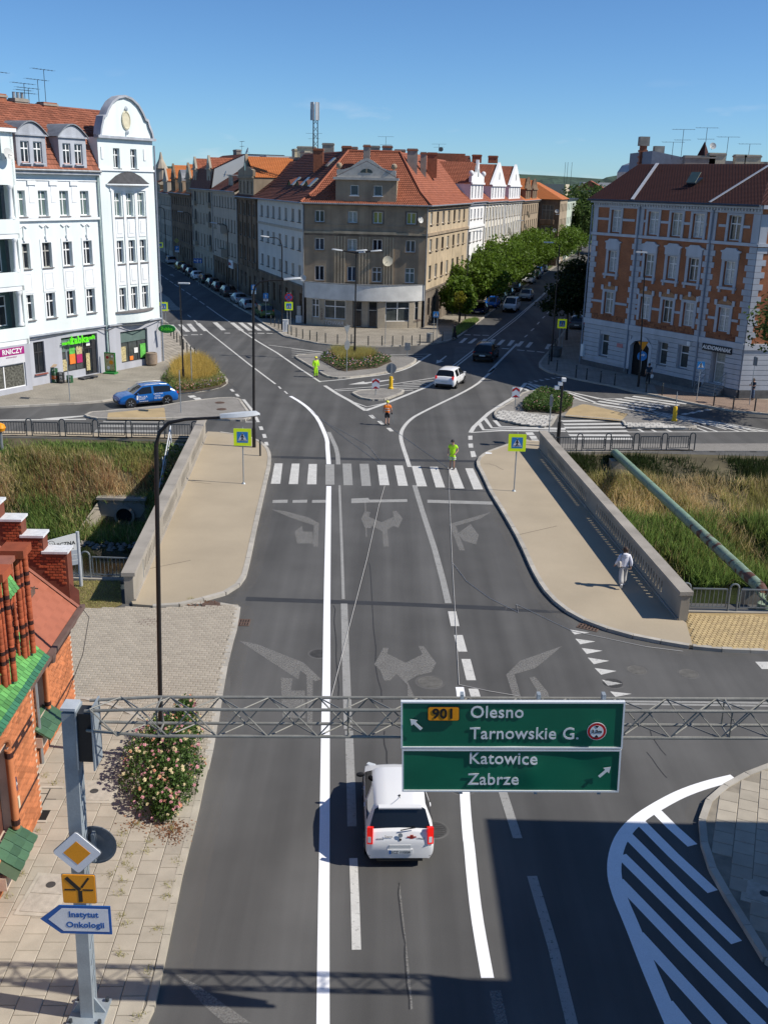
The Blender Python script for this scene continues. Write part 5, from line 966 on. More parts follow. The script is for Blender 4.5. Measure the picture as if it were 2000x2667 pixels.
MB().flat([(bp0.x,bp0.y),(c1.x,c1.y),(c1.x+9*.995,c1.y+.9),(c1.x+14,c1.y+14),(bp0.x+10,bp0.y+6.6)],14.7).build('attic_floor',DARKM,bt)
nb = Vector((.8329,.5534)); e0 = bp0-bd*.4-nb*.5; e1 = c1-nb*.5+bd*.2; ra = bp0+nb*5; rb_ = bp0+bd*14.2+nb*5; e2 = c1+Vector((9,.5)); e3 = bp0+nb*12.5-bd*.4; rb2 = rb_+Vector((10,1.2)); ZR = 17.85
course_roof(bt,I4,[((e0.x,e0.y,14.8),(e1.x,e1.y,14.8),(rb_.x,rb_.y,ZR),(ra.x,ra.y,ZR)),((e1.x,e1.y,14.8),(e2.x,e2.y,14.8),(rb2.x,rb2.y,ZR),(rb_.x,rb_.y,ZR)),((e3.x,e3.y,14.8),(e0.x,e0.y,14.8),(ra.x,ra.y,ZR),(ra.x,ra.y,ZR))],TILE_M,cw=.3,ch=.22,lift=.02)
def onb(u,t_): p = bp0+bd*u+nb*(-.5+5.5*t_); return (p.x,p.y,14.87+(ZR-14.8)*t_)
FLASH = M('zinc_flashing',(.55,.56,.58),.4,.08,metal=.4)
MB().bar(onb(4.85,0),onb(2.2,1),.28,.05).build('roof_flashing',FLASH,bt); MB().bar(onb(13.0,0),onb(14.15,1),.25,.05).build('roof_flashing',FLASH,bt)
MB().tube([(*(bp0-nb*.62-bd*.3),14.72),(*(c1-nb*.62+bd*.2),14.72)],.1,6).build('gutter',M('dark_gutter',(.06,.07,.09),.5),bt)
x,y,z = onb(9.0,.5); o = MB().box(-.45,.45,-.5,.5,0,.12).build('roof_hatch',GL_D,bt,m=T(x,y,z) @ frame((0,0,0),bd) @ Matrix.Rotation(R(27),4,'X')); MB().box(-.48,.48,0,1.0,0,.05).build('hatch_lid',M('hatch_green',(.2,.22,.17)),o,m=T(0,-.5,.15) @ Matrix.Rotation(R(28),4,'X') @ T(0,0,0))
MB().prism([(c1.x+9,c1.y+.9),(c1.x+9,c1.y+14),(bp0.x+10,bp0.y+6.6),(bp0.x+10.2,bp0.y+6)],0,14.6).build('rear_wall',BRK,bt)
# roofs behind it
t = thing('rear_block','blue grey blank walled block with chimneys behind the brick tenement roof','house',(33,108,0)); F = Fa(t,(0,0),(1,0)); BGW = M('blue_grey_wall',(.20,.23,.28),.9,.1)
F.part('wall',MB().xz([(-7,0),(16,0),(16,18.3),(-3,18.7),(-7,19.4)],0,10),BGW)
for x,z,wx,mt in ((-2.6,19.0,3.0,CHG),(-.9,19.3,1.6,CHC),(1.4,19.2,1.0,CHC),(2.6,19.2,1.6,CHC),(7.2,19.4,2.6,CHC)): chimney(t,I4,x,-1.2,17.8,z,wx,.9,mt,CHG)
MB().lathe([(.55,18.8),(.7,19.0),(.02,20.5)],4,(-1.0,3)).build('pyramid_roof',TILE_M,t); F.box('parapet',CHG,3.4,6,-.6,.6,18,18.6)
for x,h,kd in ((-5.2,1.6,1),(-4.3,2.8,0),(-2.0,3.0,0),(.2,2.2,1),(2.4,1.6,1),(5.6,2.6,1)): antenna(t,I4,x,-.8,18.6,h,kd)
dish(t,I4,-1.5,-1.6,19.9,.32)
t = thing('ribbed_chimney','tall banded brick chimney with a flared cap left of the brick tenement roof','chimney',(26.1,112.5,0)); MB().box(-.32,.32,-.32,.32,0,20.0).build('shaft',CHB,t)
for z in (18.2,18.8,19.4): MB().box(-.42,.42,-.42,.42,z,z+.2).build('band',CHB,t)
MB().box(-.5,.5,-.5,.5,20.0,20.9).build('cap',CHG,t)
t = thing('ribbed_chimney','shorter grey chimney beside the tall banded one','chimney',(27.6,112,0)); MB().box(-.3,.3,-.3,.3,0,19.3).build('shaft',CHG,t); MB().box(-.5,.5,-.45,.45,19.3,20.0).build('cap',CHG,t)
t = thing('curved_dormer_house','far house with curved metal dormer hood left of the brick tenement','house',(30.0,125,0)); MB().box(-2.2,.5,0,8,0,15.6).build('wall',CREAM,t); MB().xz([(-2.5,15.6),(-2.5,17.6),(-2.0,18.4),(-1.2,18.7),(-1.2,15.6)],0,6).build('hood',ZINC,t); MB().xz([(-1.2,15.6),(-1.2,17.6),(4,17.6),(4,15.6)],.5,6).build('roof',TILE_R,t)

# ---------------------------------------------------------------- white tenement with the green shop, left
MINT = M('pale_mint_render',(.70,.76,.75),.88,.045,.35,.1); WTR = M('white_stucco',(.76,.78,.79),.85,.05,.6,.08); LGR = M('light_grey_render',(.40,.41,.45),.88,.06,.5,.12); DGR = M('blue_grey_stucco',(.36,.38,.42),.85,.12,.8,.12)
for m_,a_ in ((MINT,.04),(WTR,.05),(DGR,.2),(LGR,.08),(QUO,.07),(QUO2,.1)): streaks(m_,1.6,1.6,.1,a_)
wp = Vector((-27.69,76.68)); wd_ = Vector((.494,.8695)); wt = thing('white_tenement','pale mint white tenement with curved gable tower and green shop at street level','house')
F = Fa(wt,wp,wd_); um = [.98,3.1,5.18,7.28]; SILLM = M('dark_sill',(.16,.15,.15),.8,.1)
hs = []
for j,(z0,h) in enumerate(((5.15,1.9),(8.95,1.85),(12.72,1.85))):
    for k,u in enumerate(um):
        F.win(u-.45,z0,.9,h,'MT',GREYF if j == 1 and k < 2 else WHITE,[GL_D,GL_D,GL_G][j] if k != 2 or j < 2 else GL_G,y=.2,sill=SILLM); hs.append((u-.45,u+.45,z0,z0+h))
F.wall(-.1,8.75,3.95,16.0,hs,MINT,dep=.3)
for u in um:
    F.part('window_surround',MB().box(u-.62,u-.45,-.05,-.003,8.9,11.05).box(u+.45,u+.62,-.05,-.003,8.9,11.05).box(u-.45,u+.45,-.05,-.003,10.8,11.05),WTR)
    F.part('window_surround',MB().box(u-.58,u-.45,-.045,-.003,5.1,7.1).box(u+.45,u+.58,-.045,-.003,5.1,7.1).box(u-.45,u+.45,-.045,-.003,7.05,7.12),WTR)
    F.box('apron_panel',WTR,u-.62,u+.62,-.05,-.003,7.15,8.78); F.part('panel_moulding',MB().box(u-.42,u-.36,-.075,-.052,7.35,8.6).box(u+.36,u+.42,-.075,-.052,7.35,8.6).box(u-.36,u+.36,-.075,-.052,7.35,7.41).box(u-.36,u+.36,-.075,-.052,8.54,8.6),WTR)
    F.box('garland_knob',WTR,u-.1,u+.1,-.16,-.052,10.95,11.3); F.part('garland',MB().tube([(u-.55,-.04,12.1),(u-.3,-.06,11.92),(u,-.07,12.1),(u+.3,-.06,11.92),(u+.55,-.04,12.1)],.05,6).tube([(u,-.05,12.0),(u,-.04,11.2)],.045,6),WTR)
for u in (2.05,4.15,6.22): F.box('pilaster_panel',WTR,u-.25,u+.25,-.06,-.003,13.7,15.2); F.box('bracket',WTR,u-.4,u+.4,-.14,-.061,14.95,15.25)
F.wall(-.1,8.7,12.6,15.3,[(u-.45,u+.45,12.72,14.57) for u in um],WTR,y=-.03,dep=.03,name='frieze'); F.box('string_course',WTR,-.1,8.75,-.2,-.03,12.4,12.58); F.box('string_course',WTR,-.1,8.75,-.1,-.031,15.28,15.4); F.box('cornice',DGR,-.2,8.75,-.5,.0,15.75,16.05)
F.part('gutter',MB().tube([(-.2,-.58,16.02),(8.7,-.58,16.02)],.09,6),ZINC)
# roof and dormers
YR = 5.2
course_roof(wt,F.m,[((-6,-.35,16.1),(9.0,-.35,16.1),(9.0,1.05,18.9),(-6,1.05,18.9)),((-6,1.05,18.9),(9.6,1.05,18.9),(9.6,YR,21.0),(-6,YR,21.0)),((9.6,10.5,18.5),(-6,10.5,18.5),(-6,YR,21.0),(9.6,YR,21.0)),
    ((9.0,1.0,18.6),(15.2,1.0,18.6),(15.2,YR,21.0),(9.0,YR,21.0))],TILE_W,cw=.3,ch=.36,lift=.06)
for u0 in (.75,4.75):
    w_ = 2.75; hs = [(u0+.38,u0+1.18,16.5,18.0),(u0+1.57,u0+2.37,16.5,18.0)]
    F.wall(u0,u0+w_,16.05,18.45,hs,DGR,y=-.3,name='dormer_front')
    for h in hs: F.win(h[0],h[2],.8,1.5,'MT',WHITE,GL_D,y=-.18,sill=DGR)
    for s_ in (u0,u0+w_-.12): F.box('dormer_cheek',DGR,s_,s_+.12,-.298,1.6,16.1,18.45)
    pl = [(u0-.12+(w_+.24)*k/12,18.45+.85*math.sin(PI*k/12)) for k in range(13)]
    F.part('dormer_gable',MB().xz([(u0-.12,18.45)]+pl[1:-1]+[(u0+w_+.12,18.45)],-.36,-.2),DGR)
    mb = MB(); pp = [(u0-.2+(w_+.4)*k/14,18.47+.95*math.sin(PI*k/14)) for k in range(15)]
    mb.add([(x,y,z) for y in (-.5,2.6) for x,z in pp]+[(x,-.5,z-.09) for x,z in pp],[(k,k+1,16+k,15+k) for k in range(14)]+[(30+k,31+k,k+1,k) for k in range(14)]); F.part('dormer_roof',mb,ZINC,smooth=30); F.box('dormer_cornice',DGR,u0-.15,u0+w_+.15,-.45,-.3,18.38,18.5)
# tower
TW0,TW1,TY = 8.75,15.0,-.3
th = [(q-.38,q+.38,z0,z0+h) for q in (10.62,11.98,13.3) for z0,h in ((5.0,1.9),(8.9,1.8),(12.6,1.85))]; ta = [(10.4,11.12,16.33,17.85),(12.35,13.07,16.33,17.85)]
F.wall(TW0,TW1,3.95,18.6,th+ta,MINT,y=TY,dep=.32,name='tower_wall'); F.box('tower_side',MINT,TW0,TW0+.1,TY+.003,3,3.95,18.6); F.box('tower_side',MINT,TW1-.1,TW1,TY+.003,9,.2,18.6)
for h in th+ta: F.win(h[0],h[2],h[1]-h[0],h[3]-h[2],'MT',WHITE,GL_D if h[2] < 12 or h[2] > 16 else GL_G,y=TY+.2,sill=SILLM if h[2] > 16 else None)
for u in (10.0,11.3,12.64,13.95): F.box('pilaster',WTR,u-.14,u+.14,TY-.08,TY-.003,5.0,15.0)
for q in (10.62,11.98,13.3):
    for z0 in (7.1,10.95): F.box('apron_panel',WTR,q-.42,q+.42,TY-.05,TY-.003,z0,z0+1.6); F.box('panel_inset',WTR,q-.24,q+.24,TY-.08,TY-.052,z0+.3,z0+1.3)
    for z0 in (8.75,12.45): F.box('sill_band',SILLM,q-.5,q+.5,TY-.12,TY-.004,z0,z0+.1)
F.box('tower_surround',WTR,9.75,13.95,TY-.1,TY-.004,14.6,15.15)
hp = [(9.55,15.15),(9.75,15.3),(10.5,15.75),(11.2,16.0),(11.95,16.1),(12.7,16.0),(13.4,15.75),(14.15,15.3),(14.35,15.15)]
mb = MB(); mb.add([(x,TY-.02,z) for x,z in hp]+[(9.4+4.95*k/8,TY-.75*math.sin(PI*k/8)-.12,15.15) for k in range(9)],[(k,k+1,10+k,9+k) for k in range(8)]); F.part('hood_roof',mb,M('dark_slate_hood',(.05,.05,.055),.7,.25,3,.4)); F.part('hood_soffit',MB().prism([(9.4+4.95*k/8,TY-.75*math.sin(PI*k/8)-.12) for k in range(9)]+[(14.35,TY-.01),(9.4,TY-.01)],15.03,15.14,True),WTR)
bw_ = [(9.7+4.4*k/12,TY-.75*math.sin(PI*k/12)) for k in range(13)]; F.part('bay_apron',MB().prism(bw_+[(14.1,TY),(9.7,TY)],4.05,4.85,True),MINT); F.part('bay_ledge',MB().prism([(x+(.05 if x > 12 else -.05),y-.1) for x,y in bw_]+[(14.15,TY),(9.65,TY)],4.851,4.98),SILLM)
for u in (10.2,13.2): F.box('stucco_tassel',WTR,u-.25+(-.9 if u < 11 else .9),u+.0+(-.9 if u < 11 else .9),TY-.06,TY-.004,17.0,17.9)
F.box('string_course',WTR,TW0,TW1,TY-.12,TY-.004,16.12,16.28); F.box('cornice',DGR,TW0-.15,TW1+.15,TY-.32,TY+.2,18.55,18.75)
um_ = 11.95; gp_ = [(9.0,18.75),(15.05,18.75),(14.9,19.3),(14.6,19.8),(14.5,20.15),(14.2,20.25),(13.9,20.75),(13.4,21.3),(12.7,21.7),(11.95,21.85),(11.2,21.7),(10.5,21.3),(10.0,20.75),(9.7,20.25),(9.4,20.15),(9.3,19.8),(9.1,19.3)]
F.part('curved_gable',MB().xz(gp_,TY,TY+.35),MINT)
mb = MB(); gq = gp_[1:]+[gp_[0]]; cx_ = um_
mb.add([(cx_+(x-cx_)*1.012,y,z+.04) for y in (TY-.18,TY+.6) for x,z in gq]+[(cx_+(x-cx_)*.965,TY-.18,z-.13) for x,z in gq],[(k,k+1,16+1+k+0,16+k+0) if False else (k,k+1,len(gq)+k+1,len(gq)+k) for k in range(len(gq)-1)]+[(2*len(gq)+k,2*len(gq)+k+1,k+1,k) for k in range(len(gq)-1)]); F.part('gable_coping',mb,DGR,smooth=30)
F.part('medallion',MB().lathe([(.0,0),(.42,0),(.5,.06),(.42,.12),(.36,.06),(.0,.05)],20,m=T(12.0,TY-.01,20.0) @ Matrix.Diagonal((1,1,1.5,1)) @ UP),M('cream_medallion',(.6,.55,.4)))
for z in (19.1,20.85): F.part('scroll',MB().lathe([(.05,-.1),(.22,0),(.05,.1)],10,m=T(12.0,TY-.08,z) @ Matrix.Rotation(PI/2,4,'Y')),WTR)
# ground floor
gh = [(1.05,2.1,1.0,3.45),(3.85,7.7,.15,3.45),(10.05,13.3,.65,3.28)]
F.wall(-.1,8.75,0,3.96,gh,LGR,name='ground_floor_wall',dep=.35); F.wall(TW0,TW1,0,3.96,gh,LGR,y=TY,name='ground_floor_wall',dep=.35); F.box('ledge',DGR,-.2,8.75,-.16,-.003,3.9,4.02); F.box('ledge',DGR,8.75,15.05,TY-.16,TY-.003,3.9,4.02)
DKF = M('dark_shop_frame',(.035,.035,.038),.5)
F.win(1.05,1.0,1.05,2.45,'MT',DKF,GL_D,sill=M('red_sill',(.25,.07,.05)))
F.win(3.85,.7,2.4,2.75,'3T',DKF,GL_S,y=.2,name='shop_window'); F.win(6.35,.15,.95,3.3,'MT',DKF,GL_D,y=.2,name='shop_door'); F.box('stall_riser',LGR,3.85,6.3,.1,.3,0,.7); F.box('door_jamb',DKF,7.3,7.7,.2,.3,.15,3.45); F.win(10.05,.65,3.25,2.63,'3T',DKF,GL_S,y=TY+.2,name='shop_window')
F.box('window_blind',GL_G,10.15,13.2,TY+.17,TY+.2,2.35,3.2); F.box('window_blind',GL_G,3.95,6.2,.17,.2,2.3,3.3)
GRN = M('shop_green',(.10,.62,.02),.5,.03,emit=.25); GRND = M('dark_sign_green',(.02,.22,.04),.5,.05)
F.box('sign_rail',GREYM,3.8,7.4,-.14,-.1,2.98,3.03); F.box('sign_rail',GREYM,3.8,7.4,-.14,-.1,3.15,3.2)
text(wt,'\u017cabka',.82,GRN,F.m @ T(5.55,-.2,3.15) @ UP,'shop_lettering',.04,bold=.02); text(wt,'market',.38,GRN,F.m @ T(4.3,-.2,3.05) @ UP,'shop_lettering',.03,bold=.01); text(wt,'caf\u00e9',.42,GRN,F.m @ T(6.9,-.2,3.2) @ UP,'shop_lettering',.03,bold=.01)
POST = [M('poster_green',(.12,.45,.08),.6,.3,4),M('poster_orange',(.75,.2,.03),.6,.15,3),M('poster_magenta',(.4,.02,.12),.6,.15,3),M('poster_mixed',(.45,.38,.2),.6,.5,7),M('poster_white',(.7,.7,.68),.6,.08,5)]
for a,b,c,d,k,yy in ((4.75,5.35,2.05,2.6,0,.17),(4.75,5.35,1.25,2.04,1,.17),(5.5,6.1,1.95,2.6,3,.17),(5.5,6.1,1.25,1.94,2,.17),(3.95,4.5,.8,1.7,3,.17),(6.5,6.9,.5,1.9,3,.17),(6.6,7.0,2.5,2.9,4,.17),(10.2,10.75,.75,2.0,3,TY+.17),(12.5,13.15,.8,2.0,0,TY+.17),(11.75,12.2,1.3,1.75,4,TY+.17),(11.2,11.6,.75,1.1,1,TY+.17)): F.box('poster',POST[k],a,b,yy-.02,yy,c,d)
o = F.part('hanging_sign',MB().prism([(.75*math.cos(PI*k/12)*1.0,.36*math.sin(PI*k/12)*1.0) for k in range(24)],-.08,.08,True),GRND,0,0,0); o.matrix_local = F.m @ T(14.75,TY-.95,3.15) @ Matrix.Rotation(R(-62),4,'Z') @ UP
text(o,'\u017cabka',.42,GRN,T(0,0,.085),'lettering',.004)
F.part('sign_bracket',MB().tube([(14.75,TY,3.6),(14.75,TY-1.7,3.6)],.03,6),DARKM)
F.part('cable',MB().tube([(-.2,-.1,3.8),(1.2,-.12,3.72),(3,-.12,3.78),(5.5,-.12,3.86),(7.8,-.12,3.75),(8.6,-.35,3.6),(9.6,-.4,3.86),(12,-1.05,3.8),(14.9,-.45,3.86)],.035,5),DARKM)
F.part('downpipe',MB().tube([(-.15,-.15,.1),(-.15,-.15,15.8)],.08,6),M('pale_pipe',(.5,.54,.55),.6)); F.part('downpipe',MB().tube([(8.7,-.15,.3),(8.7,-.15,15.6)],.08,6),M('mint_pipe',(.45,.55,.52),.6)); F.part('downpipe',MB().tube([(15.08,TY-.1,.2),(15.08,TY-.1,18.2)],.07,6),M('blue_grey_pipe'))
# projecting loggia bay on the left
BY = -1.0; AQ = M('loggia_green',(.13,.20,.18),.9,.1)
for z0,z1 in ((4.0,7.5),(7.9,11.3),(11.6,14.95)):
    F.box('loggia_recess',AQ,-5,-.25,.6,.7,z0,z1); F.box('loggia_slab',WTR,-5,-.2,BY,.6,z0-.35,z0); F.box('loggia_parapet',MINT,-5,-.25,BY-.05,BY+.1,z0,z0+1.0 if z0 > 5 else z0+.9)
    F.part('column',MB().lathe([(.24,z0+1),(.24,z0+1.15),(.17,z0+1.25),(.15,z1-.35),(.2,z1-.25),(.26,z1-.12),(.26,z1)],14,(-.65,BY+.15)),WTR,smooth=True)
    F.win(-2.3,z0+.9,1.5,2.2,'MT',WHITE,GL_D,y=.5)
F.box('loggia_pier',MINT,-.4,-.12,BY,.05,3.6,18.6); F.box('loggia_attic',MINT,-5,-.25,BY,.6,14.95,16.2); F.wall(-5,-.25,16.2,18.6,[(-2.6,-1.2,16.6,18.2)],MINT,y=BY); F.box('recess_back',AQ,-5,-.3,BY+.7,BY+.8,16.2,18.6); F.box('cornice',WTR,-5,.0,BY-.3,BY+.3,18.5,18.75); dish(wt,F.m,-1.0,BY-.4,17.0,.42)
course_roof(wt,F.m,[((-5,BY-.3,18.75),(.1,BY-.3,18.75),(-2.0,3,20.6),(-5,3,20.6)),((.1,BY-.3,18.75),(.1,3,18.8),(-2.0,3,20.6),(-2.0,3,20.6))],TILE_W,cw=.3,ch=.36,lift=.06)
F.wall(-5,-.2,0,3.65,[(-4.6,-.72,.5,3.4)],LGR,y=BY,name='ground_floor_wall',dep=.4); F.box('side_wall',LGR,-.3,-.2,BY+.01,.1,0,3.65)
MAG = M('sign_magenta',(.32,.01,.17),.5,.05); F.box('shop_fascia',MAG,-4.6,-.75,BY-.06,BY-.01,2.95,3.5); F.box('shop_subfascia',M('sign_pale',(.6,.6,.62),.5,.05),-4.6,-.75,BY-.05,BY-.012,2.3,2.94)
text(wt,'RNICZY',.5,WHITE,F.m @ T(-.95,BY-.07,3.22) @ UP,'shop_lettering',.006,'RIGHT',bold=.012); text(wt,'www.serwis.pl',.16,M('sign_magenta'),F.m @ T(-1.5,BY-.06,2.82) @ UP,'shop_lettering',.004,'RIGHT')
F.win(-4.6,.5,3.88,1.78,'M',WHITE,M('shop_display',(.10,.10,.085),.15,.7,6,spec=.5,fine=10),y=BY+.1,name='shop_window')
MB().box(0,15.0,10.4,10.5,0,18.5).build('rear_wall',MINT,wt,m=F.m); MB().box(-5,-4.9,-.9,10.4,0,18.6).build('end_wall',MINT,wt,m=F.m)
for x,y,z0,z1,wx,mt,pots in ((4.2,5.4,20.3,21.5,1.3,CHB,2),(6.3,5.4,20.3,21.3,1.3,CHG,3),(9.0,5.2,20.4,21.2,1.4,CHB,0)): chimney(wt,F.m,x,y,z0,z1,wx,.8,mt,CHG,pots)
for x,h,kd in ((4.3,2.0,1),(6.8,1.4,0),(7.2,1.1,0),(8.9,2.6,1),(8.2,1.8,1)): antenna(wt,F.m,x,5.2,21.0,h,kd)
dish(wt,F.m,15.3,.3,6.6,.62,WHITE,75,80)
FLW = M('pink_flowers',(.62,.03,.14),.8,.3,9)
mb = MB()
for k in range(170): x,y,z = random.uniform(15.05,15.9),random.uniform(.6,1.8),random.gauss(5.0,.3); s_ = .09; a = random.uniform(0,6); mb.add([(x-s_*math.cos(a),y-s_*math.sin(a),z-.05),(x+s_*math.cos(a),y+s_*math.sin(a),z-.05),(x+s_*math.cos(a),y+s_*math.sin(a),z+.1),(x-s_*math.cos(a),y-s_*math.sin(a),z+.1)],[(0,1,2,3)])
tag(F.part('balcony_flowers',mb,FLW),kind='stuff'); F.part('balcony',MB().box(15,16.0,.4,2.2,3.9,4.1).box(15.9,16.0,.4,2.2,4.1,4.9).box(15,16,.4,.45,4.1,4.9),DARKM)

# ================================================================ brick gatehouse, bottom left
MORT = M('pale_mortar',(.56,.45,.36),.95,.15,2,.2)
OBR = M('orange_brick',(.47,.165,.068),.85,.16,1.2,.2,rnd=.25); OBRD = M('red_gable_brick',(.36,.085,.035),.85,.18,2,.2,rnd=.25); DBR = M('dark_glazed_brick',(.045,.018,.016),.5,.2,6)
gh = thing('brick_gatehouse','orange brick gatehouse with green glazed tiles and stepped white capped gable','building')
def brick_mesh(w,h,mat,d=.014):
    mb = MB(); a,b = w/2-.008,h/2-.008
    mb.add([(-a,0,-b),(a,0,-b),(a,0,b),(-a,0,b),(-a+.004,-d,-b+.004),(a-.004,-d,-b+.004),(a-.004,-d,b-.004),(-a+.004,-d,b-.004)],[(4,5,6,7),(0,1,5,4),(1,2,6,5),(2,3,7,6),(3,0,4,7)]); return mb.mesh('brick',mat)
def bond(par,m,u0,u1,z0,z1,ok,w=.25,h=.083,mat=OBR,dark=None,limit=300):
    A = []; B = []; j = 0; z = z0
    while z+h <= z1+1e-6:
        u = u0-(w/2 if j % 2 else 0)
        while u < u1:
            c = (u+w/2,z+h/2)
            if c[0]-w*.45 > u0-.01 and c[0]+w*.45 < u1+.01 and ok(*c): (B if dark and dark(c[0],c[1],j,int(round((u-u0)/w))) else A).append(m @ T(c[0],random.uniform(-.002,.002),c[1]))
            u += w
        z += h; j += 1
    pieces(par,'brick',brick_mesh(w,h,mat),A,limit=limit)
    if B: pieces(par,'dark_brick',brick_mesh(w,h,DBR,.016),B,limit=limit)
# near block: wall faces the road (+x); u runs towards the camera
MIR = Matrix.Diagonal((1,-1,1,1))
NB = Fa(gh,(-8.60,22.35),(.042,-.999)); NB.m = NB.m @ MIR; NL = 8.5
niche = lambda u,z: 1.95 < u < 3.2 and .95 < z < 3.3
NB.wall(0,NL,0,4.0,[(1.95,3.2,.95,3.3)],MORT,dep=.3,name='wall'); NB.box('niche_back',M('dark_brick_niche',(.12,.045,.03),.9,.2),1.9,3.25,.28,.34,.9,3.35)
bond(gh,NB.m,0,4.6,.02,3.95,lambda u,z: not niche(u,z),dark=lambda u,z,j,i: (j in (33,35) or (j in (34,) and i % 2)) or (j == 14) or (j > 44 and i % 2 and j == 45))
NB.part('niche_column',MB().tube([(1.95,-.02,1.0),(1.95,-.02,3.1)],.09,10),OBR,smooth=True)
for z in (1.1,2.9): NB.part('column_ring',MB().tube([(1.95,-.02,z),(1.95,-.02,z+.14)],.1,10),DBR)
NB.part('niche_arch',MB().tube([(1.9+.65*(1-math.cos(PI*k/8)),-.02,3.2+.35*math.sin(PI*k/8)) for k in range(9)],.07,8),OBR)
NB.box('house_number',M('number_plate_blue',(.02,.03,.09),.5),1.66,1.80,-.04,-.017,1.85,2.2); text(gh,'5A',.14,WHITE,T(-8.485,20.62,2.03,PI/2) @ UP,'lettering',.002); NB.box('bell_plate',M('pale_plate',(.6,.55,.4)),1.95-.35,1.70,-.045,-.017,1.35,1.65)
GT = [M('green_glazed_tile',(.12,.33,.09),.25,.15,2,.1,spec=.6,rnd=.4),M('dark_green_glazed_tile',(.05,.17,.09),.2,.2,2,.1,spec=.6,rnd=.25)]
def tile_mesh(w,L,mat):
    mb = MB(); a = w/2-.008
    mb.add([(-a,0,0),(a,0,0),(a,L*.5,0),(-a,L*.5,0),(-a,0,.035),(-a*.4,-.012,.05),(a*.4,-.012,.05),(a,0,.035),(a,L,.018),(-a,L,.018)],[(4,5,6,7,8,9),(0,1,7,6,5,4),(1,2,8,7),(0,4,9,3)]); return mb.mesh('glazed_tile',mat)
def skirt(par,m,u0,u1,p0,p1,rows,w,mat,first=None):
    """tiles on a slope: p0=(y,z) lower edge, p1=(y,z) upper edge"""
    sl = Vector((0,p1[0]-p0[0],p1[1]-p0[1])); L = sl.length/rows; rot = Matrix.Rotation(math.atan2(sl.z,sl.y),4,'X')
    MB().add([(u0,p0[0],p0[1]-.01),(u1,p0[0],p0[1]-.01),(u1,p1[0],p1[1]-.01),(u0,p1[0],p1[1]-.01)],[(0,1,2,3)]).build('tile_bed',M('tile_bed',(.06,.09,.05)),par,m=m)
    ms = [[],[]]
    for r in range(rows):
        n = int((u1-u0)/w)
        for k in range(n): ms[1 if first and r == 0 else 0].append(m @ T(u0+(k+.5)*w,p0[0]+sl.y*r/rows,p0[1]+sl.z*r/rows) @ rot)
    pieces(par,'glazed_tile',tile_mesh(w,L*1.25,mat),ms[0])
    if ms[1]: pieces(par,'glazed_tile',tile_mesh(w,L*1.25,GT[1]),ms[1])
skirt(gh,NB.m,-1.0,5.0,(-.2,4.0),(.55,4.72),6,.165,GT[0],True)
NB.box('eaves_course',M('eaves_wood',(.22,.13,.07),.8),-1.0,5.0,-.17,.05,3.9,3.985)
skirt(gh,NB.m,1.75,3.4,(-.42,.62),(.1,1.0),3,.33,M('sill_green_tile',(.07,.14,.075),.3,.2,2,.1,spec=.5,rnd=.2)); NB.box('sill_body',MORT,1.75,3.4,-.2,.2,.35,.68)
# turret storey with colonettes
TB = Fa(gh,(-9.0,22.95),(.042,-.999)); TB.m = TB.m @ MIR; TB.wall(.0,7,4.3,7.0,[],MORT,name='turret_wall'); TB.box('turret_side',MORT,.0,.1,.0,3,4.3,7.0)
bond(gh,TB.m,.1,2.2,4.5,6.95,lambda u,z: True,mat=OBRD)
for u0 in (.12,1.62,3.2):
    for du,dy,r in ((0,-.36,.07),(.13,-.28,.04),(.24,-.22,.07),(.34,-.12,.04)):
        zt = 7.05; mb = MB(); k = 0; z = 4.3+abs(dy)*.2
        while z < zt-.02: mb.lathe([(r*.97,z),(r,z+.008),(r,z+.145),(r*.97,z+.15)],12); z += .155
        TB.part('colonette',mb,OBRD,u0+du,dy,0,smooth=30)
        for z in (4.9,5.15,6.2,6.45): TB.part('column_ring',MB().lathe([(r*1.04,z),(r*1.04,z+.1)],12),DBR,u0+du,dy,0)
    TB.box('turret_cap',OBRD,u0-.14,u0+.5,-.5,.1,7.05,7.25)
TB.box('turret_cornice',M('dull_red_board',(.26,.10,.07),.8,.15),.5,7,-.3,3.2,7.02,7.14)
for uc in (1.05,2.6):
    vou = [(uc+.42*math.cos(PI*k/12),5.75+.42*math.sin(PI*k/12)) for k in range(13)]
    for k in range(12):
        a,b = vou[k],vou[k+1]; TB.part('voussoir',MB().xz([a,b,(uc+(b[0]-uc)*1.45,5.75+(b[1]-5.75)*1.45),(uc+(a[0]-uc)*1.45,5.75+(a[1]-5.75)*1.45)],-.12,-.0),DBR if k % 2 else OBRD)
    TB.part('arch_window',MB().xz([(uc-.4,4.6),(uc+.4,4.6),(uc+.4,5.75)]+[(uc+.4*math.cos(PI*k/8),5.75+.4*math.sin(PI*k/8)) for k in range(1,8)]+[(uc-.4,5.75)],-.03,.02),GL_D)
    for s_ in (-.44,.4):
        for k in range(8): TB.box('jamb_brick',DBR if k % 2 else OBRD,uc+s_,uc+s_+.14 if s_ > 0 else uc+s_+.04,-.1,-.002,4.55+k*.15,4.69+k*.15)
    skirt(gh,TB.m,uc-.45,uc+.45,(-.3,6.3),(.02,6.9),5,.18,GT[0])
MB().box(.0,7,.0,3.2,6.9,7.0).build('turret_roof',M('dull_red_board'),gh,m=TB.m)
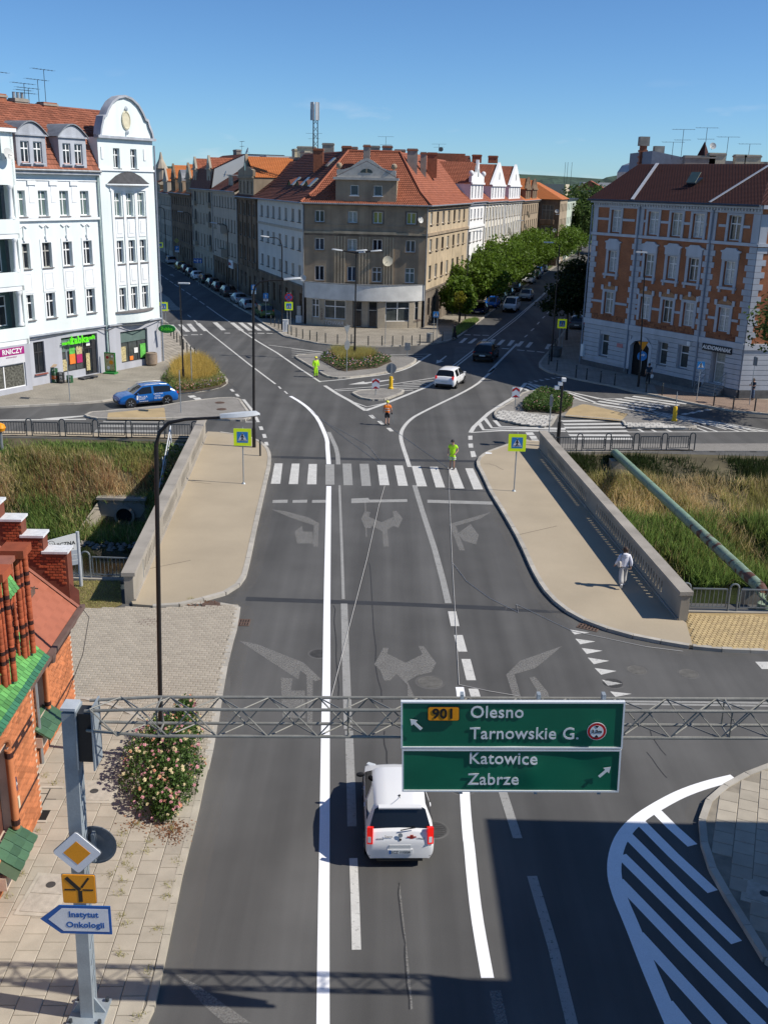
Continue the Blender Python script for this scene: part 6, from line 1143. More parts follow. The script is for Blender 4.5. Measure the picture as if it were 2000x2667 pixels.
# far wing with red shingle roof and stepped gable
FB = Fa(gh,(-9.52,28.35),(.03,-.9995)); FB.m = FB.m @ MIR; FLn = 6.1
nf_ = lambda u,z: 2.7 < u < 3.7 and 1.3 < z < 3.15
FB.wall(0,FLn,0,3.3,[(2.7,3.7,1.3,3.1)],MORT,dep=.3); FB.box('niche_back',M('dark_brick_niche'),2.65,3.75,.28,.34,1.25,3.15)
bond(gh,FB.m,.02,FLn,.02,3.25,lambda u,z: not nf_(u,z),dark=lambda u,z,j,i: (u < 2.6 and (j in (28,30) or (j == 29 and i % 2))) or (u < 2.6 and j == 10))
FB.part('niche_column',MB().tube([(2.7,-.02,1.25),(2.7,-.02,3.0)],.08,10),OBR,smooth=True); FB.part('niche_arch',MB().tube([(2.7+.5*(1-math.cos(PI*k/8)),-.02,3.0+.3*math.sin(PI*k/8)) for k in range(9)],.06,8),DBR)
for z in (1.35,2.75): FB.part('column_ring',MB().tube([(2.7,-.02,z),(2.7,-.02,z+.12)],.09,10),DBR)
skirt(gh,FB.m,2.5,3.95,(-.42,.95),(.1,1.32),3,.36,M('sill_green_tile')); FB.box('sill_body',MORT,2.5,3.95,-.2,.2,.7,1.0)
FB.part('downpipe',MB().tube([(3.75,-.08,.1),(3.75,-.08,3.9)],.05,6),GREYM)
SH = Mtile('red_shingles',(.34,.115,.07),.1,.85,.12)
course_roof(gh,FB.m,[((-.02,-.32,3.2),(FLn,-.32,3.2),(FLn,3.4,6.45),(-.02,3.4,6.45))],SH,cw=.6,ch=.26,lift=.012)
FB.part('gutter',MB().bar((-.1,-.4,3.2),(FLn,-.4,3.2),.16,.12),M('brown_gutter',(.14,.09,.075),.6,.15)); FB.part('gutter_outlet',MB().lathe([(.1,0),(.13,.15),(.13,.25)],10,m=T(3.3,-.42,3.0)),M('brown_gutter')); FB.part('snow_guard',MB().bar((1.1,.6,4.22),(2.2,.6,4.22),.02,.22).bar((1.1,.9,4.3),(1.1,.5,4.25),.03).bar((2.2,.9,4.3),(2.2,.5,4.25),.03),M('rusty_iron'))
FB.part('gable_flashing',MB().add([(.0,-.35,3.25),(.0,3.4,6.5),(-.02,3.4,6.95),(-.02,-.35,3.75),(.16,-.35,3.24),(.16,3.4,6.49)],[(0,1,2,3),(0,4,5,1)]),M('dull_red_board'))
steps = [(-.08,.6,4.95),(.6,1.2,5.45),(1.2,1.8,5.95),(1.8,2.4,6.45),(2.4,3.0,6.95),(3.0,3.6,7.45)]
for a,b,z in steps:
    MB().box(-.05,.42,a,b,2.5,z).build('gable_wall',M('gable_mortar',(.16,.05,.03),.95),gh,m=FB.m @ T(-.4,0,0))
    MB().box(-.52,.1,a-.05,b+.05,z,z+.07).build('gable_cap',M('white_cap_stone',(.62,.63,.64),.7,.12,6,.2),gh,m=FB.m)
gb = brick_mesh(.16,.085,OBRD); L_ = []
for j in range(60):
    z = 3.2+j*.088
    for i in range(26):
        x = -.02+i*.162+(.08 if j % 2 else 0)
        for a,b,zz in steps:
            if a+.07 < x < b-.05 and z < zz-.1 and z > 3.75+(x+.1)*.85: L_.append(FB.m @ T(.022,x,z,PI/2))
pieces(gh,'brick',gb,L_)
MB().tube([(-9.1,28.2,3.3),(-8.9,28.3,2.9),(-8.95,27.6,2.0),(-9.15,26.5,1.2),(-9.3,26.0,.8)],.012,5).build('cable',BLACKM,gh)

# ================================================================ gantry with the direction board
GST = M('grey_gantry_paint',(.30,.34,.37),.5,.15,2,.15,metal=.2); GSTT = M('weathered_truss_steel',(.25,.245,.22),.6,.2,3,.2,metal=.3)
gy = thing('sign_gantry','grey steel truss gantry on a box post spanning the road','gantry',(-5.52,15.78,.1)); TR = T(0,0,6.05-.05) @ Matrix.Rotation(R(-1.35),4,'Y')
pm = Matrix.Rotation(R(1.0),4,'Y')
MB().box(-.11,.11,-.1,.1,0,6.75).box(-.12,.12,-.16,-.1,0,6.7).box(-.12,.12,.1,.16,0,6.7).build('post',GST,gy,m=pm); MB().box(-.13,.13,-.17,.17,6.75,6.8).build('post_cap',M('cap_grey',(.42,.45,.48),.5),gy,m=pm)
MB().box(-.35,.35,-.35,.35,0,.05).build('base_plate',GST,gy)
for s_ in (-1,1):
    MB().add([(s_*.12,-.02,.05),(s_*.33,-.02,.05),(s_*.12,-.02,.4),(s_*.12,.02,.05),(s_*.33,.02,.05),(s_*.12,.02,.4)],[(0,1,2),(3,5,4),(0,2,5,3),(1,4,5,2)]).build('gusset',GST,gy)
    for q in (-1,1): MB().lathe([(.04,.05),(.04,.12)],6,(s_*.28,q*.28)).build('bolt',DARKM,gy)
for k in range(14): MB().bar((.13,-.1,.8+k*.4),(.13,.1,1.0+k*.4),.02).build('lacing_bar',GST,gy,m=pm)
MB().box(.125,.15,-.2,.2,5.6,6.75).build('end_plate',GST,gy,m=pm); MB().box(.42,.45,-.24,.24,5.62,6.85).build('end_plate',GST,gy,m=pm); MB().box(.15,.42,-.16,.16,5.75,6.7).build('splice_box',BLACKM,gy,m=pm)
LX = 14.5; yf,yr = -.26,.18; zb,zt = .32,.84
ends = [(.45,0.),(1.6,0.),(LX,0.)]
for y,z,dz,dy in ((yf,zt,-.07,.06),(yf,zb,.07,.06),(yr,zt,-.05,-.04),(yr,zb,.05,-.04)):
    MB().tube([(.44,y+dy,z+dz),(1.55,y,z),(LX,y,z)],.029,8).build('chord',GSTT,gy,True,m=TR)
n = 16
for k in range(n):
    x0 = .55+k*(LX-.55)/n; x1 = x0+(LX-.55)/n; xm = (x0+x1)/2
    for pa,pb in (((x0,yf,zt),(xm,yf,zb)),((xm,yf,zb),(x1,yf,zt)),((x0,yr,zb),(xm,yr,zt)),((xm,yr,zt),(x1,yr,zb)),((x0,yf,zt),(xm,yr,zt)),((xm,yr,zt),(x1,yf,zt)),((x0,yr,zb),(xm,yf,zb)),((xm,yf,zb),(x1,yr,zb))):
        MB().tube([pa,pb],.013,6).build('brace',GSTT,gy,m=TR)
for x in (1.7,5.0,8.4,11.6): MB().tube([(x,yf,zb),(x,yf,zt),(x,yr,zt),(x,yr,zb),(x,yf,zb)],.02,6).build('frame_ring',GSTT,gy,m=TR)
MB().box(LX+.1,LX+.4,-.15,.15,-6,1.0).build('post',GST,gy,m=TR)
# board
SG = M('sign_green',(.008,.135,.075),.28,.12,1.2,.0,spec=.5,var2=0); SW = M('sign_white_print',(.72,.74,.75),.4,.03); SO = M('sign_orange',(.78,.30,.012),.4,.04); SK = M('sign_black_print',(.015,.015,.015),.5,0); SR = M('sign_red',(.45,.015,.02),.4,.05); SB = M('sign_blue',(.012,.10,.36),.4,.06); SBL = M('sign_light_blue',(.03,.22,.55),.4,.06); SFL = M('fluorescent_yellow',(.62,.80,.02),.4,.03,emit=.12); SBK = M('sign_back_grey',(.20,.22,.24),.5,.15,metal=.3)
db = thing('direction_board','large green direction board for Olesno, Tarnowskie G., Katowice and Zabrze on the gantry','road sign',(2.28,15.28,6.55)); db.rotation_euler = (R(-2),R(-1.75),R(-.5))
def rrect(w,h,r,n=4): return [(sx*(w/2-r)+r*math.cos(a0+PI/2*k/n),sz*(h/2-r)+r*math.sin(a0+PI/2*k/n)) for sx,sz,a0 in ((1,1,0),(-1,1,PI/2),(-1,-1,PI),(1,-1,3*PI/2)) for k in range(n+1)]
def dent_y(x,z,amp): return amp*(.035*math.exp(-((x-.05)/.28)**2-((z+.1)/.25)**2)-.03*math.exp(-((x-.32)/.2)**2-((z+.45)/.3)**2)+.012*math.sin(x*3.1+1)*math.sin(z*4)+.01*math.exp(-((x+.9)/.5)**2)+.02*math.exp(-((x-1.25)/.25)**2-((z+.35)/.3)**2))
def dent(w,h,zc,name,amp):
    """sheet panel with a buckled lower edge"""
    mb = MB(); nx,nz = 48,12; vs = []
    for j in range(nz+1):
        for i in range(nx+1):
            x = -w/2+w*i/nx; z = zc-h/2+h*j/nz
            y = dent_y(x,z,amp)
            vs.append((x,y,z))
    mb.add(vs,[(j*(nx+1)+i,j*(nx+1)+i+1,(j+1)*(nx+1)+i+1,(j+1)*(nx+1)+i) for j in range(nz) for i in range(nx)]); return mb.build(name,SG,db,180)
for zc,h,w_,amp in ((.425,.88,3.78,.35),(-.445,.82,3.75,.55)):
    dent(w_-.04,h-.03,zc,'panel',amp); MB().box(-w_/2+.01,w_/2-.01,.05,.07,zc-h/2,zc+h/2).build('panel_back',SBK,db)
    fm_ = MB(); t_ = .028
    fm_.box(-w_/2,w_/2,-.02,.06,zc+h/2-t_,zc+h/2).box(-w_/2,w_/2,-.02,.06,zc-h/2,zc-h/2+t_).box(-w_/2,-w_/2+t_,-.02,.06,zc-h/2+t_,zc+h/2-t_).box(w_/2-t_,w_/2,-.02,.06,zc-h/2+t_,zc+h/2-t_); fm_.build('panel_rim',SW,db)
def wr(s,x,z,size,mt=SW,al='LEFT',y=-.045,bold=.008,par=None): return text(par or db,s,size,mt,T(x,y,z) @ UP,'lettering',.002,al,bold)
for s_,x,z in (('Olesno',-.72,.66),('Tarnowskie G.',-.72,.26),('Katowice',-.73,-.22),('Zabrze',-.74,-.62)): text(db,s_,.315,SW,T(x,0,z) @ UP,'lettering',.003,'LEFT',.003,.95)
for o_ in [c for c in db.children if c.name.startswith('lettering')]:
    for v in o_.data.vertices: q = o_.matrix_local @ v.co; v.co.z += .012-dent_y(q.x,q.z,.35 if q.z > 0 else .55)
    o_.data.update()
MB().xz([(x-1.17,z+.65) for x,z in rrect(.54,.26,.03)],-.04,-.02).build('route_shield',SK,db); MB().xz([(x-1.17,z+.65) for x,z in rrect(.52,.24,.03)],-.044,-.038).build('route_plate',SO,db); wr('901',-1.17,.65,.25,SK,'CENTER',-.048)
def arrow(x,z,a,s,mt=SW,par=None):
    p = [(-.05,-.32),(.05,-.32),(.05,0),(.14,0),(0,.2),(-.14,0),(-.05,0)]; c,q = math.cos(a),math.sin(a)
    MB().xz([(x+s*(u*c-v*q),z+s*(u*q+v*c)) for u,v in p],-.045,-.04).build('arrow',mt,par or db)
arrow(-1.66,.48,R(45),.52); arrow(1.63,-.42,R(-45),.52)
MB().lathe([(.165,0),(.165,.01)],28,m=T(1.43,-.035,.33) @ UP).build('limit_ring',SW,db); MB().lathe([(.155,0),(.155,.012)],28,m=T(1.43,-.035,.33) @ UP).build('limit_ring',SR,db); MB().lathe([(.115,0),(.115,.014)],28,m=T(1.43,-.035,.33) @ UP).build('limit_disc',SW,db); wr('3,3m',1.43,.33,.085,SK,'CENTER',-.052,.002)
for z,s_ in ((.33+.11,-1),(.33-.11,1)): MB().xz([(1.43-.035,z),(1.43+.035,z),(1.43,z+s_*.05)],-.053,-.05).build('limit_wedge',SK,db)
for x in (-.85,.45,1.55): MB().box(x-.03,x+.03,.07,.2,-.95,.95).build('bracket',GST,db)
# signs on the gantry post
def plate(par,name,poly,y0,y1,mat): return MB().xz(poly,y0,y1).build(name,mat,par)
def rot45(p,s): return [(s*(x-z)/1.41421,s*(x+z)/1.41421) for x,z in p]
SBR = M('sign_sheet_white',(.70,.71,.74),.4,.05)
t = thing('priority_sign','white diamond priority sign with yellow centre on the gantry post','road sign',(-5.37,15.4,4.1)); d45 = rot45(rrect(.62,.62,.05),1)
plate(t,'plate',d45,0,.02,SBR); plate(t,'yellow_field',rot45(rrect(.35,.35,.005),1),-.004,-.0005,SO)
plate(t,'rim',rot45(rrect(.645,.645,.06),1),.021,.03,SBK)
t = thing('priority_plate','orange supplementary plate with black Y-shaped junction bars on the gantry post','road sign',(-5.38,15.37,3.34)); plate(t,'plate',rrect(.60,.61,.03),0,.02,SO); plate(t,'rim',rrect(.62,.63,.035),.021,.03,SBK)
for a,b,w_ in (((.02,-.27),(.02,-.03),.075),((.02,-.02),(-.22,.25),.075),((.05,.04),(.19,.25),.04),((-.26,-.01),(-.06,-.01),.03),((.07,-.01),(.26,-.01),.03)):
    d_ = Vector((b[0]-a[0],b[1]-a[1])).normalized()*1.0; n_ = Vector((-d_.y,d_.x))*w_/2
    plate(t,'bar',[(a[0]+n_.x,a[1]+n_.y),(a[0]-n_.x,a[1]-n_.y),(b[0]-n_.x,b[1]-n_.y),(b[0]+n_.x,b[1]+n_.y)],-.004-.0006*random.random(),-.0005,SK)
t = thing('arrow_sign','white and blue arrow sign to Instytut Onkologii on the gantry post','road sign',(-5.32,15.33,2.7)); ar = [(-.80,0),(-.44,.31),(.50,.31),(.50,-.31),(-.44,-.31)]; ai = [(-.65,0),(-.39,.25),(.455,.25),(.455,-.25),(-.39,-.25)]
plate(t,'plate',ar,0,.02,SB); plate(t,'field',ai,-.004,-.0005,SBR); wr('Instytut',.0,.12,.17,SB,'CENTER',-.006,.005,t); wr('Onkologii',.02,-.11,.17,SB,'CENTER',-.006,.005,t)
t = thing('round_sign','grey back of a round sign behind the gantry post','road sign',(-5.24,16.05,3.82)); MB().lathe([(.02,0),(.4,.0),(.41,.03),(.38,.03),(.36,.012),(.02,.012)],32,m=UP).build('plate',SBK,t,30); MB().box(-.03,.03,-.14,.0,-.3,.3).build('bracket',GST,t)

# ================================================================ lamps
LB = M('lamp_black',(.018,.016,.016),.4,.08); LHD = M('lamp_head_grey',(.55,.57,.58),.4,.06)
def lamp_post(p,path,label,r=.08,head='cobra',z0=0,hd=1,base_h=1.2,group=None,spread_=.0):
    t = thing('street_lamp',label,'street lamp',(p[0],p[1],z0),0,group)
    MB().tube([(0,0,0),(0,0,base_h)],r*1.25,12).build('base',LB,t,True)
    for br in (path if isinstance(path[0][0],tuple) else [path]):
        MB().tube(br,r*.9,10,r*.5).build('mast',LB,t,True)
        a = Vector(br[-1]); b = Vector(br[-2]); d = (a-b); d.z = 0
        if head == 'none': continue
        if d.length < .05: d = Vector((hd,0,0))
        d.normalize(); mm = Matrix.Translation(a) @ frame((0,0,0),d)
        if head == 'cobra':
            mb = MB(); pr = [(0,.07),(.12,.09),(.35,.16),(.65,.17),(.9,.10),(1.0,.03)]
            vs = []
            for x,w_ in pr: vs += [(x,-w_,0),(x,-w_*.6,.09 if x < .95 else .03),(x,w_*.6,.09 if x < .95 else .03),(x,w_,0),(x,0,-.05)]
            mb.add(vs,[(5*k+j,5*k+(j+1) % 5,5*k+5+(j+1) % 5,5*k+5+j) for k in range(5) for j in range(5)]+[(0,1,2,3,4),(29,28,27,26,25)]); mb.build('lamp_head',LHD,t,50,m=mm @ Matrix.Rotation(R(-6),4,'Y'))
        else:
            MB().box(-.1,.75,-.17,.17,-.02,.07).build('lamp_head',LHD,t,m=mm); 
    return t
lamp_post((-6.08,24.98),[(0,0,1.0),(.24,.05,9.1),(.34,.05,9.45),(.58,.05,9.7),(1.0,.05,9.8),(1.9,.05,9.87)],'tall black lamp with curved arm rising from the rose bush',.072,z0=.1)
GRP = 'street lamps around the junction'
lamp_post((-8.04,60.17),[(0,0,1),(.1,0,9.2),(.2,0,9.65),(.5,0,9.95),(1.1,0,10.05),(1.9,0,10.1)],'black lamp with curved arm at the far tip of the left bridge pavement',.09,z0=.1,group=GRP)
lamp_post((-16.18,79.73),[(0,0,1),(0,0,7.85)],'black lamp with flat white head in the ornamental grass bed',.08,'flat',.1,group=GRP)
lamp_post((-3.05,93.1),[((0,0,1),(0,0,9.75)),((0,0,9.6),(-1.2,0,9.75)),((0,0,9.6),(1.3,0,9.75)),((0,0,9.55),(.3,-.5,9.65))],'black lamp with heads on both sides in the triangular island',.1,'cobra',.1,group=GRP)
lamp_post((15.33,95.0),[(0,0,1),(0,0,10.6),(-.7,0,10.8)],'thin black lamp beside the right street crossing',.08,'flat',.1,group=GRP)
lamp_post((20.8,83.27),[(0,0,1),(-.5,0,10.8)],'black lamp with flat head in front of the brick tenement arch',.08,'flat',.1,group=GRP)
for k,(x,y) in enumerate(((-11.65,111.8),(-22.34,143.4),(-35.97,188.9),(-46.32,215.5))):
    lamp_post((x,y),[(0,0,1),(.05,0,8.9),(-.1,0,9.5),(-.5,0,9.75),(-1.3,0,9.8)],['curved arm lamp by the no stopping sign, nearest on the left street','curved arm lamp among the parked cars by the grey terrace','curved arm lamp beyond the three arrow lane sign','farthest curved arm lamp down the left street'][k],.08,'cobra',.1,group=GRP)
for k,(x,y,z) in enumerate(((9.29,124.5,10.3),(19.5,168,10.3),(32.2,212,10.3))): lamp_post((x,y),[(0,0,1),(0,0,z),(.8,0,z+.1)],['thin lamp in the grass strip near the yellow sapling','thin lamp between the street trees on the right street','farthest thin lamp on the right street'][k],.07,'flat',.1,group=GRP)
t = thing('camera_pole','black pole carrying white traffic cameras by the right river railing','pole',(10.85,62.2,.1)); MB().tube([(0,0,0),(0,0,1.6)],.12,10).build('base',LB,t); MB().tube([(0,0,1.6),(.0,0,4.2)],.07,10).build('mast',LB,t)
for x,z in ((-.35,3.7),(-.15,3.95),(.05,4.2)): MB().box(x-.12,x+.12,-.25,.1,z,z+.2).build('camera',WHITE,t); MB().bar((0,0,z),(x,0,z),.04).build('bracket',LB,t)

# ================================================================ parapets, railings, river furniture
CP = M('parapet_concrete',(.30,.27,.225),.9,.16,.7,.3,fine=30); CPS = M('parapet_coping',(.32,.29,.25),.9,.18,.8,.3,fine=30)
def parapet(name,p0,p1,lab,slots,side):
    p0 = Vector(p0); p1 = Vector(p1); L = (p1-p0).length
    t = thing(name,lab,'parapet',(p0.x,p0.y,.0),math.atan2((p1-p0).y,(p1-p0).x)); F = Fa(t,(0,0),(1,0)); H = 1.16
    hs = [(u-.06,u+.06,.38,.86) for u in slots]; mb = MB(); F.wall(0,L,-.1,H,hs,CP,y=0,dep=.34*side,mb=mb); F.wall(0,L,-1.3,H,hs,CP,y=.34*side,dep=0,mb=mb)
    mb.add([(0,0,-.1),(0,.34*side,-.1),(0,.34*side,H),(0,0,H)],[(0,1,2,3)]); mb.add([(L,0,-.1),(L,.34*side,-.1),(L,.34*side,H),(L,0,H)],[(0,1,2,3)]); F.part('wall',mb,CP)
    n = 9
    for k in range(n): a,b = L*k/n,L*(k+1)/n; F.box('coping',CPS,a+(.006 if k else -.05),b-.006,min(-.09*side,.43*side),max(-.09*side,.43*side),H,H+.15)
    F.box('skirting',CPS,.02,L-.02,min(-.07*side,-.002*side),max(-.07*side,-.002*side),.1,.2)
    return t
sl_ = [2.6+.345*k for k in range(12)]+[8.2+.345*k for k in range(14)]+[14.6+.345*k for k in range(10)]+[19.0+.345*k for k in range(16)]
parapet('bridge_parapet',PL0,PL1,'left concrete bridge parapet with rows of narrow slots',sl_,1)
sr_ = [2.2+.345*k for k in range(30)]+[14.4+.345*k for k in range(27)]
parapet('bridge_parapet',PR0,PR1,'right concrete bridge parapet casting a slotted shadow on the pavement',sr_,-1)
RAILM = M('railing_blue_black',(.03,.04,.05),.45,.1); RAILG = M('railing_grey',(.16,.18,.19),.45,.1)
def railing(p0,p1,lab,n,mat,z0=.0,h=1.1,kerbm=True,hoop=.34):
    p0 = Vector(p0); p1 = Vector(p1); L = (p1-p0).length; t = thing('river_railing',lab,'railing',(p0.x,p0.y,z0),math.atan2((p1-p0).y,(p1-p0).x))
    MB().box(-.1,L+.1,-.15,.15,-.1,.1).build('footing',CP,t); S_ = L/n
    hp_ = MB().tube([(-hoop/2,0,.1),(-hoop/2,0,h-.05)]+[(-hoop/2*math.cos(PI*k/8),0,h-.05+hoop/2*math.sin(PI*k/8)) for k in range(1,8)]+[(hoop/2,0,h-.05),(hoop/2,0,.1)],.038,8).mesh('hoop',mat,True)
    a,b = hoop/2+.1,S_-hoop/2-.1; fr_ = MB().bar((a,0,h-.1),(b,0,h-.1),.05).bar((a,0,.25),(b,0,.25),.04).bar((a,0,.25),(a,0,h-.1),.04).bar((b,0,.25),(b,0,h-.1),.04).mesh('panel_frame',mat)
    br_ = MB().bar((0,0,.27),(0,0,h-.12),.022).mesh('bar',mat); st = MB().bar((-.1,0,0),(.0,0,0),.03).mesh('stub',mat)
    for k in range(n+1):
        ob('hoop',hp_,t,T(k*S_,0))
        if k == n: break
        f_ = ob('panel_frame',fr_,t,T(k*S_,0)); nb_ = max(4,int((b-a)/.16))
        for i in range(1,nb_): ob('bar',br_,f_,T(a+(b-a)*i/nb_,0))
        for z in (.45,h-.25): ob('stub',st,f_,T(a,0,z)); ob('stub',st,f_,T(b+.1,0,z))
    return t
railing((-30.5,61.35),(-12.0,62.0),'long blue black railing along the far left river bank',9,RAILM,.0)
railing((10.2,60.95),(19.3,62.2),'blue black railing on the far right bank behind the green pipe',5,RAILM,.0)
railing((-14.2,38.5),(-9.9,38.35),'short grey railing beside the left parapet end',2,RAILG,.0)
railing((11.75,36.45),(17.4,36.5),'grey railing at the right parapet end by the yellow paving',3,RAILG,.05)
# pipeline over the river
PG = M('pale_green_pipe',(.20,.29,.215),.55,.14,1.4,.1); PRU = M('rusted_green_pipe',(.20,.27,.20),.65,.2,3,.2)
_t = PRU.node_tree; _b = _t.nodes['Principled BSDF']; _src = _b.inputs['Base Color'].links[0].from_socket; _n = _t.nodes.new('ShaderNodeTexNoise'); _n.inputs['Scale'].default_value = 1.7; _n.inputs['Detail'].default_value = 6; _tc = _t.nodes.new('ShaderNodeTexCoord'); _t.links.new(_tc.outputs['Object'],_n.inputs[0])
_mr = _t.nodes.new('ShaderNodeMapRange'); _mr.inputs[1].default_value = .52; _mr.inputs[2].default_value = .58; _t.links.new(_n.outputs['Fac'],_mr.inputs[0]); _mx = _t.nodes.new('ShaderNodeMix'); _mx.data_type = 'RGBA'; _mx.inputs[7].default_value = (.10,.045,.03,1); _t.links.new(_mr.outputs[0],_mx.inputs[0]); _t.links.new(_src,_mx.inputs[6]); _t.links.new(_mx.outputs[2],_b.inputs['Base Color'])
pl = thing('green_pipeline','pale green pipeline with rusted near end crossing the river on the right','pipeline',(0,0,0)); A_ = Vector((14.15,60.6,.2)); B_ = Vector((15.0,37.5,.75))
def pp(t_): return A_.lerp(B_,t_)
segs = [0,.16,.34,.55,.62]
for a,b in zip(segs,segs[1:]): MB().tube([pp(a),pp(b)],.24,16).build('pipe_section',PG,pl,True)
for a,b in ((.62,.78),(.78,.9),(.9,1.0)): MB().tube([pp(a),pp(b)],.24,16).build('pipe_section',PRU,pl,True)
for a in segs[1:]+[.78,.9]: MB().tube([pp(a-.002),pp(a+.002)],.255,16).build('weld_ring',PG,pl)
MB().tube([pp(1.0),pp(1.0)+Vector((.02,-.35,-.1)),pp(1.0)+Vector((.03,-.55,-.45)),pp(1.0)+Vector((.03,-.55,-3.0))],.24,16).build('pipe_bend',PRU,pl,True); MB().tube([pp(0),pp(0)+Vector((0,.3,-.1)),pp(0)+Vector((0,.4,-.6))],.24,16).build('pipe_bend',PG,pl,True)
MB().box(13.7,14.7,59.4,60.2,-2.5,-.02).build('support_block',CP,pl); MB().box(14.6,15.3,37.8,38.2,-4,.45).build('support_block',CP,pl)
# culvert and river stairs on the left bank
t = thing('culvert_outlet','concrete culvert headwall with round pipe mouth in the left bank','culvert',(-15.4,57.0,-2.4)); MB().box(-1.4,1.3,-.2,.3,-2.6,0).build('headwall',CP,t); MB().box(-1.5,1.4,-.35,.35,0,.14).build('coping',CPS,t)
MB().lathe([(.62,0),(.62,.2),(.48,.2),(.48,.02)],24,m=T(.1,-.2,-.95) @ UP).build('pipe_collar',CP,t); MB().lathe([(.47,.0),(.47,.03)],24,m=T(.1,-.24,-.95) @ UP).build('pipe_mouth',M('pit_black'),t)
MB().add([(-1.4,-.2,-.1),(-2.6,-2.2,-1.9),(-2.4,-2.2,-2.2),(-1.2,-.2,-2.4)],[(0,1,2,3)]).build('wing_wall',CP,t); MB().add([(-1.2,-.2,-1.7),(1.2,-.2,-1.7),(1.4,-2.6,-2.05),(-2.4,-2.6,-2.05)],[(0,1,2,3)]).build('apron',STONE,t)
t = thing('bank_stairs','concrete stairs with white handrail down the bank behind the left parapet','stairs',(-12.5,61.2,0))
for k in range(13): MB().box(-.75,.7,-.3-.42*k,.12-.42*k,-2.0-.3*k,-.02-.30*k).build('step',CP,t)
HR = M('handrail_white',(.66,.68,.7),.4,.05)
MB().tube([(-.85,.1,-.2),(-.85,.1,1.05),(-.85,-5.2,-2.9),(-.85,-5.2,-3.9)],.035,8).build('handrail',HR,t); MB().tube([(-.85,.1,.5),(-.85,-5.2,-3.4)],.025,8).build('mid_rail',HR,t); MB().tube([(-.85,-2.5,-1.9),(-.85,-2.5,-.25)],.03,8).build('handrail_post',HR,t)
t = thing('info_board','slanted grey and white information board on a post beside the gatehouse','sign',(-12.05,37.62,.0),R(32)); MB().tube([(0,0,0),(0,0,2.35)],.07,12).build('post',M('board_post',(.42,.44,.47),.4),t)
pb = [(-.06,2.3),(-.06,1.0),(-1.75,1.0),(-1.75,2.1)]; MB().xz(pb,-.03,.03).build('panel',M('board_white',(.55,.56,.56),.5,.05),t); MB().xz([(-.06,1.62),(-.06,1.0),(-1.75,1.0),(-1.75,1.62)],-.035,-.0305).build('grey_band',M('board_grey',(.30,.33,.37),.5,.05),t)
for z in (1.18,1.42): MB().box(-1.75,-.06,-.038,-.0355,z,z+.02).build('divider',M('board_white'),t)
wr('KLINICZNA',-.12,1.93,.21,SK,'RIGHT',-.036,.004,t); wr('nawska 2A',-.2,1.72,.12,SK,'RIGHT',-.036,.002,t); wr('MARYCZNA',-.12,1.31,.12,M('board_white'),'RIGHT',-.04,0,t)
MB().lathe([(.15,0),(.15,.004),(.135,.004),(.135,0)],22,m=T(-1.05,-.031,2.0) @ UP).build('round_emblem',SK,t); MB().lathe([(.128,0),(.128,.006)],22,m=T(-1.05,-.031,2.0) @ UP).build('emblem_field',M('board_white'),t)
for dx in (-.04,.04): MB().box(-1.06+dx,-1.04+dx,-.04,-.036,2.03,2.07).build('emblem_mark',SK,t)
MB().tube([(-1.13,-.038,1.97),(-1.08,-.038,1.92),(-1.02,-.038,1.92),(-.97,-.038,1.97)],.008,4).build('emblem_mark',SK,t)
t = thing('marker_globe','yellow marker globe on a grey post at the left frame edge by the river railing','marker',(-23.6,60.4,0)); MB().tube([(0,0,-.6),(0,0,.7)],.09,8).build('post',GREYM,t); MB().lathe([(.05,.62),(.25,.7),(.33,.9),(.25,1.1),(.05,1.2)],16).build('globe',SO,t,True)

# ================================================================ road signs
SPO = M('sign_post_grey',(.33,.36,.38),.45,.12,metal=.4)
MAN = [(-.03,.22),(.03,.22),(.06,.12),(.13,.02),(.11,0),(.03,.07),(.03,-.03),(.10,-.22),(.06,-.24),(0,-.1),(-.07,-.25),(-.12,-.25),(-.04,-.03),(-.05,.08),(-.10,0),(-.13,.01),(-.09,.13)]
def ped_face(t,z,s,back=None,y=0):
    """blue square with white triangle and walking figure, optional yellow-green surround"""
    if back: plate(t,'surround',[(x,z+q) for x,q in rrect(back,back,.03)],y,y+.02,SFL)
    else: plate(t,'back',[(x,z+q) for x,q in rrect(s*1.03,s*1.03,.03)],y,y+.02,SBK)
    plate(t,'blue_field',[(x,z+q) for x,q in rrect(s,s,.02)],y-.004,y-.0005,SBL); k = s*.43
    plate(t,'white_triangle',[(-k,z-k*.8),(k,z-k*.8),(0,z+k*.95)],y-.008,y-.0045,SBR)
    plate(t,'walking_figure',[(x*s*1.3,z-k*.1+q*s*1.15) for x,q in MAN],y-.012,y-.0085,SK); MB().lathe([(.035*s/.6*1.2,0),(.035*s/.6*1.2,.003)],10,m=T(0,y-.009,z-k*.1+.275*s*1.15) @ UP).build('figure_head',SK,t); plate(t,'figure_ground',[(-k*.85,z-k*.62),(k*.85,z-k*.62),(k*.85,z-k*.56),(-k*.85,z-k*.56)],y-.0125,y-.0088,SK)
def sign(p,h,lab,posts=1,rz=0,z0=.1,name='road_sign',pm_=None,grp=None):
    t = thing(name,lab,'road sign',(p[0],p[1],z0),rz,grp)
    for x in ([0] if posts == 1 else [-.17,.17]): MB().tube([(x,.05,0),(x,.05,h)],.032,8).build('post',pm_ or SPO,t,True)
    return t
for p,h,lab,s_ in (((-7.59,52.24),3.15,'yellow bordered pedestrian crossing sign on the left bridge pavement',.9),((6.94,52.09),3.25,'yellow bordered pedestrian crossing sign on the right bridge pavement',.9)):
    t = sign(p,h,lab); MB().lathe([(.12,0),(.12,.02),(.05,.1),(.04,.1)],12,(0,.05)).build('foot',SPO,t); ped_face(t,h-.55,s_*.66,s_*1.04)
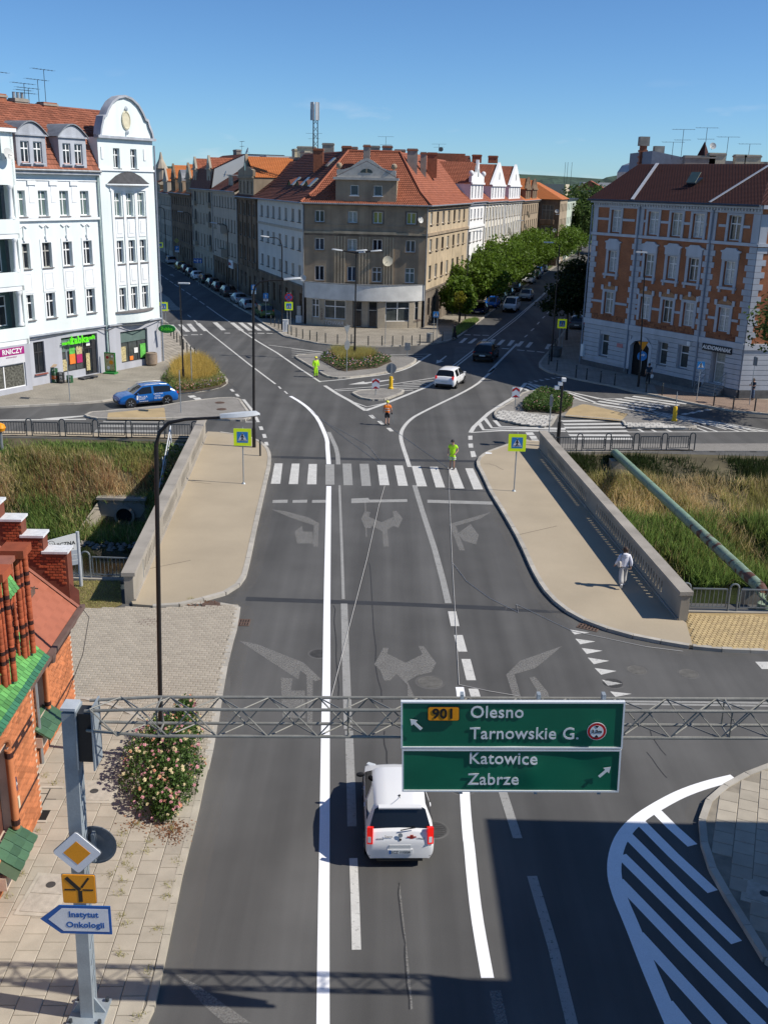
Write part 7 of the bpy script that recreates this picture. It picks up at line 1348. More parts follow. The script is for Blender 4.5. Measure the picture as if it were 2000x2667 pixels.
t = sign((-23.5,107.0),3.35,'yellow bordered crossing sign on two posts at the white tenement corner',2); ped_face(t,2.8,.58,.88)
t = sign((-10.78,110.5),4.2,'yellow bordered crossing sign under a round no stopping sign',2); ped_face(t,2.75,.58,.88)
MB().lathe([(.44,0),(.44,.02)],28,m=T(0,0,3.68) @ UP).build('red_ring',SR,t); MB().lathe([(.35,0),(.35,.024)],28,m=T(0,0,3.68) @ UP).build('blue_disc',SB,t)
for a in (45,135): c_,s_ = math.cos(R(a)),math.sin(R(a)); plate(t,'red_cross_bar',[(c_*.35+s_*.04,3.68+s_*.35-c_*.04),(c_*.35-s_*.04,3.68+s_*.35+c_*.04),(-c_*.35-s_*.04,3.68-s_*.35+c_*.04),(-c_*.35+s_*.04,3.68-s_*.35-c_*.04)],-.028-a*.00002,-.0245,SR)
t = sign((17.37,102.5),3.15,'yellow bordered crossing sign in the shade left of the brick tenement',2); ped_face(t,2.6,.6,.92)
t = sign((-44.0,200.0),4.0,'small yellow bordered crossing sign far down the left street',1); ped_face(t,3.3,.6,.95)
t = sign((-41.5,203.0),4.6,'blue parking sign under a yellow diamond far down the left street'); plate(t,'plate',[(x,2.6+q) for x,q in rrect(.8,.8,.03)],0,.02,SBL); wr('P',0,2.6,.6,SBR,'CENTER',-.012,.02,t); plate(t,'diamond',[(x,4.0+z) for x,z in rot45(rrect(.75,.75,.03),1)],0,.02,M('faded_yellow',(.4,.35,.12))); plate(t,'subplate',[(x,2.0+q) for x,q in rrect(.8,.35,.02)],0,.02,SBR)
t = sign((-15.57,118.45),4.2,'blue parking sign with white plate on the left street corner'); plate(t,'plate',[(x,3.85+q) for x,q in rrect(.58,.58,.03)],0,.02,SBL); wr('P',0,3.85,.5,SBR,'CENTER',-.012,.02,t); plate(t,'subplate',[(x,3.3+q) for x,q in rrect(.56,.42,.02)],0,.02,M('pale_blue_plate',(.45,.58,.65),.5))
t = sign((-14.47,120.75),3.05,'blue one way arrow sign with small plate by the green car'); plate(t,'plate',[(x,2.68+q) for x,q in rrect(.6,.62,.03)],0,.02,SBL); arrow(0,2.72,0,.8,SBR,t); t.children[-1].matrix_local = T(0,.035,0); plate(t,'subplate',[(x,2.2+q) for x,q in rrect(.56,.26,.02)],0,.02,SBR); wr('P01',0,2.2,.2,SK,'CENTER',-.006,.004,t)
t = sign((-29.2,158.0),4.2,'wide blue lane sign with three white arrows over the parked cars'); plate(t,'plate',[(x,3.7+q) for x,q in rrect(1.3,.72,.03)],0,.02,SB)
for x,a in ((-.42,70),(0,0),(.42,0)): arrow(x,3.72,R(a),.95,SBR,t); t.children[-1].matrix_local = T(0,.035,0)
for x in (-.21,.21): plate(t,'divider',[(x-.012,3.4),(x+.012,3.4),(x+.012,4.0),(x-.012,4.0)],-.01,-.0005,SBR)
t = sign((4.89,106.54),3.05,'plain blue crossing sign on two posts before the right street',2); ped_face(t,2.72,.58)
t = sign((24.17,78.07),3.1,'plain blue crossing sign on the red pavement by the brick tenement'); ped_face(t,2.78,.58)
t = sign((21.09,84.19),3.7,'orange give way triangle above a blue right turn disc before the archway'); plate(t,'triangle',[(-.42,3.6),(.42,3.6),(0,2.88)],0,.02,SO); plate(t,'triangle_rim',[(-.46,3.63),(.46,3.63),(0,2.83)],.021,.03,SBK)
MB().lathe([(.40,0),(.40,.02)],28,m=T(0,.0,2.42) @ UP).build('blue_disc',SBL,t); plate(t,'turn_arrow',[(-.17,2.15),(-.09,2.15),(-.09,2.4),(-.02,2.47),(.08,2.47),(.08,2.38),(.25,2.52),(.08,2.66),(.08,2.57),(-.06,2.57),(-.17,2.46)],-.03,-.022,SBR)
def chevron(p,lab,z,w_=.58,h=.8):
    t = sign(p,z+h,lab); plate(t,'plate',[(x,z+h/2+q) for x,q in rrect(w_,h,.02)],0,.02,SBR)
    for k in (0,1):
        b = z+.03+k*h*.5; plate(t,'red_chevron',[(-w_*.48,b),(-w_*.48,b+h*.22),(0,b+h*.46),(w_*.48,b+h*.22),(w_*.48,b),(0,b+h*.24)] if k else [(-w_*.48,b),(0,b+h*.24),(w_*.48,b)],-.005,-.0005,SR)
chevron((-.87,77.05),'red and white chevron marker on the small central island',.5); chevron((9.56,74.26),'red and white chevron marker on the right island beside the rose bed',.65,.58,.8)
YB = M('yellow_bollard',(.72,.44,.015),.5,.06)
def yellow_bollard(p,lab,h,disc=True):
    t = thing('lit_bollard',lab,'traffic bollard',(p[0],p[1],.12)); MB().lathe([(.2,0),(.2,.1),(.15,.16),(.15,h-.12),(.12,h-.02),(.05,h)],16).build('body',YB,t,30)
    if disc: MB().tube([(0,0,h),(0,0,2.0)],.03,8).build('stem',SPO,t)
    return t
t = yellow_bollard((.3,79.8),'yellow bollard carrying the grey back of a round sign on the central island',1.0); MB().lathe([(.02,0),(.4,0),(.41,.03),(.02,.03)],28,m=T(0,.06,1.62) @ UP).build('round_plate',SBK,t)
t = yellow_bollard((20.4,70.5),'yellow bollard with an edge-on sign at the right island tip',1.05); MB().lathe([(.02,0),(.4,0),(.41,.03),(.02,.03)],28,m=T(0,.06,1.7) @ Matrix.Rotation(R(72),4,'Z') @ UP).build('round_plate',SBK,t)
t = sign((-3.5,86.67),4.1,'tall post with two edge-on signs in the triangular island flower bed'); MB().lathe([(.02,0),(.42,0),(.42,.02),(.02,.02)],24,m=T(0,0,2.35) @ Matrix.Rotation(R(60),4,'Z') @ UP).build('round_plate',SBK,t); MB().xz([(-.42,4.0),(.42,4.0),(0,3.25)],0,.02).build('triangle_plate',SBK,t,m=Matrix.Rotation(R(55),4,'Z'))
t = sign((1.83,95.6),1.35,'low grey sign back at the tip of the triangular island'); plate(t,'plate',[(x-.13,1.0+q) for x,q in rrect(.26,.72,.02)],0,.02,SBK); plate(t,'plate',[(x+.15,1.0+q) for x,q in rrect(.22,.68,.02)],.0,.02,SBK)
for p,h,lab in (((-23.01,72.36),3.7,'thin post with edge-on signs on the pavement before the green shop'),((-14.33,69.26),3.0,'thin post with an edge-on plate on the left island'),((-15.35,78.81),2.8,'thin post beside the grass bed lamp'),((-.3,103.29),3.75,'thin post with an edge-on plate by the curved shop front'),((10.35,62.9),3.2,'thin grey post at the far end of the right parapet'),((27.9,76.9),3.8,'dark post with a grey sign back at the right frame edge')):
    t = sign(p,h,lab); MB().box(-.015,.015,-.3,.3,h-.75,h-.1).build('edge_on_plate',SBK,t,m=T(0,0,0,R(8)))
# ================================================================ bollards
BOM = M('bollard_dark',(.025,.03,.032),.45,.1)
bmain = thing('bollard','slim dark pavement bollard at the kerb','bollard',(0,0,.1)); MB().tube([(0,0,0),(0,0,.98)],.055,8).build('post',BOM,bmain,True); MB().lathe([(.062,.8),(.062,.9)],8).build('band',M('bollard_band',(.10,.11,.11),.4),bmain); MB().lathe([(.055,.98),(.03,1.02)],8).build('cap',BOM,bmain)
bsets = [([(-22.43,105.06),(-21.68,102.91),(-20.96,100.84),(-20.23,98.85),(-19.48,96.60),(-18.76,94.66),(-18.03,92.65),(-17.49,91.70)],'{} dark bollard from the far end of the white tenement kerb','bollards by the white tenement'),
 ([(-13.35,115.92),(-12.73,114.09),(-12.11,112.46),(-10.71,108.80),(-10.24,107.64),(-9.61,106.53)]+[(-9.60,106.41),(-8.87,105.54),(-8.07,104.83),(-7.29,103.86),(-6.36,103.13),(-5.10,102.34),(-3.71,102.57),(-1.99,101.86),(-0.62,102.08),(0.45,102.31),(1.45,102.66),(2.39,102.93),(3.22,103.69),(4.63,105.50),(5.65,106.18)],'{} dark bollard counted rightwards round the brown corner tenement pavement','bollards round the corner tenement'),
 ([(14.83,93.20),(15.03,89.70),(16.33,87.34),(16.85,102.84),(16.98,102.56)]+[(16.21,86.68),(16.96,85.78),(17.94,84.69),(18.89,83.57),(20.87,80.85),(21.86,79.69),(24.90,76.17),(25.97,74.92),(27.43,74.42)],'{} dark bollard counted rightwards along the brick tenement kerb','bollards along the brick tenement'),
 ([(-7.42,58.18)],'lone rusty bollard at the tip of the left bridge pavement',None)]
first = True; ORD = ['first','second','third','fourth','fifth','sixth','seventh','eighth','ninth','tenth','eleventh','twelfth','thirteenth','fourteenth','fifteenth','sixteenth','seventeenth','eighteenth','nineteenth','twentieth','twenty-first','twenty-second']
for pts,lab,grp in bsets:
    for k,p in enumerate(pts):
        if first: o = bmain; o.location = (*p,.1); first = False
        else: o = dup(bmain,(*p,.1),random.uniform(0,3))
        o['label'] = lab.format(ORD[k])
        if grp: o['group'] = grp
        elif 'group' in o: del o['group']
# ================================================================ small street furniture
p = [(4.27,104.99)][0]; t = thing('litter_bin','round grey concrete litter bin on the corner pavement','litter bin',(*p,.12)); MB().lathe([(.3,0),(.33,.05),(.33,.95),(.28,1.0),(.25,.85)],18).build('body',M('bin_concrete',(.25,.24,.22),.9,.15,5,.2),t,30); MB().lathe([(.34,.9),(.34,.96)],18).build('rim',GREYM,t)
p = [(-20.52,87.75)][0]; t = thing('planter','round tan concrete planter at the white tenement corner','planter',(*p,.12)); MB().lathe([(.36,0),(.5,.15),(.52,.8),(.46,1.1),(.36,1.1),(.34,.9)],20).build('tub',M('planter_tan',(.26,.20,.15),.9,.15,4,.3),t,30); MB().lathe([(.5,1.0),(.5,1.06)],20).build('rim',M('planter_tan'),t)
p = [(-11.11,110.29)][0]; t = thing('cabinet','white utility cabinet beside the crossing sign','cabinet',(*p,.12)); MB().box(-.3,.3,-.15,.15,0,1.25).build('body',WHITE,t); MB().box(-.32,.32,-.17,.17,1.25,1.3).build('lid',WHITE,t); MB().box(-.02,.02,-.17,-.15,.2,1.1).build('door_seam',GREYM,t)
p = [(16.12,97.85)][0]; t = thing('planter','dark stone planter in the shade on the right pavement','planter',(*p,.12)); MB().lathe([(.5,0),(.62,.2),(.66,.9),(.55,.95),(.5,.8)],18).build('tub',M('dark_plinth'),t,30); MB().lathe([(.52,.8),(.1,.95)],12).build('soil',GND,t)
p = [(-10.35,118.11)][0]; t = thing('cabinet','grey cabinet against the dark base of the corner tenement','cabinet',(*p,.12)); MB().box(-.35,.35,-.2,.2,0,.8).build('body',WHITE,t); MB().box(-.22,.22,-.15,.2,.8,1.9).build('upper_box',GREYM,t)
p = [(28.98,79.20)][0]; t = thing('cabinet','grey street cabinet behind the man at the brick tenement corner','cabinet',(p[0]+.35,p[1]+.5,.12)); MB().box(-.35,.35,-.2,.2,0,1.45).build('body',M('cabinet_grey',(.4,.4,.37),.6,.1),t); MB().box(-.37,.37,-.22,.22,1.45,1.5).build('lid',M('cabinet_grey'),t)
p = [(-22.93,83.36)][0]; t = thing('pavement_board','green framed advertising board on the pavement by the shop','advertising board',(*p,.12),R(-12))
MB().box(-.5,.5,-.35,.35,0,.12).build('foot',GRND,t); MB().box(-.48,.48,-.05,.05,.15,1.75).build('frame',GRND,t); MB().box(-.4,.4,-.06,-.052,.25,1.67).build('poster',M('menu_poster',(.45,.40,.2),.5,.5,5),t)
for x,z,r,mt in ((-.2,1.35,.13,SR),(.12,.95,.18,SO),(-.15,.5,.14,WHITE),(.22,1.45,.1,WHITE)): MB().lathe([(r,0),(r,.004)],14,m=T(x,-.061,z) @ UP).build('poster_print',mt,t)
p = [(-25.89,78.64)][0]; CRG = M('crate_green',(.03,.12,.05),.6,.1); CRK = M('crate_black',(.02,.022,.024),.6,.1)
def crate(x,y,z,mt,lab,w_=.5,d_=.34,h=.28):
    t = thing('crate',lab,'crate',(x,y,z),R(-30),'crates by the shop wall')
    MB().box(-w_/2,w_/2,-d_/2,d_/2,0,.03).build('base',mt,t)
    for y_ in (-d_/2,d_/2-.02):
        for k in range(3): MB().box(-w_/2,w_/2,y_,y_+.02,.05+k*.08,.1+k*.08).build('slat',mt,t)
    for x_ in (-w_/2,w_/2-.02):
        for k in range(3): MB().box(x_,x_+.02,-d_/2+.02,d_/2-.02,.05+k*.08,.1+k*.08).build('slat',mt,t)
for k in range(4): crate(p[0]-.3,p[1]+.35,.12+k*.29,CRG if k != 1 else M('crate_orange',(.6,.14,.02),.6),['bottom green crate of the stack by the shop wall','orange crate second from the bottom of the stack','green crate third from the bottom of the stack','top green crate of the stack, paper in it'][k])
for k in range(3): crate(p[0]+.25,p[1]+.2,.12+k*.29,CRK,['bottom black crate beside the green stack','middle black crate beside the green stack','top black crate beside the green stack'][k])
for k in range(2): crate(p[0]+.85,p[1]+.5,.12+k*.29,CRG,['lower green crate right of the black stack','upper green crate right of the black stack'][k],.44,.32)
tag(MB().add([(-.25,-.1,0),(.2,-.15,.05),(.25,.2,.2),(-.2,.25,.25)],[(0,1,2,3)]).build('crumpled_paper',M('brown_paper',(.4,.3,.2)),None,m=T(p[0]-.3,p[1]+.35,1.32)),'crumpled brown paper on top of the crate stack','paper')
p = [(-24.11,81.01)][0]; t = thing('pallet_step','dark pallet step at the shop door','step',(*p,.12),math.atan2(wd_.y,wd_.x))
for k in range(5): MB().box(-.8,.8,-.3+k*.14,-.19+k*.14,.1,.15).build('board',M('pallet_dark',(.07,.07,.075),.8,.2),t)
for x in (-.7,0,.7): MB().box(x-.05,x+.05,-.3,.4,0,.1).build('bearer',M('pallet_dark'),t)
tag(MB().add([(-.2,-.1,0),(.2,-.12,.01),(.24,.1,.03),(-.15,.12,.04)],[(0,1,2,3)]).build('paper_sheet',WHITE,None,m=T(*[(6.27,60.00)][0],.13)),'crumpled white paper at the right bridge kerb','paper')
# neighbouring block to the right of the frame whose shadow lies on the road
s1_,s2_,s3_ = [(2.82,22.66),(3.17,17.27)][0],[(2.82,22.66),(3.17,17.27)][1],[(1.15,17.05)][0]
k_ = 1/math.tan(R(SUN_EL)); sx_,sy_ = -math.sin(R(SUN_ROT))*k_,-math.cos(R(SUN_ROT))*k_; X0 = 13.6
h1 = (s1_[0]-X0)/sx_; h2 = (s3_[0]-X0)/sx_; q1 = s1_[1]-sy_*h1; q2 = s2_[1]-sy_*h1; q3 = s3_[1]-sy_*h2
nbk = thing('corner_block','plain rendered corner block right of the road, throwing its shadow across the lanes','house')
Nf = Fa(nbk,(X0,q1),((s2_[0]-s1_[0])*.0,-1)); W1 = q1-q3; hs = [(1.0+2.2*k-.5,1.0+2.2*k+.5,z,z+1.6) for k in range(int(W1/2.2)) for z in (1.2,4.4,7.4)]
for h in hs: Nf.win(h[0],h[2],1.0,1.6,'MT',WHITE,GL_D)
Nf.wall(0,W1,0,h1,hs,CREAM); Nf.box('end_wall',CREAM,.0,.2,.003,12,0,h1); Nf.box('flat_roof',DARKM,0,W1,0,12,h1-.25,h1-.01); Nf.box('taller_block',CREAM,W1,W1+14,.0,12,0,h2)

# ================================================================ cars
TYRE = M('tyre_rubber',(.012,.012,.012),.8,.1); RIM = M('alloy_rim',(.35,.36,.37),.35,.05,metal=.7); CGL = M('car_glass',(.010,.012,.014),.04,0,spec=.6,var2=0); TRIM = M('black_car_trim',(.015,.015,.016),.5,0); HLT = M('headlight_glass',(.55,.58,.6),.1,0,spec=.6); TLT = M('tail_light_red',(.42,.01,.008),.15,0,spec=.6); TLB = M('brake_light_red',(.7,.015,.01),.2,0,emit=.3); PLT = M('plate_white',(.62,.63,.62),.4,0)
def paint(name,c,rough=.22): return M('car_paint_'+name,c,rough,.0,spec=.5,var2=.0)
# stations: x/L from the rear, sill, belt, half width, top, half width of top (heights / H, widths / half W)
PROF = {
 'hatch': [(-.5,.19,.38,.86,.46,.80),(-.488,.165,.48,.96,.54,.88),(-.465,.17,.60,.99,.63,.82),(-.44,.17,.615,1,.655,.80),(-.375,.17,.62,1,.955,.68),(-.33,.17,.62,1,.985,.69),(-.12,.17,.61,1,1.0,.70),(-.08,.17,.61,1,1.0,.70),(.09,.17,.60,1,.97,.69),(.28,.17,.585,1,.615,.80),(.40,.17,.53,.97,.55,.74),(.475,.19,.42,.88,.455,.64),(.5,.24,.33,.74,.37,.5)],
 'suv': [(-.5,.27,.42,.86,.49,.80),(-.488,.2,.50,.96,.58,.88),(-.465,.18,.62,.99,.65,.82),(-.445,.18,.635,1,.67,.80),(-.37,.18,.64,1,.94,.69),(-.32,.18,.64,1,.975,.70),(-.08,.18,.625,1,1.0,.71),(-.045,.18,.625,1,1.0,.71),(.10,.18,.61,1,.965,.70),(.26,.18,.60,1,.64,.82),(.42,.18,.56,.97,.59,.78),(.482,.2,.45,.9,.50,.68),(.5,.26,.36,.76,.40,.55)],
 'sedan': [(-.5,.27,.42,.84,.50,.76),(-.485,.2,.52,.95,.62,.82),(-.45,.18,.60,.98,.67,.80),(-.37,.18,.63,1,.68,.78),(-.235,.18,.635,1,.93,.66),(-.19,.18,.635,1,.965,.67),(-.04,.18,.62,1,1.0,.68),(-.01,.18,.62,1,1.0,.68),(.11,.18,.61,1,.965,.67),(.27,.18,.60,1,.63,.80),(.41,.18,.55,.96,.57,.74),(.48,.2,.44,.88,.47,.64),(.5,.26,.34,.74,.38,.52)],
 'mpv': [(-.5,.25,.40,.88,.48,.84),(-.49,.18,.48,.97,.56,.90),(-.475,.16,.56,.99,.60,.86),(-.462,.16,.58,1,.62,.84),(-.42,.16,.585,1,.955,.76),(-.38,.16,.585,1,.985,.77),(-.08,.16,.575,1,1.0,.78),(-.045,.16,.575,1,1.0,.78),(.14,.16,.57,1,.965,.76),(.34,.16,.56,1,.60,.84),(.44,.16,.51,.97,.53,.76),(.485,.18,.41,.89,.45,.66),(.5,.24,.32,.76,.36,.55)]}
def make_car(name,label,kind,L,W,H,pm,group=None,wheel=.3,plate='',rails=False,lit=False,detail=True,mirror=None):
    t = thing(name,label,'car',(0,0,0),0,group); P = PROF[kind]; rings = []
    for x,s,b,w_,tp,wt_ in P:
        x *= L; hw = W/2; zb,zs,zt = s*H,b*H,tp*H; zm = zb+(zs-zb)*.5; green = zt-zs > .08*H
        half = [(hw*w_*.90,zb),(hw*w_*.995,zb+.10*H),(hw*w_,zm+.03*H),(hw*w_*.965,zs),(hw*(wt_+.06 if green else (wt_+w_)/2),zt-.055*H if green else zs+(zt-zs)*.6),(hw*wt_*.93,zt-.012*H),(hw*wt_*.5,zt),(0,zt+.006*H)]
        rings.append([(x,y,z) for y,z in half]+[(x,-y,z) for y,z in half[:-1][::-1]])
    n = 15; ns = len(P); parts = {}
    def put(k,i,j): parts.setdefault(k,[]).append((i*n+j,i*n+(j+1) % n,(i+1)*n+(j+1) % n,(i+1)*n+j))
    for i in range(ns-1):
        for j in range(n):
            jj = j if j < 7 else 13-j
            k = 'body'
            if i == 3 and jj >= 4 and j < 14: k = 'rear_window'
            elif i == 8 and jj >= 5 and j < 14: k = 'windscreen'
            elif jj == 3 and (i in (5,7) or (i == 4 and kind in ('suv','mpv','sedan')) or (i == 8 and kind != 'x')): k = 'side_window' if j < 7 else 'side_window_right'
            if j == 14: k = 'underside'
            put(k,i,j)
    flat = [v for r in rings for v in r]
    def sub(k,mat,nm,sm=35):
        idx = sorted({a for f in parts[k] for a in f}); mp = {a: q for q,a in enumerate(idx)}
        mb = MB(); mb.add([flat[a] for a in idx],[tuple(mp[a] for a in f) for f in parts[k]])
        if k == 'body': mb.f += [[mp[a] for a in range(n) if a in mp][::-1],[mp[a] for a in range((ns-1)*n,ns*n) if a in mp]]
        return mb.build(nm,mat,t,sm)
    sub('body',pm,'body'); sub('rear_window',CGL,'rear_window'); sub('windscreen',CGL,'windscreen'); sub('side_window',CGL,'side_window'); sub('side_window_right',CGL,'side_window'); sub('underside',TRIM,'underside')
    tm = MB().lathe([(wheel*.62,-.09),(wheel*.95,-.09),(wheel,-.05),(wheel,.05),(wheel*.95,.09),(wheel*.62,.09)],20,m=UP).mesh('tyre',TYRE,True)
    rm = MB(); rm.lathe([(wheel*.12,.075),(wheel*.2,.07),(wheel*.2,.03),(wheel*.64,.03),(wheel*.64,-.08)],20,m=UP)
    for k in range(5):
        c_,s_ = math.cos(k*1.2566),math.sin(k*1.2566); rm.bar((0,-.07,0),(wheel*.62*c_,-.085,wheel*.62*s_),.05,.03,(0,1,0))
    rm = rm.mesh('rim',RIM)
    am = MB().lathe([(wheel*1.18,-.012),(wheel*1.18,.0),(wheel*.3,.0)],22,m=UP).mesh('wheel_arch',TRIM)
    wb = L*.30
    for x in (-wb,wb+L*.015):
        for s_ in (-1,1):
            ob('wheel_arch',am,t,T(x,s_*(W/2+.003),wheel*1.02)); q = ob('wheel',tm,t,T(x,s_*(W/2-.075),wheel,0 if s_ < 0 else PI)); ob('rim',rm,q)
    if not detail: return t
    for s_ in (-1,1):
        hz = .50*H; MB().box(-.09,.03,-.11,.11,-.07,.07).build('headlight',HLT,t,m=T(L*.468,s_*W*.36,.435*H) @ Matrix.Rotation(-s_*.5,4,'Z'))
        tw,th_ = (.07,.18) if kind in ('hatch','mpv') else (.14,.07)
        MB().box(-.05,.05,-tw,tw,-th_,th_).build('tail_light',TLB if lit else TLT,t,m=T(-L*.4765,s_*W*.40,.565*H) @ Matrix.Rotation(s_*.3,4,'Z'))
        MB().lathe([(.01,-.11),(.05,-.09),(.07,0),(.05,.09),(.01,.11)],10,m=T(L*.20,s_*(W/2+.09),.66*H) @ UP @ Matrix.Diagonal((.8,1,1,1))).build('mirror',mirror or pm,t,True)
        MB().box(-.07,.07,-.012,.012,-.015,.015).build('door_handle',pm,t,m=T(-L*.10,s_*(W/2+.004),.54*H)); MB().box(-.07,.07,-.012,.012,-.015,.015).build('door_handle',pm,t,m=T(L*.11,s_*(W/2+.004),.53*H))
        for xx in (-.255,-.065,.215): MB().box(xx*L-.006,xx*L+.006,s_*(W/2)-.003,s_*(W/2)+.003,.22*H,.58*H).build('door_gap',TRIM,t)
        MB().box(-L*.2,L*.2,s_*(W/2)-.01,s_*(W/2)+.008,.17*H,.24*H).build('sill_trim',TRIM,t)
        if rails: MB().tube([(-L*.32,s_*W*.345,.985*H),(-L*.2,s_*W*.35,1.02*H),(L*.06,s_*W*.35,1.01*H),(L*.11,s_*W*.345,.97*H)],.018,6).build('roof_rail',RIM,t)
    MB().box(-L*.505,-L*.49,-W*.4,W*.4,.19*H,.28*H).build('rear_bumper_trim',TRIM,t); MB().box(L*.485,L*.503,-W*.3,W*.3,.2*H,.33*H).build('grille',TRIM,t)
    for x,r in ((-L*.5-.012,PI),(L*.5+.008,0)): MB().box(0,.012,-.26,.26,-.06,.06).build('number_plate',PLT,t,m=T(x,0,(.40 if r else .33)*H)); 
    return t
def put(t,p,d,label=None): t.location = (p[0],p[1],.006); t.rotation_euler = (0,0,math.atan2(d[1],d[0])); return t
# the small white city car on the lane
PW = paint('white',(.74,.74,.74)); city = make_car('city_car','small white city car on the middle lane under the green board, brake lights lit','hatch',3.58,1.65,1.5,PW,lit=True,mirror=TRIM)
put(city,(.50,22.35),(-.045,1)); RB = lambda x,y,z,a=0: T(x,y,z,-PI/2) @ Matrix.Rotation(R(a),4,'X') @ UP
for c in [c for c in city.children if c.name.split('.')[0] in ('tail_light','rear_bumper_trim')]: D.objects.remove(c)
for s_ in (-1,1):
    q = T(-1.70,s_*.715,.87) @ Matrix.Rotation(R(13),4,'Y') @ Matrix.Rotation(-s_*.22,4,'Z')
    MB().box(-.06,.05,-.07,.07,-.2,.2).build('tail_light',TLB,city,m=q); MB().box(-.066,.0,-.03,.045,-.16,-.02).build('reversing_light',HLT,city,m=q)
MB().box(-1.785,-1.72,-.55,.55,.2,.25).build('rear_bumper_trim',TRIM,city); MB().box(-1.815,-1.79,-.3,.3,.40,.55).build('plate_recess',PW,city)
MB().box(-1.822,-1.816,-.26,.26,.42,.53).build('number_plate',PLT,city); MB().box(-1.824,-1.8225,.215,.26,.42,.53).build('plate_band',SB,city); text(city,'SCZ 1150A',.1,SK,RB(-1.826,-.02,.473),'plate_lettering',.001,sx=.95)
MB().tube([(-1.70,.0,1.0),(-1.69,-.16,1.03),(-1.665,-.36,1.05)],.014,5).build('rear_wiper',TRIM,city); MB().lathe([(.055,0),(.055,.012)],18,m=RB(-1.755,0,.90,-15)).build('badge',RIM,city); MB().lathe([(.03,0),(.03,.012)],14,m=RB(-1.765,0,.79,-15)).build('handle_button',TRIM,city)
text(city,'Stena',.085,M('print_grey',(.12,.12,.12)),RB(-1.752,.28,.86,-15),'lettering',.002); text(city,'CITIGO',.06,M('print_grey'),RB(-1.752,-.48,.80,-15),'lettering',.002); MB().box(-1.756,-1.75,-.38,-.16,.83,.87).box(-1.756,-1.75,-.31,-.23,.80,.91).build('red_print',M('print_red',(.5,.06,.04)),city)
text(city,'SKODA',.05,M('print_grey'),RB(-1.758,.48,.80,-15),'lettering',.002)
MB().tube([(-1.0,-.0,1.5),(-1.12,-.0,1.52),(-1.35,.0,1.66)],.006,5).build('aerial',TRIM,city); MB().lathe([(.03,0),(.02,.03)],10,(-1.0,0)).build('aerial_base',TRIM,city,m=T(0,0,1.49)); MB().box(-1.44,-1.30,-.52,.52,1.415,1.45).build('roof_spoiler',PW,city)
MB().box(-1.768,-1.755,-.60,.60,.612,.622).build('tailgate_gap',TRIM,city); MB().box(-1.772,-1.76,-.74,.74,.335,.343).build('bumper_crease',TRIM,city)
# moving cars
KB = paint('blue',(.004,.10,.36)); k0,k1 = [(-18.20,70.92),(-15.90,72.38)]; kd = (Vector(k0)-Vector(k1)); kia = make_car('crossover','bright blue crossover with white lettering turning in front of the green shop','suv',4.4,1.83,1.5,KB,wheel=.34,rails=True)
kn = Vector((-kd.y,kd.x)).normalized(); km = (Vector(k0)+Vector(k1))/2-kn*.83; put(kia,km,kd); KL = T(0,.0,0,PI)
for s_,sz,x,z in (('SZKO\u0141A',.2,.55,.74),('JAZDY',.16,.55,.58),('www.szkola.pl',.11,.45,.42),('SZKOLENIA',.13,-.65,.88),('MOTO',.13,-.6,.72),('700 700 100',.14,-.7,.56)): text(kia,s_,sz,WHITE,T(x,.925,z,PI) @ UP,'lettering',.002)
MB().box(.85,.95,.918,.924,.55,.85).build('white_print',WHITE,kia); MB().box(.4,1.6,-.5,.5,.0,.004).build('bonnet_print',M('sponsor_print',(.6,.6,.62),.4,.4,9),kia,m=T(.25,0,.925) @ Matrix.Rotation(R(4),4,'Y'))
h0,h1,h2 = [(4.04,81.46),(5.56,81.28),(6.34,83.69)]; hd_ = (Vector(h2)-Vector(h1)); hy = make_car('hatchback','white hatchback driving away past the central island','hatch',4.05,1.74,1.55,PW,lit=True); put(hy,(Vector(h0)+Vector(h1))/2+hd_.normalized()*1.25,hd_)
b0,b1 = [(8.19,94.47),(9.63,94.68)]; sv = make_car('suv','black sport utility car in the shade on the right street','suv',4.6,1.86,1.66,paint('black',(.008,.008,.009)),wheel=.36,rails=True); put(sv,(Vector(b0)+Vector(b1))/2+dR*1.6,dR)
v0,v1 = [(15.07,134.21),(16.37,133.98)]; vn = make_car('small_van','white boxy van driving towards the junction in the right street','mpv',4.3,1.82,1.82,PW); put(vn,(Vector(v0)+Vector(v1))/2+dR*1.5,-dR)
v0,v1 = [(18.71,148.50),(20.22,148.23)]; rn_ = make_car('crossover','silver crossover with black roof following the white van','suv',4.2,1.8,1.58,paint('silver',(.34,.35,.35))); put(rn_,(Vector(v0)+Vector(v1))/2+dR*1.5,-dR)
# parked, right street
def parked(pts,d,kinds,group,off):
    for (p,kd_,c,nm,lab,sz) in kinds:
        c_ = make_car(nm,lab,kd_,sz[0],sz[1],sz[2],c,group); put(c_,Vector(p)+Vector(d).normalized()*off[0]+Vector((d[1],-d[0])).normalized()*off[1],d)
PG_ = 'cars parked along the right street'; NAVY = paint('navy',(.012,.018,.075)); BRB = paint('sky_blue',(.008,.11,.48)); GG = paint('grey_green',(.12,.17,.17)); DKG = paint('dark_green',(.012,.03,.022)); BLK = paint('jet_black',(.01,.01,.012)); SIL = paint('light_silver',(.36,.37,.38)); BRN = paint('brown',(.075,.055,.042)); YEL = paint('mustard',(.45,.29,.04)); LIM = paint('olive_green',(.10,.15,.035)); WINE = paint('wine',(.05,.012,.014)); GREYC = paint('graphite',(.09,.095,.10))
pr = [(11.21,129.85),(13.40,136.73),(15.15,143.85),(17.06,151.46),(18.99,158.88),(23.20,174.66),(25.57,184.28)]
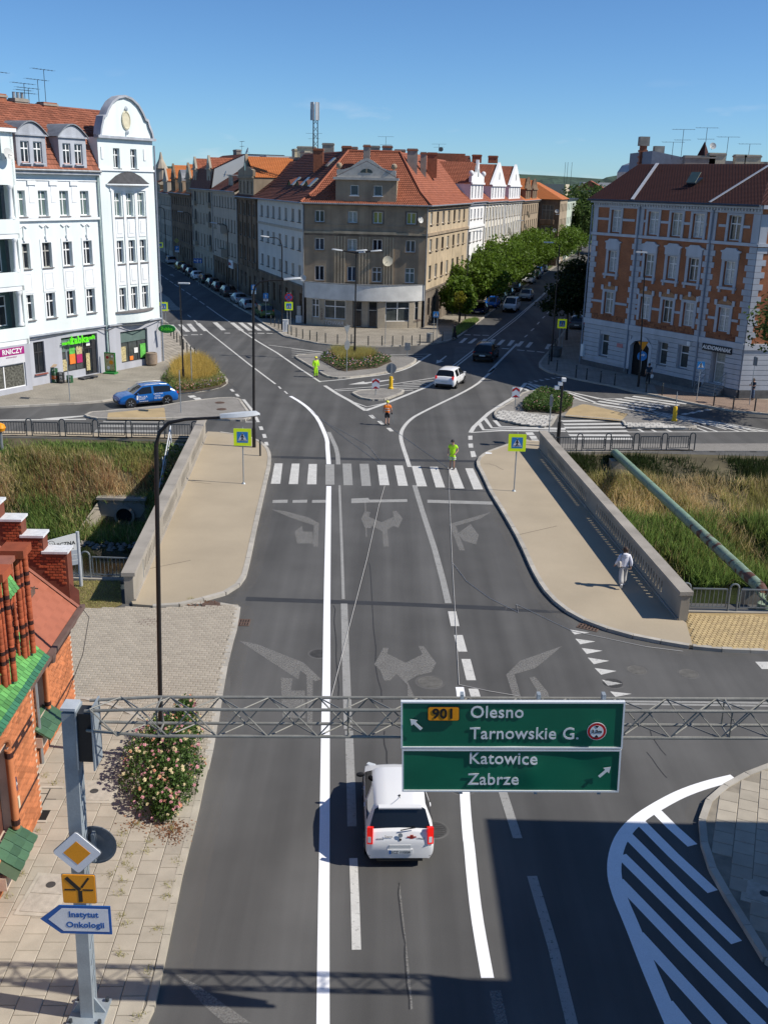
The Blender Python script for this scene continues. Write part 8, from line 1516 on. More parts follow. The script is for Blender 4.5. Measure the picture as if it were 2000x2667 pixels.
parked(None,-dR,[(pr[0],'sedan',NAVY,'parked_car','dark navy sedan parked nearest the junction under the small tree',(4.4,1.74,1.42)),(pr[1],'hatch',BRB,'parked_car','bright blue hatchback parked behind the navy sedan',(3.7,1.65,1.5)),(pr[2],'hatch',GG,'parked_car','grey green hatchback parked under the large maple',(4.0,1.72,1.5)),(pr[3],'sedan',DKG,'parked_car','dark green saloon parked under the maple, half hidden',(4.5,1.75,1.42)),(pr[4],'suv',BLK,'parked_car','black car parked last before the white one',(4.4,1.8,1.6)),(pr[5],'suv',PW,'parked_car','white sport utility car parked by the second tree gap',(4.7,1.9,1.65)),(pr[6],'hatch',GREYC,'parked_car','graphite car parked behind the white sport utility car',(4.2,1.75,1.5))],PG_,(-1.9,0))
for k,(s_,c,lab) in enumerate(((78,SIL,'silver car parked far along the right street'),(86,BRB,'blue car parked far along the right street'),(94,GREYC,'graphite car parked far along the right street'),(118,PW,'white car parked at the far end of the right street'))):
    q = Vector((7.0,110.1))+dR*s_-nr_*-.0+nr_*1.2; put(make_car('parked_car',lab,'hatch',4.1,1.72,1.5,c,PG_,detail=False),q,-dR)
g0 = [(21.67,117.90)][0]; put(make_car('parked_car','grey hatchback parked in the shade left of the brick tenement','suv',4.3,1.8,1.55,GREYC,PG_),Vector(g0)+dR*1.9,dR)
# parked, left street
LW = [(-15.32,121.62),(-18.36,129.58),(-20.26,135.33),(-22.93,143.00),(-25.37,149.95),(-27.16,155.23),(-29.28,161.29),(-31.73,167.45),(-33.73,173.20),(-35.90,179.91),(-37.93,185.19),(-42.16,196.79)]
lk = [('mpv',LIM,'olive green people carrier parked first by the crossing',(4.1,1.74,1.65)),('hatch',SIL,'silver coupe parked second from the crossing',(4.4,1.76,1.36)),('sedan',SIL,'silver saloon parked third from the crossing',(4.5,1.75,1.42)),('suv',BRN,'brown tall car parked fourth from the crossing by the lamp',(4.4,1.8,1.66)),('hatch',WINE,'dark wine car parked fifth from the crossing',(4.2,1.75,1.5)),('hatch',BLK,'black hatchback parked sixth from the crossing',(4.1,1.75,1.5)),('mpv',DKG,'dark green estate parked seventh from the crossing',(4.5,1.78,1.55)),('sedan',PW,'white saloon parked among dark cars on the left street',(4.5,1.78,1.42)),('hatch',BLK,'black car parked just beyond the white saloon',(4.1,1.75,1.5)),('hatch',WINE,'dark red car parked behind the yellow one',(4.0,1.7,1.48)),('hatch',YEL,'mustard yellow hatchback parked far down the left street',(4.1,1.74,1.5)),('mpv',SIL,'silver people carrier parked farthest down the left street',(4.3,1.76,1.62))]
for p,(kd_,c,lab,sz) in zip(LW,lk): put(make_car('parked_car',lab,kd_,*sz,c,'cars parked along the left street'),Vector(p)+dL*sz[0]*.3+Vector((dL.y,-dL.x))*.8,dL)

# ================================================================ people
SKIN = M('skin',(.46,.26,.18),.6,.06); HAIRB = M('brown_hair',(.05,.028,.018),.6,.2,20)
def skinmesh(name,verts,edges,rad,mat,par,sub=1):
    me = D.meshes.new(name); me.from_pydata(verts,edges,[]); o = D.objects.new(name,me); COL.objects.link(o)
    o.modifiers.new('skin','SKIN'); o.modifiers['skin'].use_smooth_shade = True
    for i,r in enumerate(rad): me.skin_vertices[0].data[i].radius = r if isinstance(r,tuple) else (r,r)
    me.skin_vertices[0].data[0].use_root = True
    s_ = o.modifiers.new('sub','SUBSURF'); s_.levels = sub
    bpy.context.view_layer.update(); m2 = D.meshes.new_from_object(o.evaluated_get(bpy.context.evaluated_depsgraph_get()))
    D.objects.remove(o); m2.materials.clear(); m2.materials.append(mat); m2.name = name; return ob(name,m2,par)
def person(p,rz,label,pose,top,bottom,shoes,hair=HAIRB,hat=None,sleeve='short',legs='long',h=1.75,wide=0,vest=None):
    """pose: dict of joints in metres for a 1.75 m figure; x right, y forward"""
    t = thing('person',label,'person',(p[0],p[1],p[2]),rz); k = h/1.75; t.scale = (k,k,k)
    J = dict(pel=(0,0,.96),wai=(0,.01,1.10),che=(0,.01,1.30),nec=(0,0,1.47),chi=(0,.02,1.56),hea=(0,.03,1.64),top=(0,.02,1.735),shl=(-.185,0,1.41),shr=(.185,0,1.41),ell=(-.26,-.01,1.14),elr=(.26,-.01,1.14),wrl=(-.27,.06,.90),wrr=(.27,.06,.90),hil=(-.09,0,.90),hir=(.09,0,.90),knl=(-.10,.02,.50),knr=(.10,.02,.50),anl=(-.11,-.01,.09),anr=(.11,-.01,.09),tol=(-.13,.14,.035),tor=(.13,.14,.035))
    J.update(pose); V = []; E = []; Rr = []; ix = {}
    def a(n,r): ix[n] = len(V); V.append(J[n]); Rr.append(r); return ix[n]
    for n,r in (('pel',(.135,.10)),('wai',(.125,.09)),('che',(.145,.10)),('nec',.058),('chi',.065),('hea',.098),('top',.07),('shl',.058),('ell',.042),('wrl',.029),('shr',.058),('elr',.042),('wrr',.029),('hil',.088),('knl',.056),('anl',.040),('tol',.036),('hir',.088),('knr',.056),('anr',.040),('tor',.036)): a(n,r)
    for x,y in (('pel','wai'),('wai','che'),('che','nec'),('nec','chi'),('chi','hea'),('hea','top'),('che','shl'),('shl','ell'),('ell','wrl'),('che','shr'),('shr','elr'),('elr','wrr'),('pel','hil'),('hil','knl'),('knl','anl'),('anl','tol'),('pel','hir'),('hir','knr'),('knr','anr'),('anr','tor')): E.append((ix[x],ix[y]))
    for s_,el,wr_ in ((-1,'ell','wrl'),(1,'elr','wrr')):
        w = Vector(J[wr_]); d = (w-Vector(J[el])).normalized(); side = d.cross(Vector((s_,0,.01))).normalized(); out = side.cross(d).normalized()
        pal = w+d*.06; pi = len(V); V.append(tuple(pal)); Rr.append((.03,.018)); E.append((ix[wr_],pi))
        for q,L_ in ((-.03,.07),(-.01,.085),(.012,.08),(.03,.062)):
            b = pal+d*.025+side*q; c = b+d*L_*.55; e = c+d*L_*.4-out*.02*s_; i0 = len(V)
            V += [tuple(b),tuple(c),tuple(e)]; Rr += [.009,.0085,.007]; E += [(pi,i0),(i0,i0+1),(i0+1,i0+2)]
        b = w+d*.03-side*.035; c = b+d*.035-side*.025; i0 = len(V); V += [tuple(b),tuple(c)]; Rr += [.010,.008]; E += [(pi,i0),(i0,i0+1)]
    skinmesh('body',V,E,Rr,SKIN,t)
    h_ = Vector(J['hea'])
    MB().add([(0,.105,-.02),(-.018,.09,-.035),(.018,.09,-.035),(0,.088,.025)],[(0,1,2),(0,2,3),(0,3,1)]).build('nose',SKIN,t,m=T(*h_))
    for s_ in (-1,1): MB().lathe([(.004,-.03),(.022,0),(.004,.03)],8,m=T(h_.x+s_*.095,h_.y,h_.z)).build('ear',SKIN,t,True); MB().lathe([(.012,0),(.010,.006)],8,m=T(h_.x+s_*.036,h_.y+.092,h_.z+.02) @ Matrix.Rotation(-PI/2,4,'X')).build('eye',SK,t)
    MB().box(-.026,.026,.088,.098,-.06,-.052).build('mouth',M('lips',(.3,.1,.08)),t,m=T(*h_))
    def garment(nm,pts,eds,rr,mat): return skinmesh(nm,[J[q] if isinstance(q,str) else q for q in pts],eds,rr,mat,t)
    lerp = lambda p_,q_,f: tuple(Vector(J[p_]).lerp(Vector(J[q_]),f))
    f_ = {'short': .62,'long': 1.0}[sleeve]; al = lerp('shl','ell',f_) ; arr = lerp('shr','elr',f_)
    pts = ['wai','pel','che',lerp('che','nec',.72),'shl',al,'shr',arr]; ed = [(0,1),(0,2),(2,3),(2,4),(4,5),(2,6),(6,7)]; rr = [(.152+wide*.03,.115+wide*.02),(.158+wide*.02,.118),(.172+wide*.02,.125),(.085,.08),.082,.066+wide*.012,.082,.066+wide*.012]
    if sleeve == 'long': pts += ['wrl','wrr']; ed += [(5,8),(7,9)]; rr += [.046+wide*.01,.046+wide*.01]
    garment('shirt',pts,ed,rr,top)
    if vest: garment('vest',['wai',lerp('wai','pel',.6),'che',lerp('che','nec',.6),'shl','shr'],[(0,1),(0,2),(2,3),(2,4),(2,5)],[(.195,.155),(.19,.15),(.215,.165),(.125,.115),.115,.115],vest)
    if legs == 'skirt':
        a_ = Vector(J['anl']).lerp(Vector(J['anr']),.5); prof = []
        mb = MB(); n_ = 16; ringz = [(1.0,.16,.12),(.8,.20,.16),(.45,.26,.24),(.18,.31,.31)]
        for z,rx,ry in ringz: pass
        vs = [(rx*math.cos(2*PI*j/n_)+a_.x*(1-z),ry*math.sin(2*PI*j/n_)+a_.y*(1-z),z) for z,rx,ry in ringz for j in range(n_)]; mb.add(vs,[(i*n_+j,i*n_+(j+1) % n_,(i+1)*n_+(j+1) % n_,(i+1)*n_+j) for i in range(3) for j in range(n_)]); mb.build('skirt',bottom,t,True)
    else:
        fl = {'long': .97,'shorts': -.05}[legs]
        if legs == 'shorts': kl_,kr_ = lerp('hil','knl',.98),lerp('hir','knr',.98); garment('trousers',['pel',lerp('pel','wai',.5),'hil',kl_,'hir',kr_],[(0,1),(0,2),(2,3),(0,4),(4,5)],[(.15,.115),(.142,.105),.115,.092,.115,.092],bottom)
        else: kl_,kr_ = lerp('knl','anl',.93),lerp('knr','anr',.93); garment('trousers',['pel',lerp('pel','wai',.5),'hil','knl',kl_,'hir','knr',kr_],[(0,1),(0,2),(2,3),(3,4),(0,5),(5,6),(6,7)],[(.15,.115),(.142,.105),.112,.078+wide*.035,.062+wide*.05,.112,.078+wide*.035,.062+wide*.05],bottom)
    for an,to in (('anl','tol'),('anr','tor')): garment('shoe',[an,to,lerp(an,to,-.35)],[(0,1),(0,2)],[.055,.05,.045],shoes)
    hb = MB(); hb.lathe([(.112,.0),(.117,.04),(.105,.085),(.06,.125),(.01,.135)],14,m=T(h_.x,h_.y-.018,h_.z+.0) @ Matrix.Diagonal((.98,1.08,1,1)))
    if hat: 
        hb.build('hat',hat,t,True); MB().box(-.085,.085,.07,.19,.025,.04).build('hat_peak',hat,t,m=T(*h_))
    else: hb.build('hair',hair,t,True); MB().lathe([(.02,-.09),(.10,-.06),(.112,.02)],14,m=T(h_.x,h_.y-.035,h_.z) @ Matrix.Diagonal((.95,.9,1,1))).build('hair',hair,t,True)
    return t
LIME = M('lime_workwear',(.42,.78,.02),.7,.06,emit=.06); ORV = M('orange_vest',(.85,.20,.015),.6,.06,emit=.05); SILV = M('reflective_band',(.55,.56,.54),.4,.05); KHA = M('black_cloth',(.02,.02,.022),.85,.2,8); TEE = M('dark_blue_tee',(.015,.035,.06),.85,.15,8); JEAN = M('blue_jeans',(.07,.10,.16),.85,.2,6); WHO = M('white_hoodie',(.70,.70,.76),.85,.08,6); LGT = M('light_grey_trousers',(.46,.45,.44),.85,.1,6); SHO = M('dark_shoes',(.03,.025,.022),.7,.1); SHW = M('white_shoes',(.6,.6,.6),.6,.05); HELM = M('yellow_helmet',(.75,.72,.06),.4,.04)
t = person((3.87,56.62,.01),PI-.25,'worker in lime shirt and shorts with dark cap standing on the crossing',dict(wrl=(-.2,.19,1.0),ell=(-.31,-.02,1.15),wrr=(.25,.1,.95),hea=(.02,.03,1.64),top=(.02,.02,1.735)),LIME,LIME,SHO,hat=M('dark_cap',(.03,.028,.035),.7),legs='shorts',wide=.6)
for s_ in (-1,1): MB().lathe([(.118,.60),(.116,.655)],14,(s_*.10,.01)).build('reflective_band',SILV,t); MB().lathe([(.118,.70),(.118,.745)],14,(s_*.10,.01)).build('reflective_band',SILV,t)
t = person((.06,67.39,.01),-.1,'worker in orange vest and black shorts seen from behind, holding a marking stick',dict(wrr=(.28,.12,.92),elr=(.30,-.02,1.14),knr=(.10,.06,.5),anr=(.1,.02,.09),knl=(-.09,-.02,.5),anl=(-.09,-.16,.11),tol=(-.1,-.02,.03)),ORV,KHA,SHO,hat=HELM,legs='shorts',wide=.8,h=1.7)
for z in (1.07,1.2): MB().lathe([(.19,z),(.19,z+.045)],18,m=Matrix.Diagonal((1,.78,1,1))).build('reflective_band',SILV,t)
MB().tube([(.29,.16,.95),(.36,.3,.5),(.42,.42,.02)],.014,6).build('marking_stick',GREYM,t); MB().box(.25,.34,.1,.2,.78,.9).build('spray_can',SK,t)
t = person((-6.01,84.52,.01),PI+.5,'worker in full lime suit and yellow helmet at the triangular island kerb',dict(wrl=(-.24,.1,.92),wrr=(.24,.02,.9)),LIME,LIME,SHO,hat=HELM,wide=.4,sleeve='long')
for s_ in (-1,1): MB().lathe([(.085,.27),(.085,.44)],14,(s_*.105,.0)).build('knee_pad',KHA,t)
t = person((9.85,38.75,.12),.05,'woman in white hoodie and wide pale trousers walking along the right parapet',dict(wrl=(-.34,.08,.98),ell=(-.29,-.08,1.17),wrr=(.26,-.1,.95),elr=(.26,-.1,1.16),knl=(-.10,-.06,.50),anl=(-.13,-.32,.20),tol=(-.13,-.26,.05),knr=(.09,.12,.50),anr=(.09,.10,.09),tor=(.10,.25,.035)),WHO,LGT,SHW,sleeve='long',h=1.72,wide=1)
MB().lathe([(.01,-.065),(.06,-.03),(.065,.03),(.02,.07)],12,m=T(0,-.10,1.70)).build('hair_bun',HAIRB,t,True); bg_ = MB().lathe([(.05,0),(.12,.04),(.13,.22),(.08,.28)],12,m=T(-.24,-.1,.93) @ Matrix.Diagonal((.6,1,1,1))).build('shoulder_bag',M('cream_bag',(.5,.46,.42),.8,.1),t,True); MB().tube([(-.24,-.1,1.2),(-.17,-.13,1.44),(-.1,0,1.5)],.012,5).build('bag_strap',M('cream_bag'),t); MB().lathe([(.02,0),(.13,.03),(.12,.14),(.05,.17)],12,m=T(0,-.1,1.37) @ Matrix.Diagonal((1,.7,1,1))).build('hood',WHO,t,True)
p = [(28.70,78.77)][0]; t = person((*p,.12),PI/2+.3,'man in dark blue shirt and jeans looking down at his phone by the tenement corner',dict(hea=(0,.09,1.60),top=(0,.07,1.69),chi=(0,.05,1.53),wrl=(-.06,.30,1.18),wrr=(.08,.28,1.15),ell=(-.24,.08,1.13),elr=(.24,.08,1.13)),TEE,JEAN,SHO,wide=.8)
MB().box(-.04,.04,.35,.36,1.17,1.3).build('phone',SK,t)
p = [(21.87,84.51)][0]; t = person((*p,.12),-.2,'man in dark clothes carrying a white plastic bag before the archway',dict(wrr=(.27,.03,.88)),TEE,KHA,SHO); MB().lathe([(.02,0),(.15,-.06),(.17,-.2),(.1,-.34),(.01,-.36)],12,m=T(.28,.05,.86) @ Matrix.Diagonal((1,.6,1,1))).build('plastic_bag',WHITE,t,True)
p = [(7.00,108.05)][0]; t = person((*p,.12),-PI/2+.2,'woman in a long black dress walking on the corner pavement',dict(wrl=(-.26,.1,.95),knl=(-.1,.15,.5),anl=(-.1,.25,.1),tol=(-.1,.38,.04),anr=(.1,-.22,.13),tor=(.1,-.12,.04)),KHA,KHA,SHO,legs='skirt',sleeve='long',h=1.66); MB().box(-.05,.05,-.1,.1,-.1,.1).build('handbag',M('violet_bag',(.25,.2,.45),.6),t,m=T(-.3,.1,.85))

# ================================================================ planting
def np_mesh(name,V,k,mat,par=None,kind=None):
    """many small separate faces of k corners each"""
    V = np.asarray(V,np.float32).reshape(-1,3); n = len(V)//k; me = D.meshes.new(name)
    me.vertices.add(n*k); me.vertices.foreach_set('co',V.ravel()); me.loops.add(n*k); me.loops.foreach_set('vertex_index',np.arange(n*k,dtype=np.int32))
    me.polygons.add(n); me.polygons.foreach_set('loop_start',np.arange(0,n*k,k,dtype=np.int32)); me.materials.append(mat); me.update(); me.validate()
    o = ob(name,me,par); return tag(o,kind=kind) if kind else o
def leaves(P,size,up=.0):
    n = len(P); a = NR.normal(size=(n,3)); a[:,2] *= 1-up*.6; a /= np.linalg.norm(a,axis=1)[:,None]; b = np.cross(a,NR.normal(size=(n,3))); b /= np.linalg.norm(b,axis=1)[:,None]
    s = size*NR.uniform(.6,1.3,(n,1)); return np.stack([P-a*s,P-b*s*.55,P+a*s,P+b*s*.55],1)
def blades(P,h,wd,lean):
    n = len(P); th = NR.uniform(0,6.283,n); d = np.c_[np.cos(th),np.sin(th),np.zeros(n)]; L = NR.uniform(.2,1,(n,1))*lean; ph = NR.uniform(0,6.283,n)
    hh = h*NR.uniform(.5,1.25,(n,1)); tip = P+np.c_[np.cos(ph),np.sin(ph),np.zeros(n)]*L*hh+np.c_[np.zeros((n,2)),hh*np.sqrt(np.maximum(.1,1-L**2))]
    return np.stack([P-d*wd/2,P+d*wd/2,tip],1)
def LM(name,c,r=.4,rough=.55):
    m = M(name,c,rough,.15,.6,0,spec=.25,rnd=r,var2=0); t = m.node_tree; N = t.nodes; L = t.links; b = N['Principled BSDF']
    tr = N.new('ShaderNodeBsdfTranslucent'); mx = N.new('ShaderNodeMixShader'); mx.inputs[0].default_value = .4; L.new(b.inputs['Base Color'].links[0].from_socket,tr.inputs[0]); L.new(b.outputs[0],mx.inputs[1]); L.new(tr.outputs[0],mx.inputs[2]); L.new(mx.outputs[0],N['Material Output'].inputs[0]); return m
BARK = M('bark',(.06,.045,.035),.9,.25,6,.5)
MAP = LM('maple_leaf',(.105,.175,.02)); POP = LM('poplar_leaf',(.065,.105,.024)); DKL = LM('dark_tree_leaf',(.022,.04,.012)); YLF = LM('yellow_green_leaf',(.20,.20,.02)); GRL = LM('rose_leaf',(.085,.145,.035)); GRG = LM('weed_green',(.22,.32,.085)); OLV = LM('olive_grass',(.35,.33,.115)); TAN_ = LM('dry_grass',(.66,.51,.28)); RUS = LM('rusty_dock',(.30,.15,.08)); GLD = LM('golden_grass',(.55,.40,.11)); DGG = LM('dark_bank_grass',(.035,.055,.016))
def crown_pts(n,rx,ry,rz,clumps,cr=.38,seed=1):
    r = np.random.RandomState(seed); C_ = r.normal(size=(clumps,3)); C_ /= np.linalg.norm(C_,axis=1)[:,None]; C_ *= r.uniform(.35,.82,(clumps,1)); C_[:,2] = np.where(C_[:,2] < -.5,-.5,C_[:,2])
    k = r.randint(0,clumps,n); q = r.normal(size=(n,3)); q /= np.linalg.norm(q,axis=1)[:,None]; q *= cr*r.uniform(.55,1.05,(n,1))*r.uniform(.7,1.2,clumps)[k][:,None]; q[:,2] *= .75
    return (C_[k]+q)*np.array([rx,ry,rz])
def tree(p,h,rx,rz,n,mat,lab,leaf=.2,clumps=34,group=None,seed=1,trunk=.13,z0=.1,name='street_tree'):
    t = thing(name,lab,'tree',(p[0],p[1],z0),seed*1.3,group); zc = h-rz
    MB().tube([(0,0,0),(.05,.03,zc*.5),(0,.05,zc)],[trunk,trunk*.8,trunk*.6],8).build('trunk',BARK,t,True); r = random.Random(seed); mb = MB()
    for k in range(8): a = k*.8+r.random(); mb.tube([(0,.03,zc*.62+k*.1),(rx*.35*math.cos(a),rx*.35*math.sin(a),zc+rz*.05),(rx*.68*math.cos(a),rx*.68*math.sin(a),zc+rz*r.uniform(.1,.6))],trunk*.4,5,trunk*.1)
    mb.build('limb',BARK,t); P = crown_pts(n,rx,rx,rz,clumps,seed=seed)+np.array([0,0,zc]); np_mesh('crown',leaves(P,leaf,.4),4,mat,t); return t
TG = 'maples along the right street'; K0 = Vector((9.21,117.08))
tree([(8.13,118.51)][0],4.6,.95,1.6,900,YLF,'yellow green sapling staked in the grass strip',.13,14,TG,3,.05)
for k,(s_,h,rx,lab) in enumerate(((4.5,6.0,2.1,'small maple over the navy parked sedan'),(15,8.0,4.1,'broad maple, nearest large one on the right street'),(28,8.4,3.9,'second broad maple along the right street'),(40,9.2,4.4,'third and tallest maple in the middle of the row'),(52,8.2,3.6,'fourth maple in the row, set close to the kerb'),(64,9.4,4.6,'fifth maple before the dark brown house'),(78,9.2,4.6,'sixth maple in front of the dark brown house'),(92,9.0,4.4,'eighth maple beside the pale green house'),(106,9.0,4.6,'ninth maple along the far kerb'),(121,9.2,4.8,'last maple at the far end of the row'))):
    q = K0+dR*s_+nr_*(2.0 if k < 2 else 2.6 if s_ < 100 else .6); tree(q,h*.93,rx*1.14,h*.42,7600,MAP,lab,.24,46,TG,k+5,.14)
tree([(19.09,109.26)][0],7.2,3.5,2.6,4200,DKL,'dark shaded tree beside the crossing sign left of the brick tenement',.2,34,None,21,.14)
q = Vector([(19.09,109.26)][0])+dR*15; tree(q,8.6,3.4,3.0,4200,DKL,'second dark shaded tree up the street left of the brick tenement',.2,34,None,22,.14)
tree((29.6,72.3),10.2,4.3,3.1,6500,POP,'leafy tree cut by the right frame edge before the brick tenement',.17,46,None,25,.16)
for k,(x,y,h,rx,lab) in enumerate(((41,262,16,7,'tall dark tree at the street end, left of the big group'),(49,270,18,8,'tallest dark tree in the group closing the right street'),(57,262,17,8,'tall dark tree at the street end behind the brick tenement'),(45,250,13,6,'lower tree in front of the tall dark group'),(53,285,18,8,'rearmost tall dark tree at the street end'))): tree((x,y),h,rx,h*.46,4200,POP,lab,.42,50,'tall trees closing the right street',40+k,.3,name='tall_tree')
def scatter(poly,n,seed=0):
    r = np.random.RandomState(seed); xs = [p[0] for p in poly]; ys = [p[1] for p in poly]; out = []
    while len(out) < n:
        x,y = r.uniform(min(xs),max(xs)),r.uniform(min(ys),max(ys))
        if inside((x,y),poly): out.append((x,y))
    return np.array(out)
def bankz(P): return np.array([bank_z(x,y) for x,y in P])
def bank_veg(name,lab,x0,x1,zones):
    for nm,mat,n,y0,y1,h,wd,lean,cl in zones:
        r = np.random.RandomState(len(nm)+int(x1)+50); x = r.uniform(x0,x1,n); y = r.uniform(y0,y1,n); k = (np.sin(x*.9+y*.5+cl)+np.sin(x*.37-y*.8+2*cl)+.8*np.sin(x*1.9+y*1.3+cl)) > r.normal(-.3,.8,n); x,y = x[k],y[k]
        z = bankz(np.c_[x,y]); ok = z > ZW-.1; P = np.c_[x,y,z][ok]
        o = np_mesh(nm,blades(P,h,wd,lean),3,mat,None,'stuff'); o['label'] = lab; o['category'] = 'vegetation'
bank_veg('','rough grass and weeds on the left river bank',-29,-11.2,[('short_grass',GRG,16000,59.0,61.2,.3,.05,.6,0),('dry_grass',TAN_,17000,56.6,60.0,.7,.04,.95,1),('dock_weeds',RUS,3000,56.5,59.5,.9,.05,.5,2),('olive_grass',OLV,26000,55,60.5,.6,.045,.8,3),('reeds',GRG,18000,54.2,57.2,.8,.07,.9,4),('pale_grass',TAN_,6000,54.6,58.5,.8,.05,.9,7),('dark_undergrowth',DGG,4000,54,58,.7,.06,.8,5)])
bank_veg('','tall reeds and dry grass on the right river bank',10.0,30,[('shaded_grass',DGG,20000,57.8,61.0,.45,.05,.6,1),('dry_grass',TAN_,20000,54.0,58.6,.8,.045,.9,2),('olive_grass',OLV,34000,50.5,58.5,.85,.05,.9,3),('reeds',GRG,42000,49.8,55.0,1.05,.08,.9,4),('pale_grass',TAN_,5000,50.2,56,1.05,.05,.9,7),('dark_undergrowth',DGG,6000,49.8,55,1.0,.06,.8,6)])  # shaded_grass: the upper bank's shade is put into its dark colour
P = np.c_[NR.uniform(-14,-11.2,900),NR.uniform(55,60.5,900)]; P = np.c_[P,bankz(P)+NR.uniform(.1,.9,900)]; tag(np_mesh('bank_ivy',leaves(P,.11),4,GRL,None,'stuff'),'ivy and weeds hanging over the culvert','vegetation')
rk_ = MB()
for k in range(160): x,y = random.uniform(-22,-11.8),random.gauss(54.3,.5); s_ = random.uniform(.08,.22); rk_.lathe([(s_*.5,-s_*.5),(s_,0),(s_*.4,s_*.6)],5,(x,y),m=T(0,0,max(ZW+.02,bank_z(x,y)) if bank_z(x,y) > -5.2 else ZW))
tag(rk_.build('shore_stones',STONE),'loose stones along the left water edge','stones',kind='stuff')
lawn = [(-12.15,35.33),(-10.20,35.60),(-9.98,35.89),(-10.67,38.33),(-12.71,38.13),(-12.63,36.86)]; tag(MB().flat(lawn,.03).build('lawn_soil',M('dry_lawn',(.22,.17,.08),.95,.25,1.5)),kind='structure'); P = scatter(lawn,5000); tag(np_mesh('dry_lawn_grass',blades(np.c_[P,np.full(len(P),.03)],.09,.02,.9),3,OLV,None,'stuff'),'sparse dry lawn beside the left parapet end','grass')
# flower beds
def bed(lab,poly,z,soil,parts_,name='flower_bed',flowers=(),leaf=None,zh=.5,nleaf=0,ls=.06):
    t = thing(name,lab,'flower bed',(0,0,0)); MB().prism(poly,z,z+.05).build('soil',M('bed_soil',(.08,.06,.04),.95,.3,3),t)
    for nm,mat,n,pl_,h,wd,lean in parts_: P = scatter(pl_ or poly,n,len(nm)); tag(np_mesh(nm,blades(np.c_[P,np.full(n,z)],h,wd,lean),3,mat,t),kind='stuff')
    if nleaf: P = scatter(poly,nleaf,5); zz = z+zh*np.sqrt(NR.uniform(0,1,nleaf)); tag(np_mesh('foliage',leaves(np.c_[P,zz],ls,.3),4,leaf,t),kind='stuff')
    for c,n,pl_,zl,zh_,sz in flowers: P = scatter(pl_ or poly,n,int(c[0]*99)); tag(np_mesh('blossoms',leaves(np.c_[P,NR.uniform(zl,zh_,n)+z],sz,.8),4,M('petals_%d' % int(c[0]*100+c[1]*10),c,.7,.1,9,rnd=.25),t),kind='stuff')
    return t
PINK,SALM,LIL,CRM = (.60,.28,.30),(.62,.30,.18),(.42,.34,.52),(.62,.52,.30)
gl_ = [(-18.17,80.15),(-18.28,83.85),(-18.59,87.63),(-18.20,90.58),(-17.46,91.96),(-16.25,90.37),(-15.02,87.43),(-14.05,84.43),(-13.18,81.60),(-12.86,80.25),(-13.04,79.06),(-13.71,77.84),(-14.79,76.71),(-15.98,75.92),(-16.83,77.26)]
bed('bed of golden ornamental grass edged with pink flowers at the left corner',gl_,.12,None,[('ornamental_grass',GLD,15000,[(-18.35,86.05),(-18.06,89.86),(-17.32,91.21),(-16.21,89.64),(-15.02,86.51),(-14.15,83.13),(-14.19,80.67),(-15.00,79.38),(-16.14,79.24),(-17.25,81.07)],1.05,.03,.75),('green_grass',OLV,5000,[(-17.78,81.81),(-16.37,80.38),(-15.06,79.76),(-14.04,80.69),(-13.85,83.17),(-13.09,80.81),(-13.21,79.23),(-15.01,77.12),(-16.40,76.95)],.7,.03,.8)],flowers=((PINK,260,[(-16.78,78.77),(-15.36,78.95),(-13.31,80.78),(-12.98,79.64),(-14.84,76.96),(-16.05,76.27)],.2,.5,.06),(LIL,160,[(-15.43,78.56),(-14.42,79.46),(-13.44,81.57),(-12.98,79.64),(-14.84,76.96)],.2,.5,.06),(SALM,120,[(-16.78,78.77),(-15.36,78.95),(-14.36,79.08),(-14.84,76.96),(-16.05,76.27)],.2,.5,.06)),leaf=GRL,nleaf=2600,zh=.5,ls=.09)
cb_ = [(-6.23,92.68),(-4.29,87.63),(-3.65,87.03),(-0.93,89.12),(-0.04,91.57),(0.36,92.67),(0.19,93.62),(-1.01,95.03),(-5.16,96.49),(-6.02,94.87)]
bed('triangular island bed of yellow green grass ringed with pastel flowers',cb_,.12,None,[('ornamental_grass',OLV,9000,[(-5.16,94.41),(-5.15,96.27),(-1.38,95.56),(-1.11,93.57),(-2.80,91.24),(-4.30,91.37)],1.0,.035,.7),('yellow_grass',GLD,2500,[(-5.16,94.41),(-5.15,96.27),(-1.38,95.56),(-1.11,93.57),(-2.80,91.24),(-4.30,91.37)],1.0,.03,.7)],flowers=((PINK,420,None,.25,.6,.07),(LIL,260,None,.25,.6,.07),(SALM,220,None,.25,.6,.06)),leaf=GRL,nleaf=3500,zh=.5,ls=.09)
rbp = [(10.03,72.32),(10.00,73.75),(10.66,75.65),(11.51,77.85),(12.16,79.39),(12.80,79.28),(13.66,77.75),(14.11,75.72),(13.80,74.35),(13.21,72.84),(12.44,71.81),(11.42,72.16)]
bed('low rose bed on the right island beside the lamp',rbp,.12,None,[],flowers=((PINK,300,None,.35,.62,.06),(SALM,120,None,.35,.6,.05)),leaf=GRL,nleaf=5200,zh=.6,ls=.1); 
gs = [(7.07,111.39),(7.30,110.02),(9.15,116.34),(10.98,123.88),(10.67,126.29),(9.22,123.55),(8.17,119.17),(7.29,115.09)]; bed('grass strip with young trees at the right street kerb',gs,.12,None,[('verge_grass',GRG,5000,None,.3,.04,.7)],name='grass_verge')
vg = [tuple(K0+dR*s_+nr_*o) for s_,o in ((40,1.0),(100,1.0),(100,3.0),(40,3.0))]; bed('long grass verge under the maples',vg,.12,None,[('verge_grass',GRG,5000,None,.3,.06,.7)],name='grass_verge')
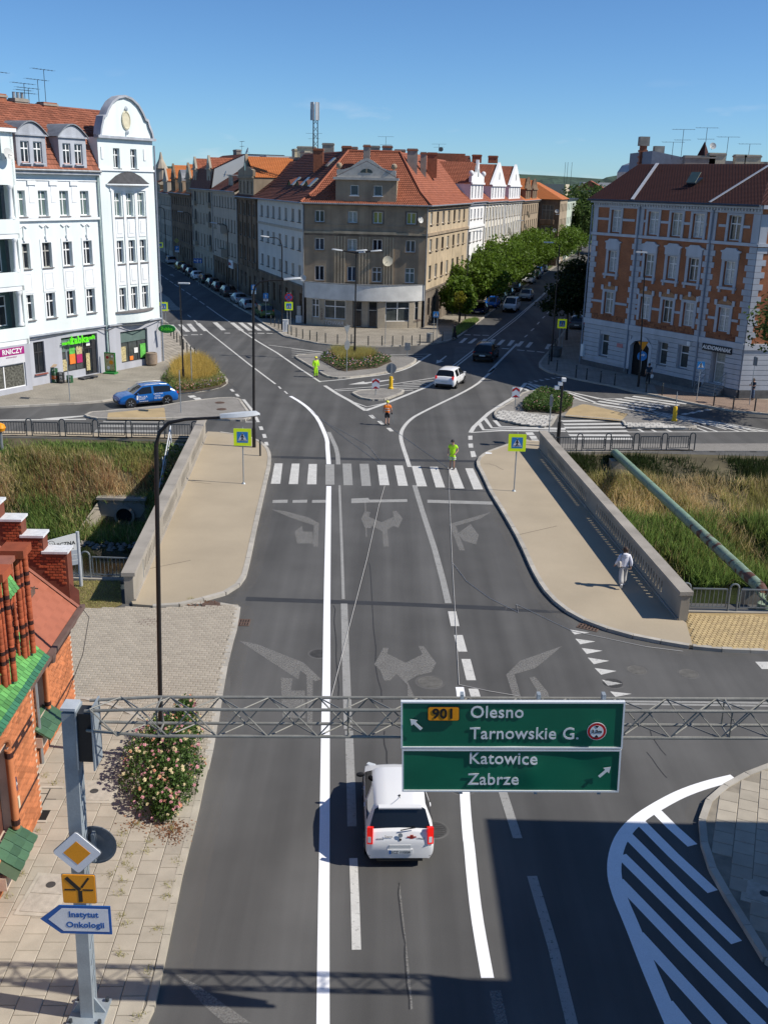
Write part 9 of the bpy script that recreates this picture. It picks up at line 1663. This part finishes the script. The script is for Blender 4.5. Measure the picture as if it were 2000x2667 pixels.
# the rose bush at the near lamp
rb_t = thing('rose_bush','large rose bush full of pink blossoms round the near lamp post','shrub',(-5.95,24.6,.1)); rb_t.scale = (.72,.98,.86); rl = np.random.RandomState(3)
cl_ = np.array([(.2,2.3,.5,.62),(-.5,1.3,.55,.75),(.5,1.2,.5,.7),(-.75,.2,.6,.85),(.3,.2,.65,.9),(.9,-.3,.55,.75),(-.5,-.8,.6,.85),(.45,-1.0,.6,.85),(1.0,-1.5,.5,.65),(.1,-1.8,.5,.7),(.75,-2.3,.4,.5),(.1,3.0,.35,.4)])
k = rl.randint(0,12,9000); q = rl.normal(size=(9000,3)); q /= np.linalg.norm(q,axis=1)[:,None]; q[:,2] = np.abs(q[:,2])*1.0; q *= rl.uniform(.55,1.08,(9000,1)); P = np.c_[cl_[k,0]+q[:,0]*cl_[k,3],cl_[k,1]+q[:,1]*cl_[k,3],.08+q[:,2]*cl_[k,2]*1.75]
np_mesh('foliage',leaves(P,.062,.3),4,GRL,rb_t); st = MB()
for c in cl_:
    for j in range(5): st.tube([(c[0],c[1],0),(c[0]+random.uniform(-.5,.5),c[1]+random.uniform(-.5,.5),c[2]*1.2)],.012,4)
st.build('stems',BARK,rb_t)
def rose_mesh(c):
    mb = MB()
    for rr,zz,n_ in ((.055,.0,5),(.036,.018,5),(.018,.03,3)):
        for j in range(n_): a = j*6.283/n_+zz*40; mb.add([(0,0,zz-.01),(rr*math.cos(a-.6),rr*math.sin(a-.6),zz),(rr*1.2*math.cos(a),rr*1.2*math.sin(a),zz+.015),(rr*math.cos(a+.6),rr*math.sin(a+.6),zz)],[(0,1,2,3)])
    return mb.mesh('rose',M('rose_%d' % int(c[1]*100),c,.7,.08,20,rnd=.15))
for c,n in ((PINK,170),(SALM,80),(CRM,90),((.70,.52,.52),120)):
    kk = rl.randint(0,12,n); q = rl.normal(size=(n,3)); q /= np.linalg.norm(q,axis=1)[:,None]; q[:,2] = np.abs(q[:,2]); P = np.c_[cl_[kk,0]+q[:,0]*cl_[kk,3]*1.06,cl_[kk,1]+q[:,1]*cl_[kk,3]*1.06,.1+q[:,2]*cl_[kk,2]*1.82]
    pieces(rb_t,'rose',rose_mesh(c),[T(*p,random.uniform(0,6)) @ Matrix.Rotation(random.uniform(-.7,.7),4,'X') @ Matrix.Scale(random.uniform(.7,1.15),4) for p in P.tolist()],limit=80)
# weeds and litter in the paving
W_ = []
for p in [(-8.45,21.51),(-8.26,19.87),(-8.34,19.09),(-6.04,21.89),(-6.31,21.48),(-5.58,21.26),(-6.30,21.09),(-5.92,20.65),(-5.96,20.34),(-5.75,20.11),(-5.56,20.85),(-5.86,19.71),(-5.81,19.30),(-4.74,19.22),(-5.61,18.53),(-5.41,18.27),(-4.79,19.61),(-4.75,20.51),(-6.20,19.95),(-4.67,18.17),(-4.60,16.93),(-4.55,15.76),(-5.35,17.38),(-5.13,21.70)]+[(-9.04,23.96),(-8.67,23.65),(-9.52,26.60),(-9.77,28.50),(-5.42,25.85),(-5.60,27.03),(-7.45,36.38)]: W_ += [(p[0]+random.gauss(0,.07),p[1]+random.gauss(0,.07),.1) for _ in range(26)]
tag(np_mesh('paving_weeds',blades(np.array(W_),.13,.015,.95),3,OLV,None,'stuff'),'tufts of weeds in the slab joints','weeds')
lt = [(p[0]+random.gauss(0,.22),p[1]+random.gauss(0,.16),.115) for p in [(-5.36,21.80),(-5.11,21.64),(-5.02,21.88),(-5.10,21.42),(-6.04,21.89)] for _ in range(90)]+[(p[0]+random.gauss(0,.25),p[1]+random.gauss(0,.1),.05) for p in [(-7.36,36.05),(-6.92,36.32)] for _ in range(60)]
tag(np_mesh('dry_leaf_litter',leaves(np.array(lt),.035,.9),4,RUS,None,'stuff'),'dry leaf litter at the kerb edge','leaf litter')
# distant country
HG = M('distant_woods',(.045,.075,.05),.95,.35,.02,0,fine=.15,var2=.25)
def hill(x0,x1,y,z,lab,dep=260):
    mb = MB(); n = 90; r = random.Random(int(x0)); vs = []
    for j,(dy,f_) in enumerate(((0,0),(dep*.15,.7),(dep*.4,1),(dep,.2))):
        for i in range(n+1): u = i/n; vs.append((x0+(x1-x0)*u,y+dy,max(-.5,z*f_*(math.sin(PI*u)**.4)*(1+.12*math.sin(u*17+x0)+.07*math.sin(u*47))+(r.uniform(-.8,1.2) if f_ else -.5))))
    mb.add(vs,[(j*(n+1)+i,j*(n+1)+i+1,(j+1)*(n+1)+i+1,(j+1)*(n+1)+i) for j in range(3) for i in range(n)]); tag(mb.build('hills',HG),lab,None,None,'structure')
hill(-2600,3800,2600,42,'wooded hills on the horizon'); hill(120,700,1300,34,'wooded ridge'); hill(-900,300,1500,22,'low woods'); hill(150,1400,700,13,'nearer tree belt',120)
FB_ = [M('far_cream',(.5,.44,.33),.9,.05),M('far_grey',(.33,.33,.33),.9,.05),M('far_white',(.55,.54,.52),.9,.05),M('far_ochre',(.48,.34,.14),.9,.05)]
rr = random.Random(4)
for k in range(20):
    y = rr.uniform(420,900); x = y*(.155+.125*(k/20)); h = 15.7-(.002+rr.uniform(-.004,.010))*y+rr.uniform(0,3); w_ = rr.uniform(8,22)
    t = thing('far_building','%s far building on the skyline, %s from the left' % (['pale cream','grey','white','ochre'][k % 4],ORD[k]),'building',(x,y,0),rr.uniform(-.4,.4),'far buildings on the skyline'); MB().box(-w_/2,w_/2,-5,5,0,max(8,h)).build('wall',FB_[k % 4],t)
    if k % 2: MB().xz([(-w_/2-.5,max(8,h)),(w_/2+.5,max(8,h)),(0,max(8,h)+4)],-5.4,5.4).build('roof',TILE_R,t)
for k,x in enumerate((211,214,219)): t = thing('far_mast','%s thin far mast on the wooded ridge' % ['left','middle','right'][k],'mast',(x,1310,0),0,'far masts on the ridge'); MB().tube([(0,0,0),(0,0,45)],.22,5).build('mast',DARKM,t)
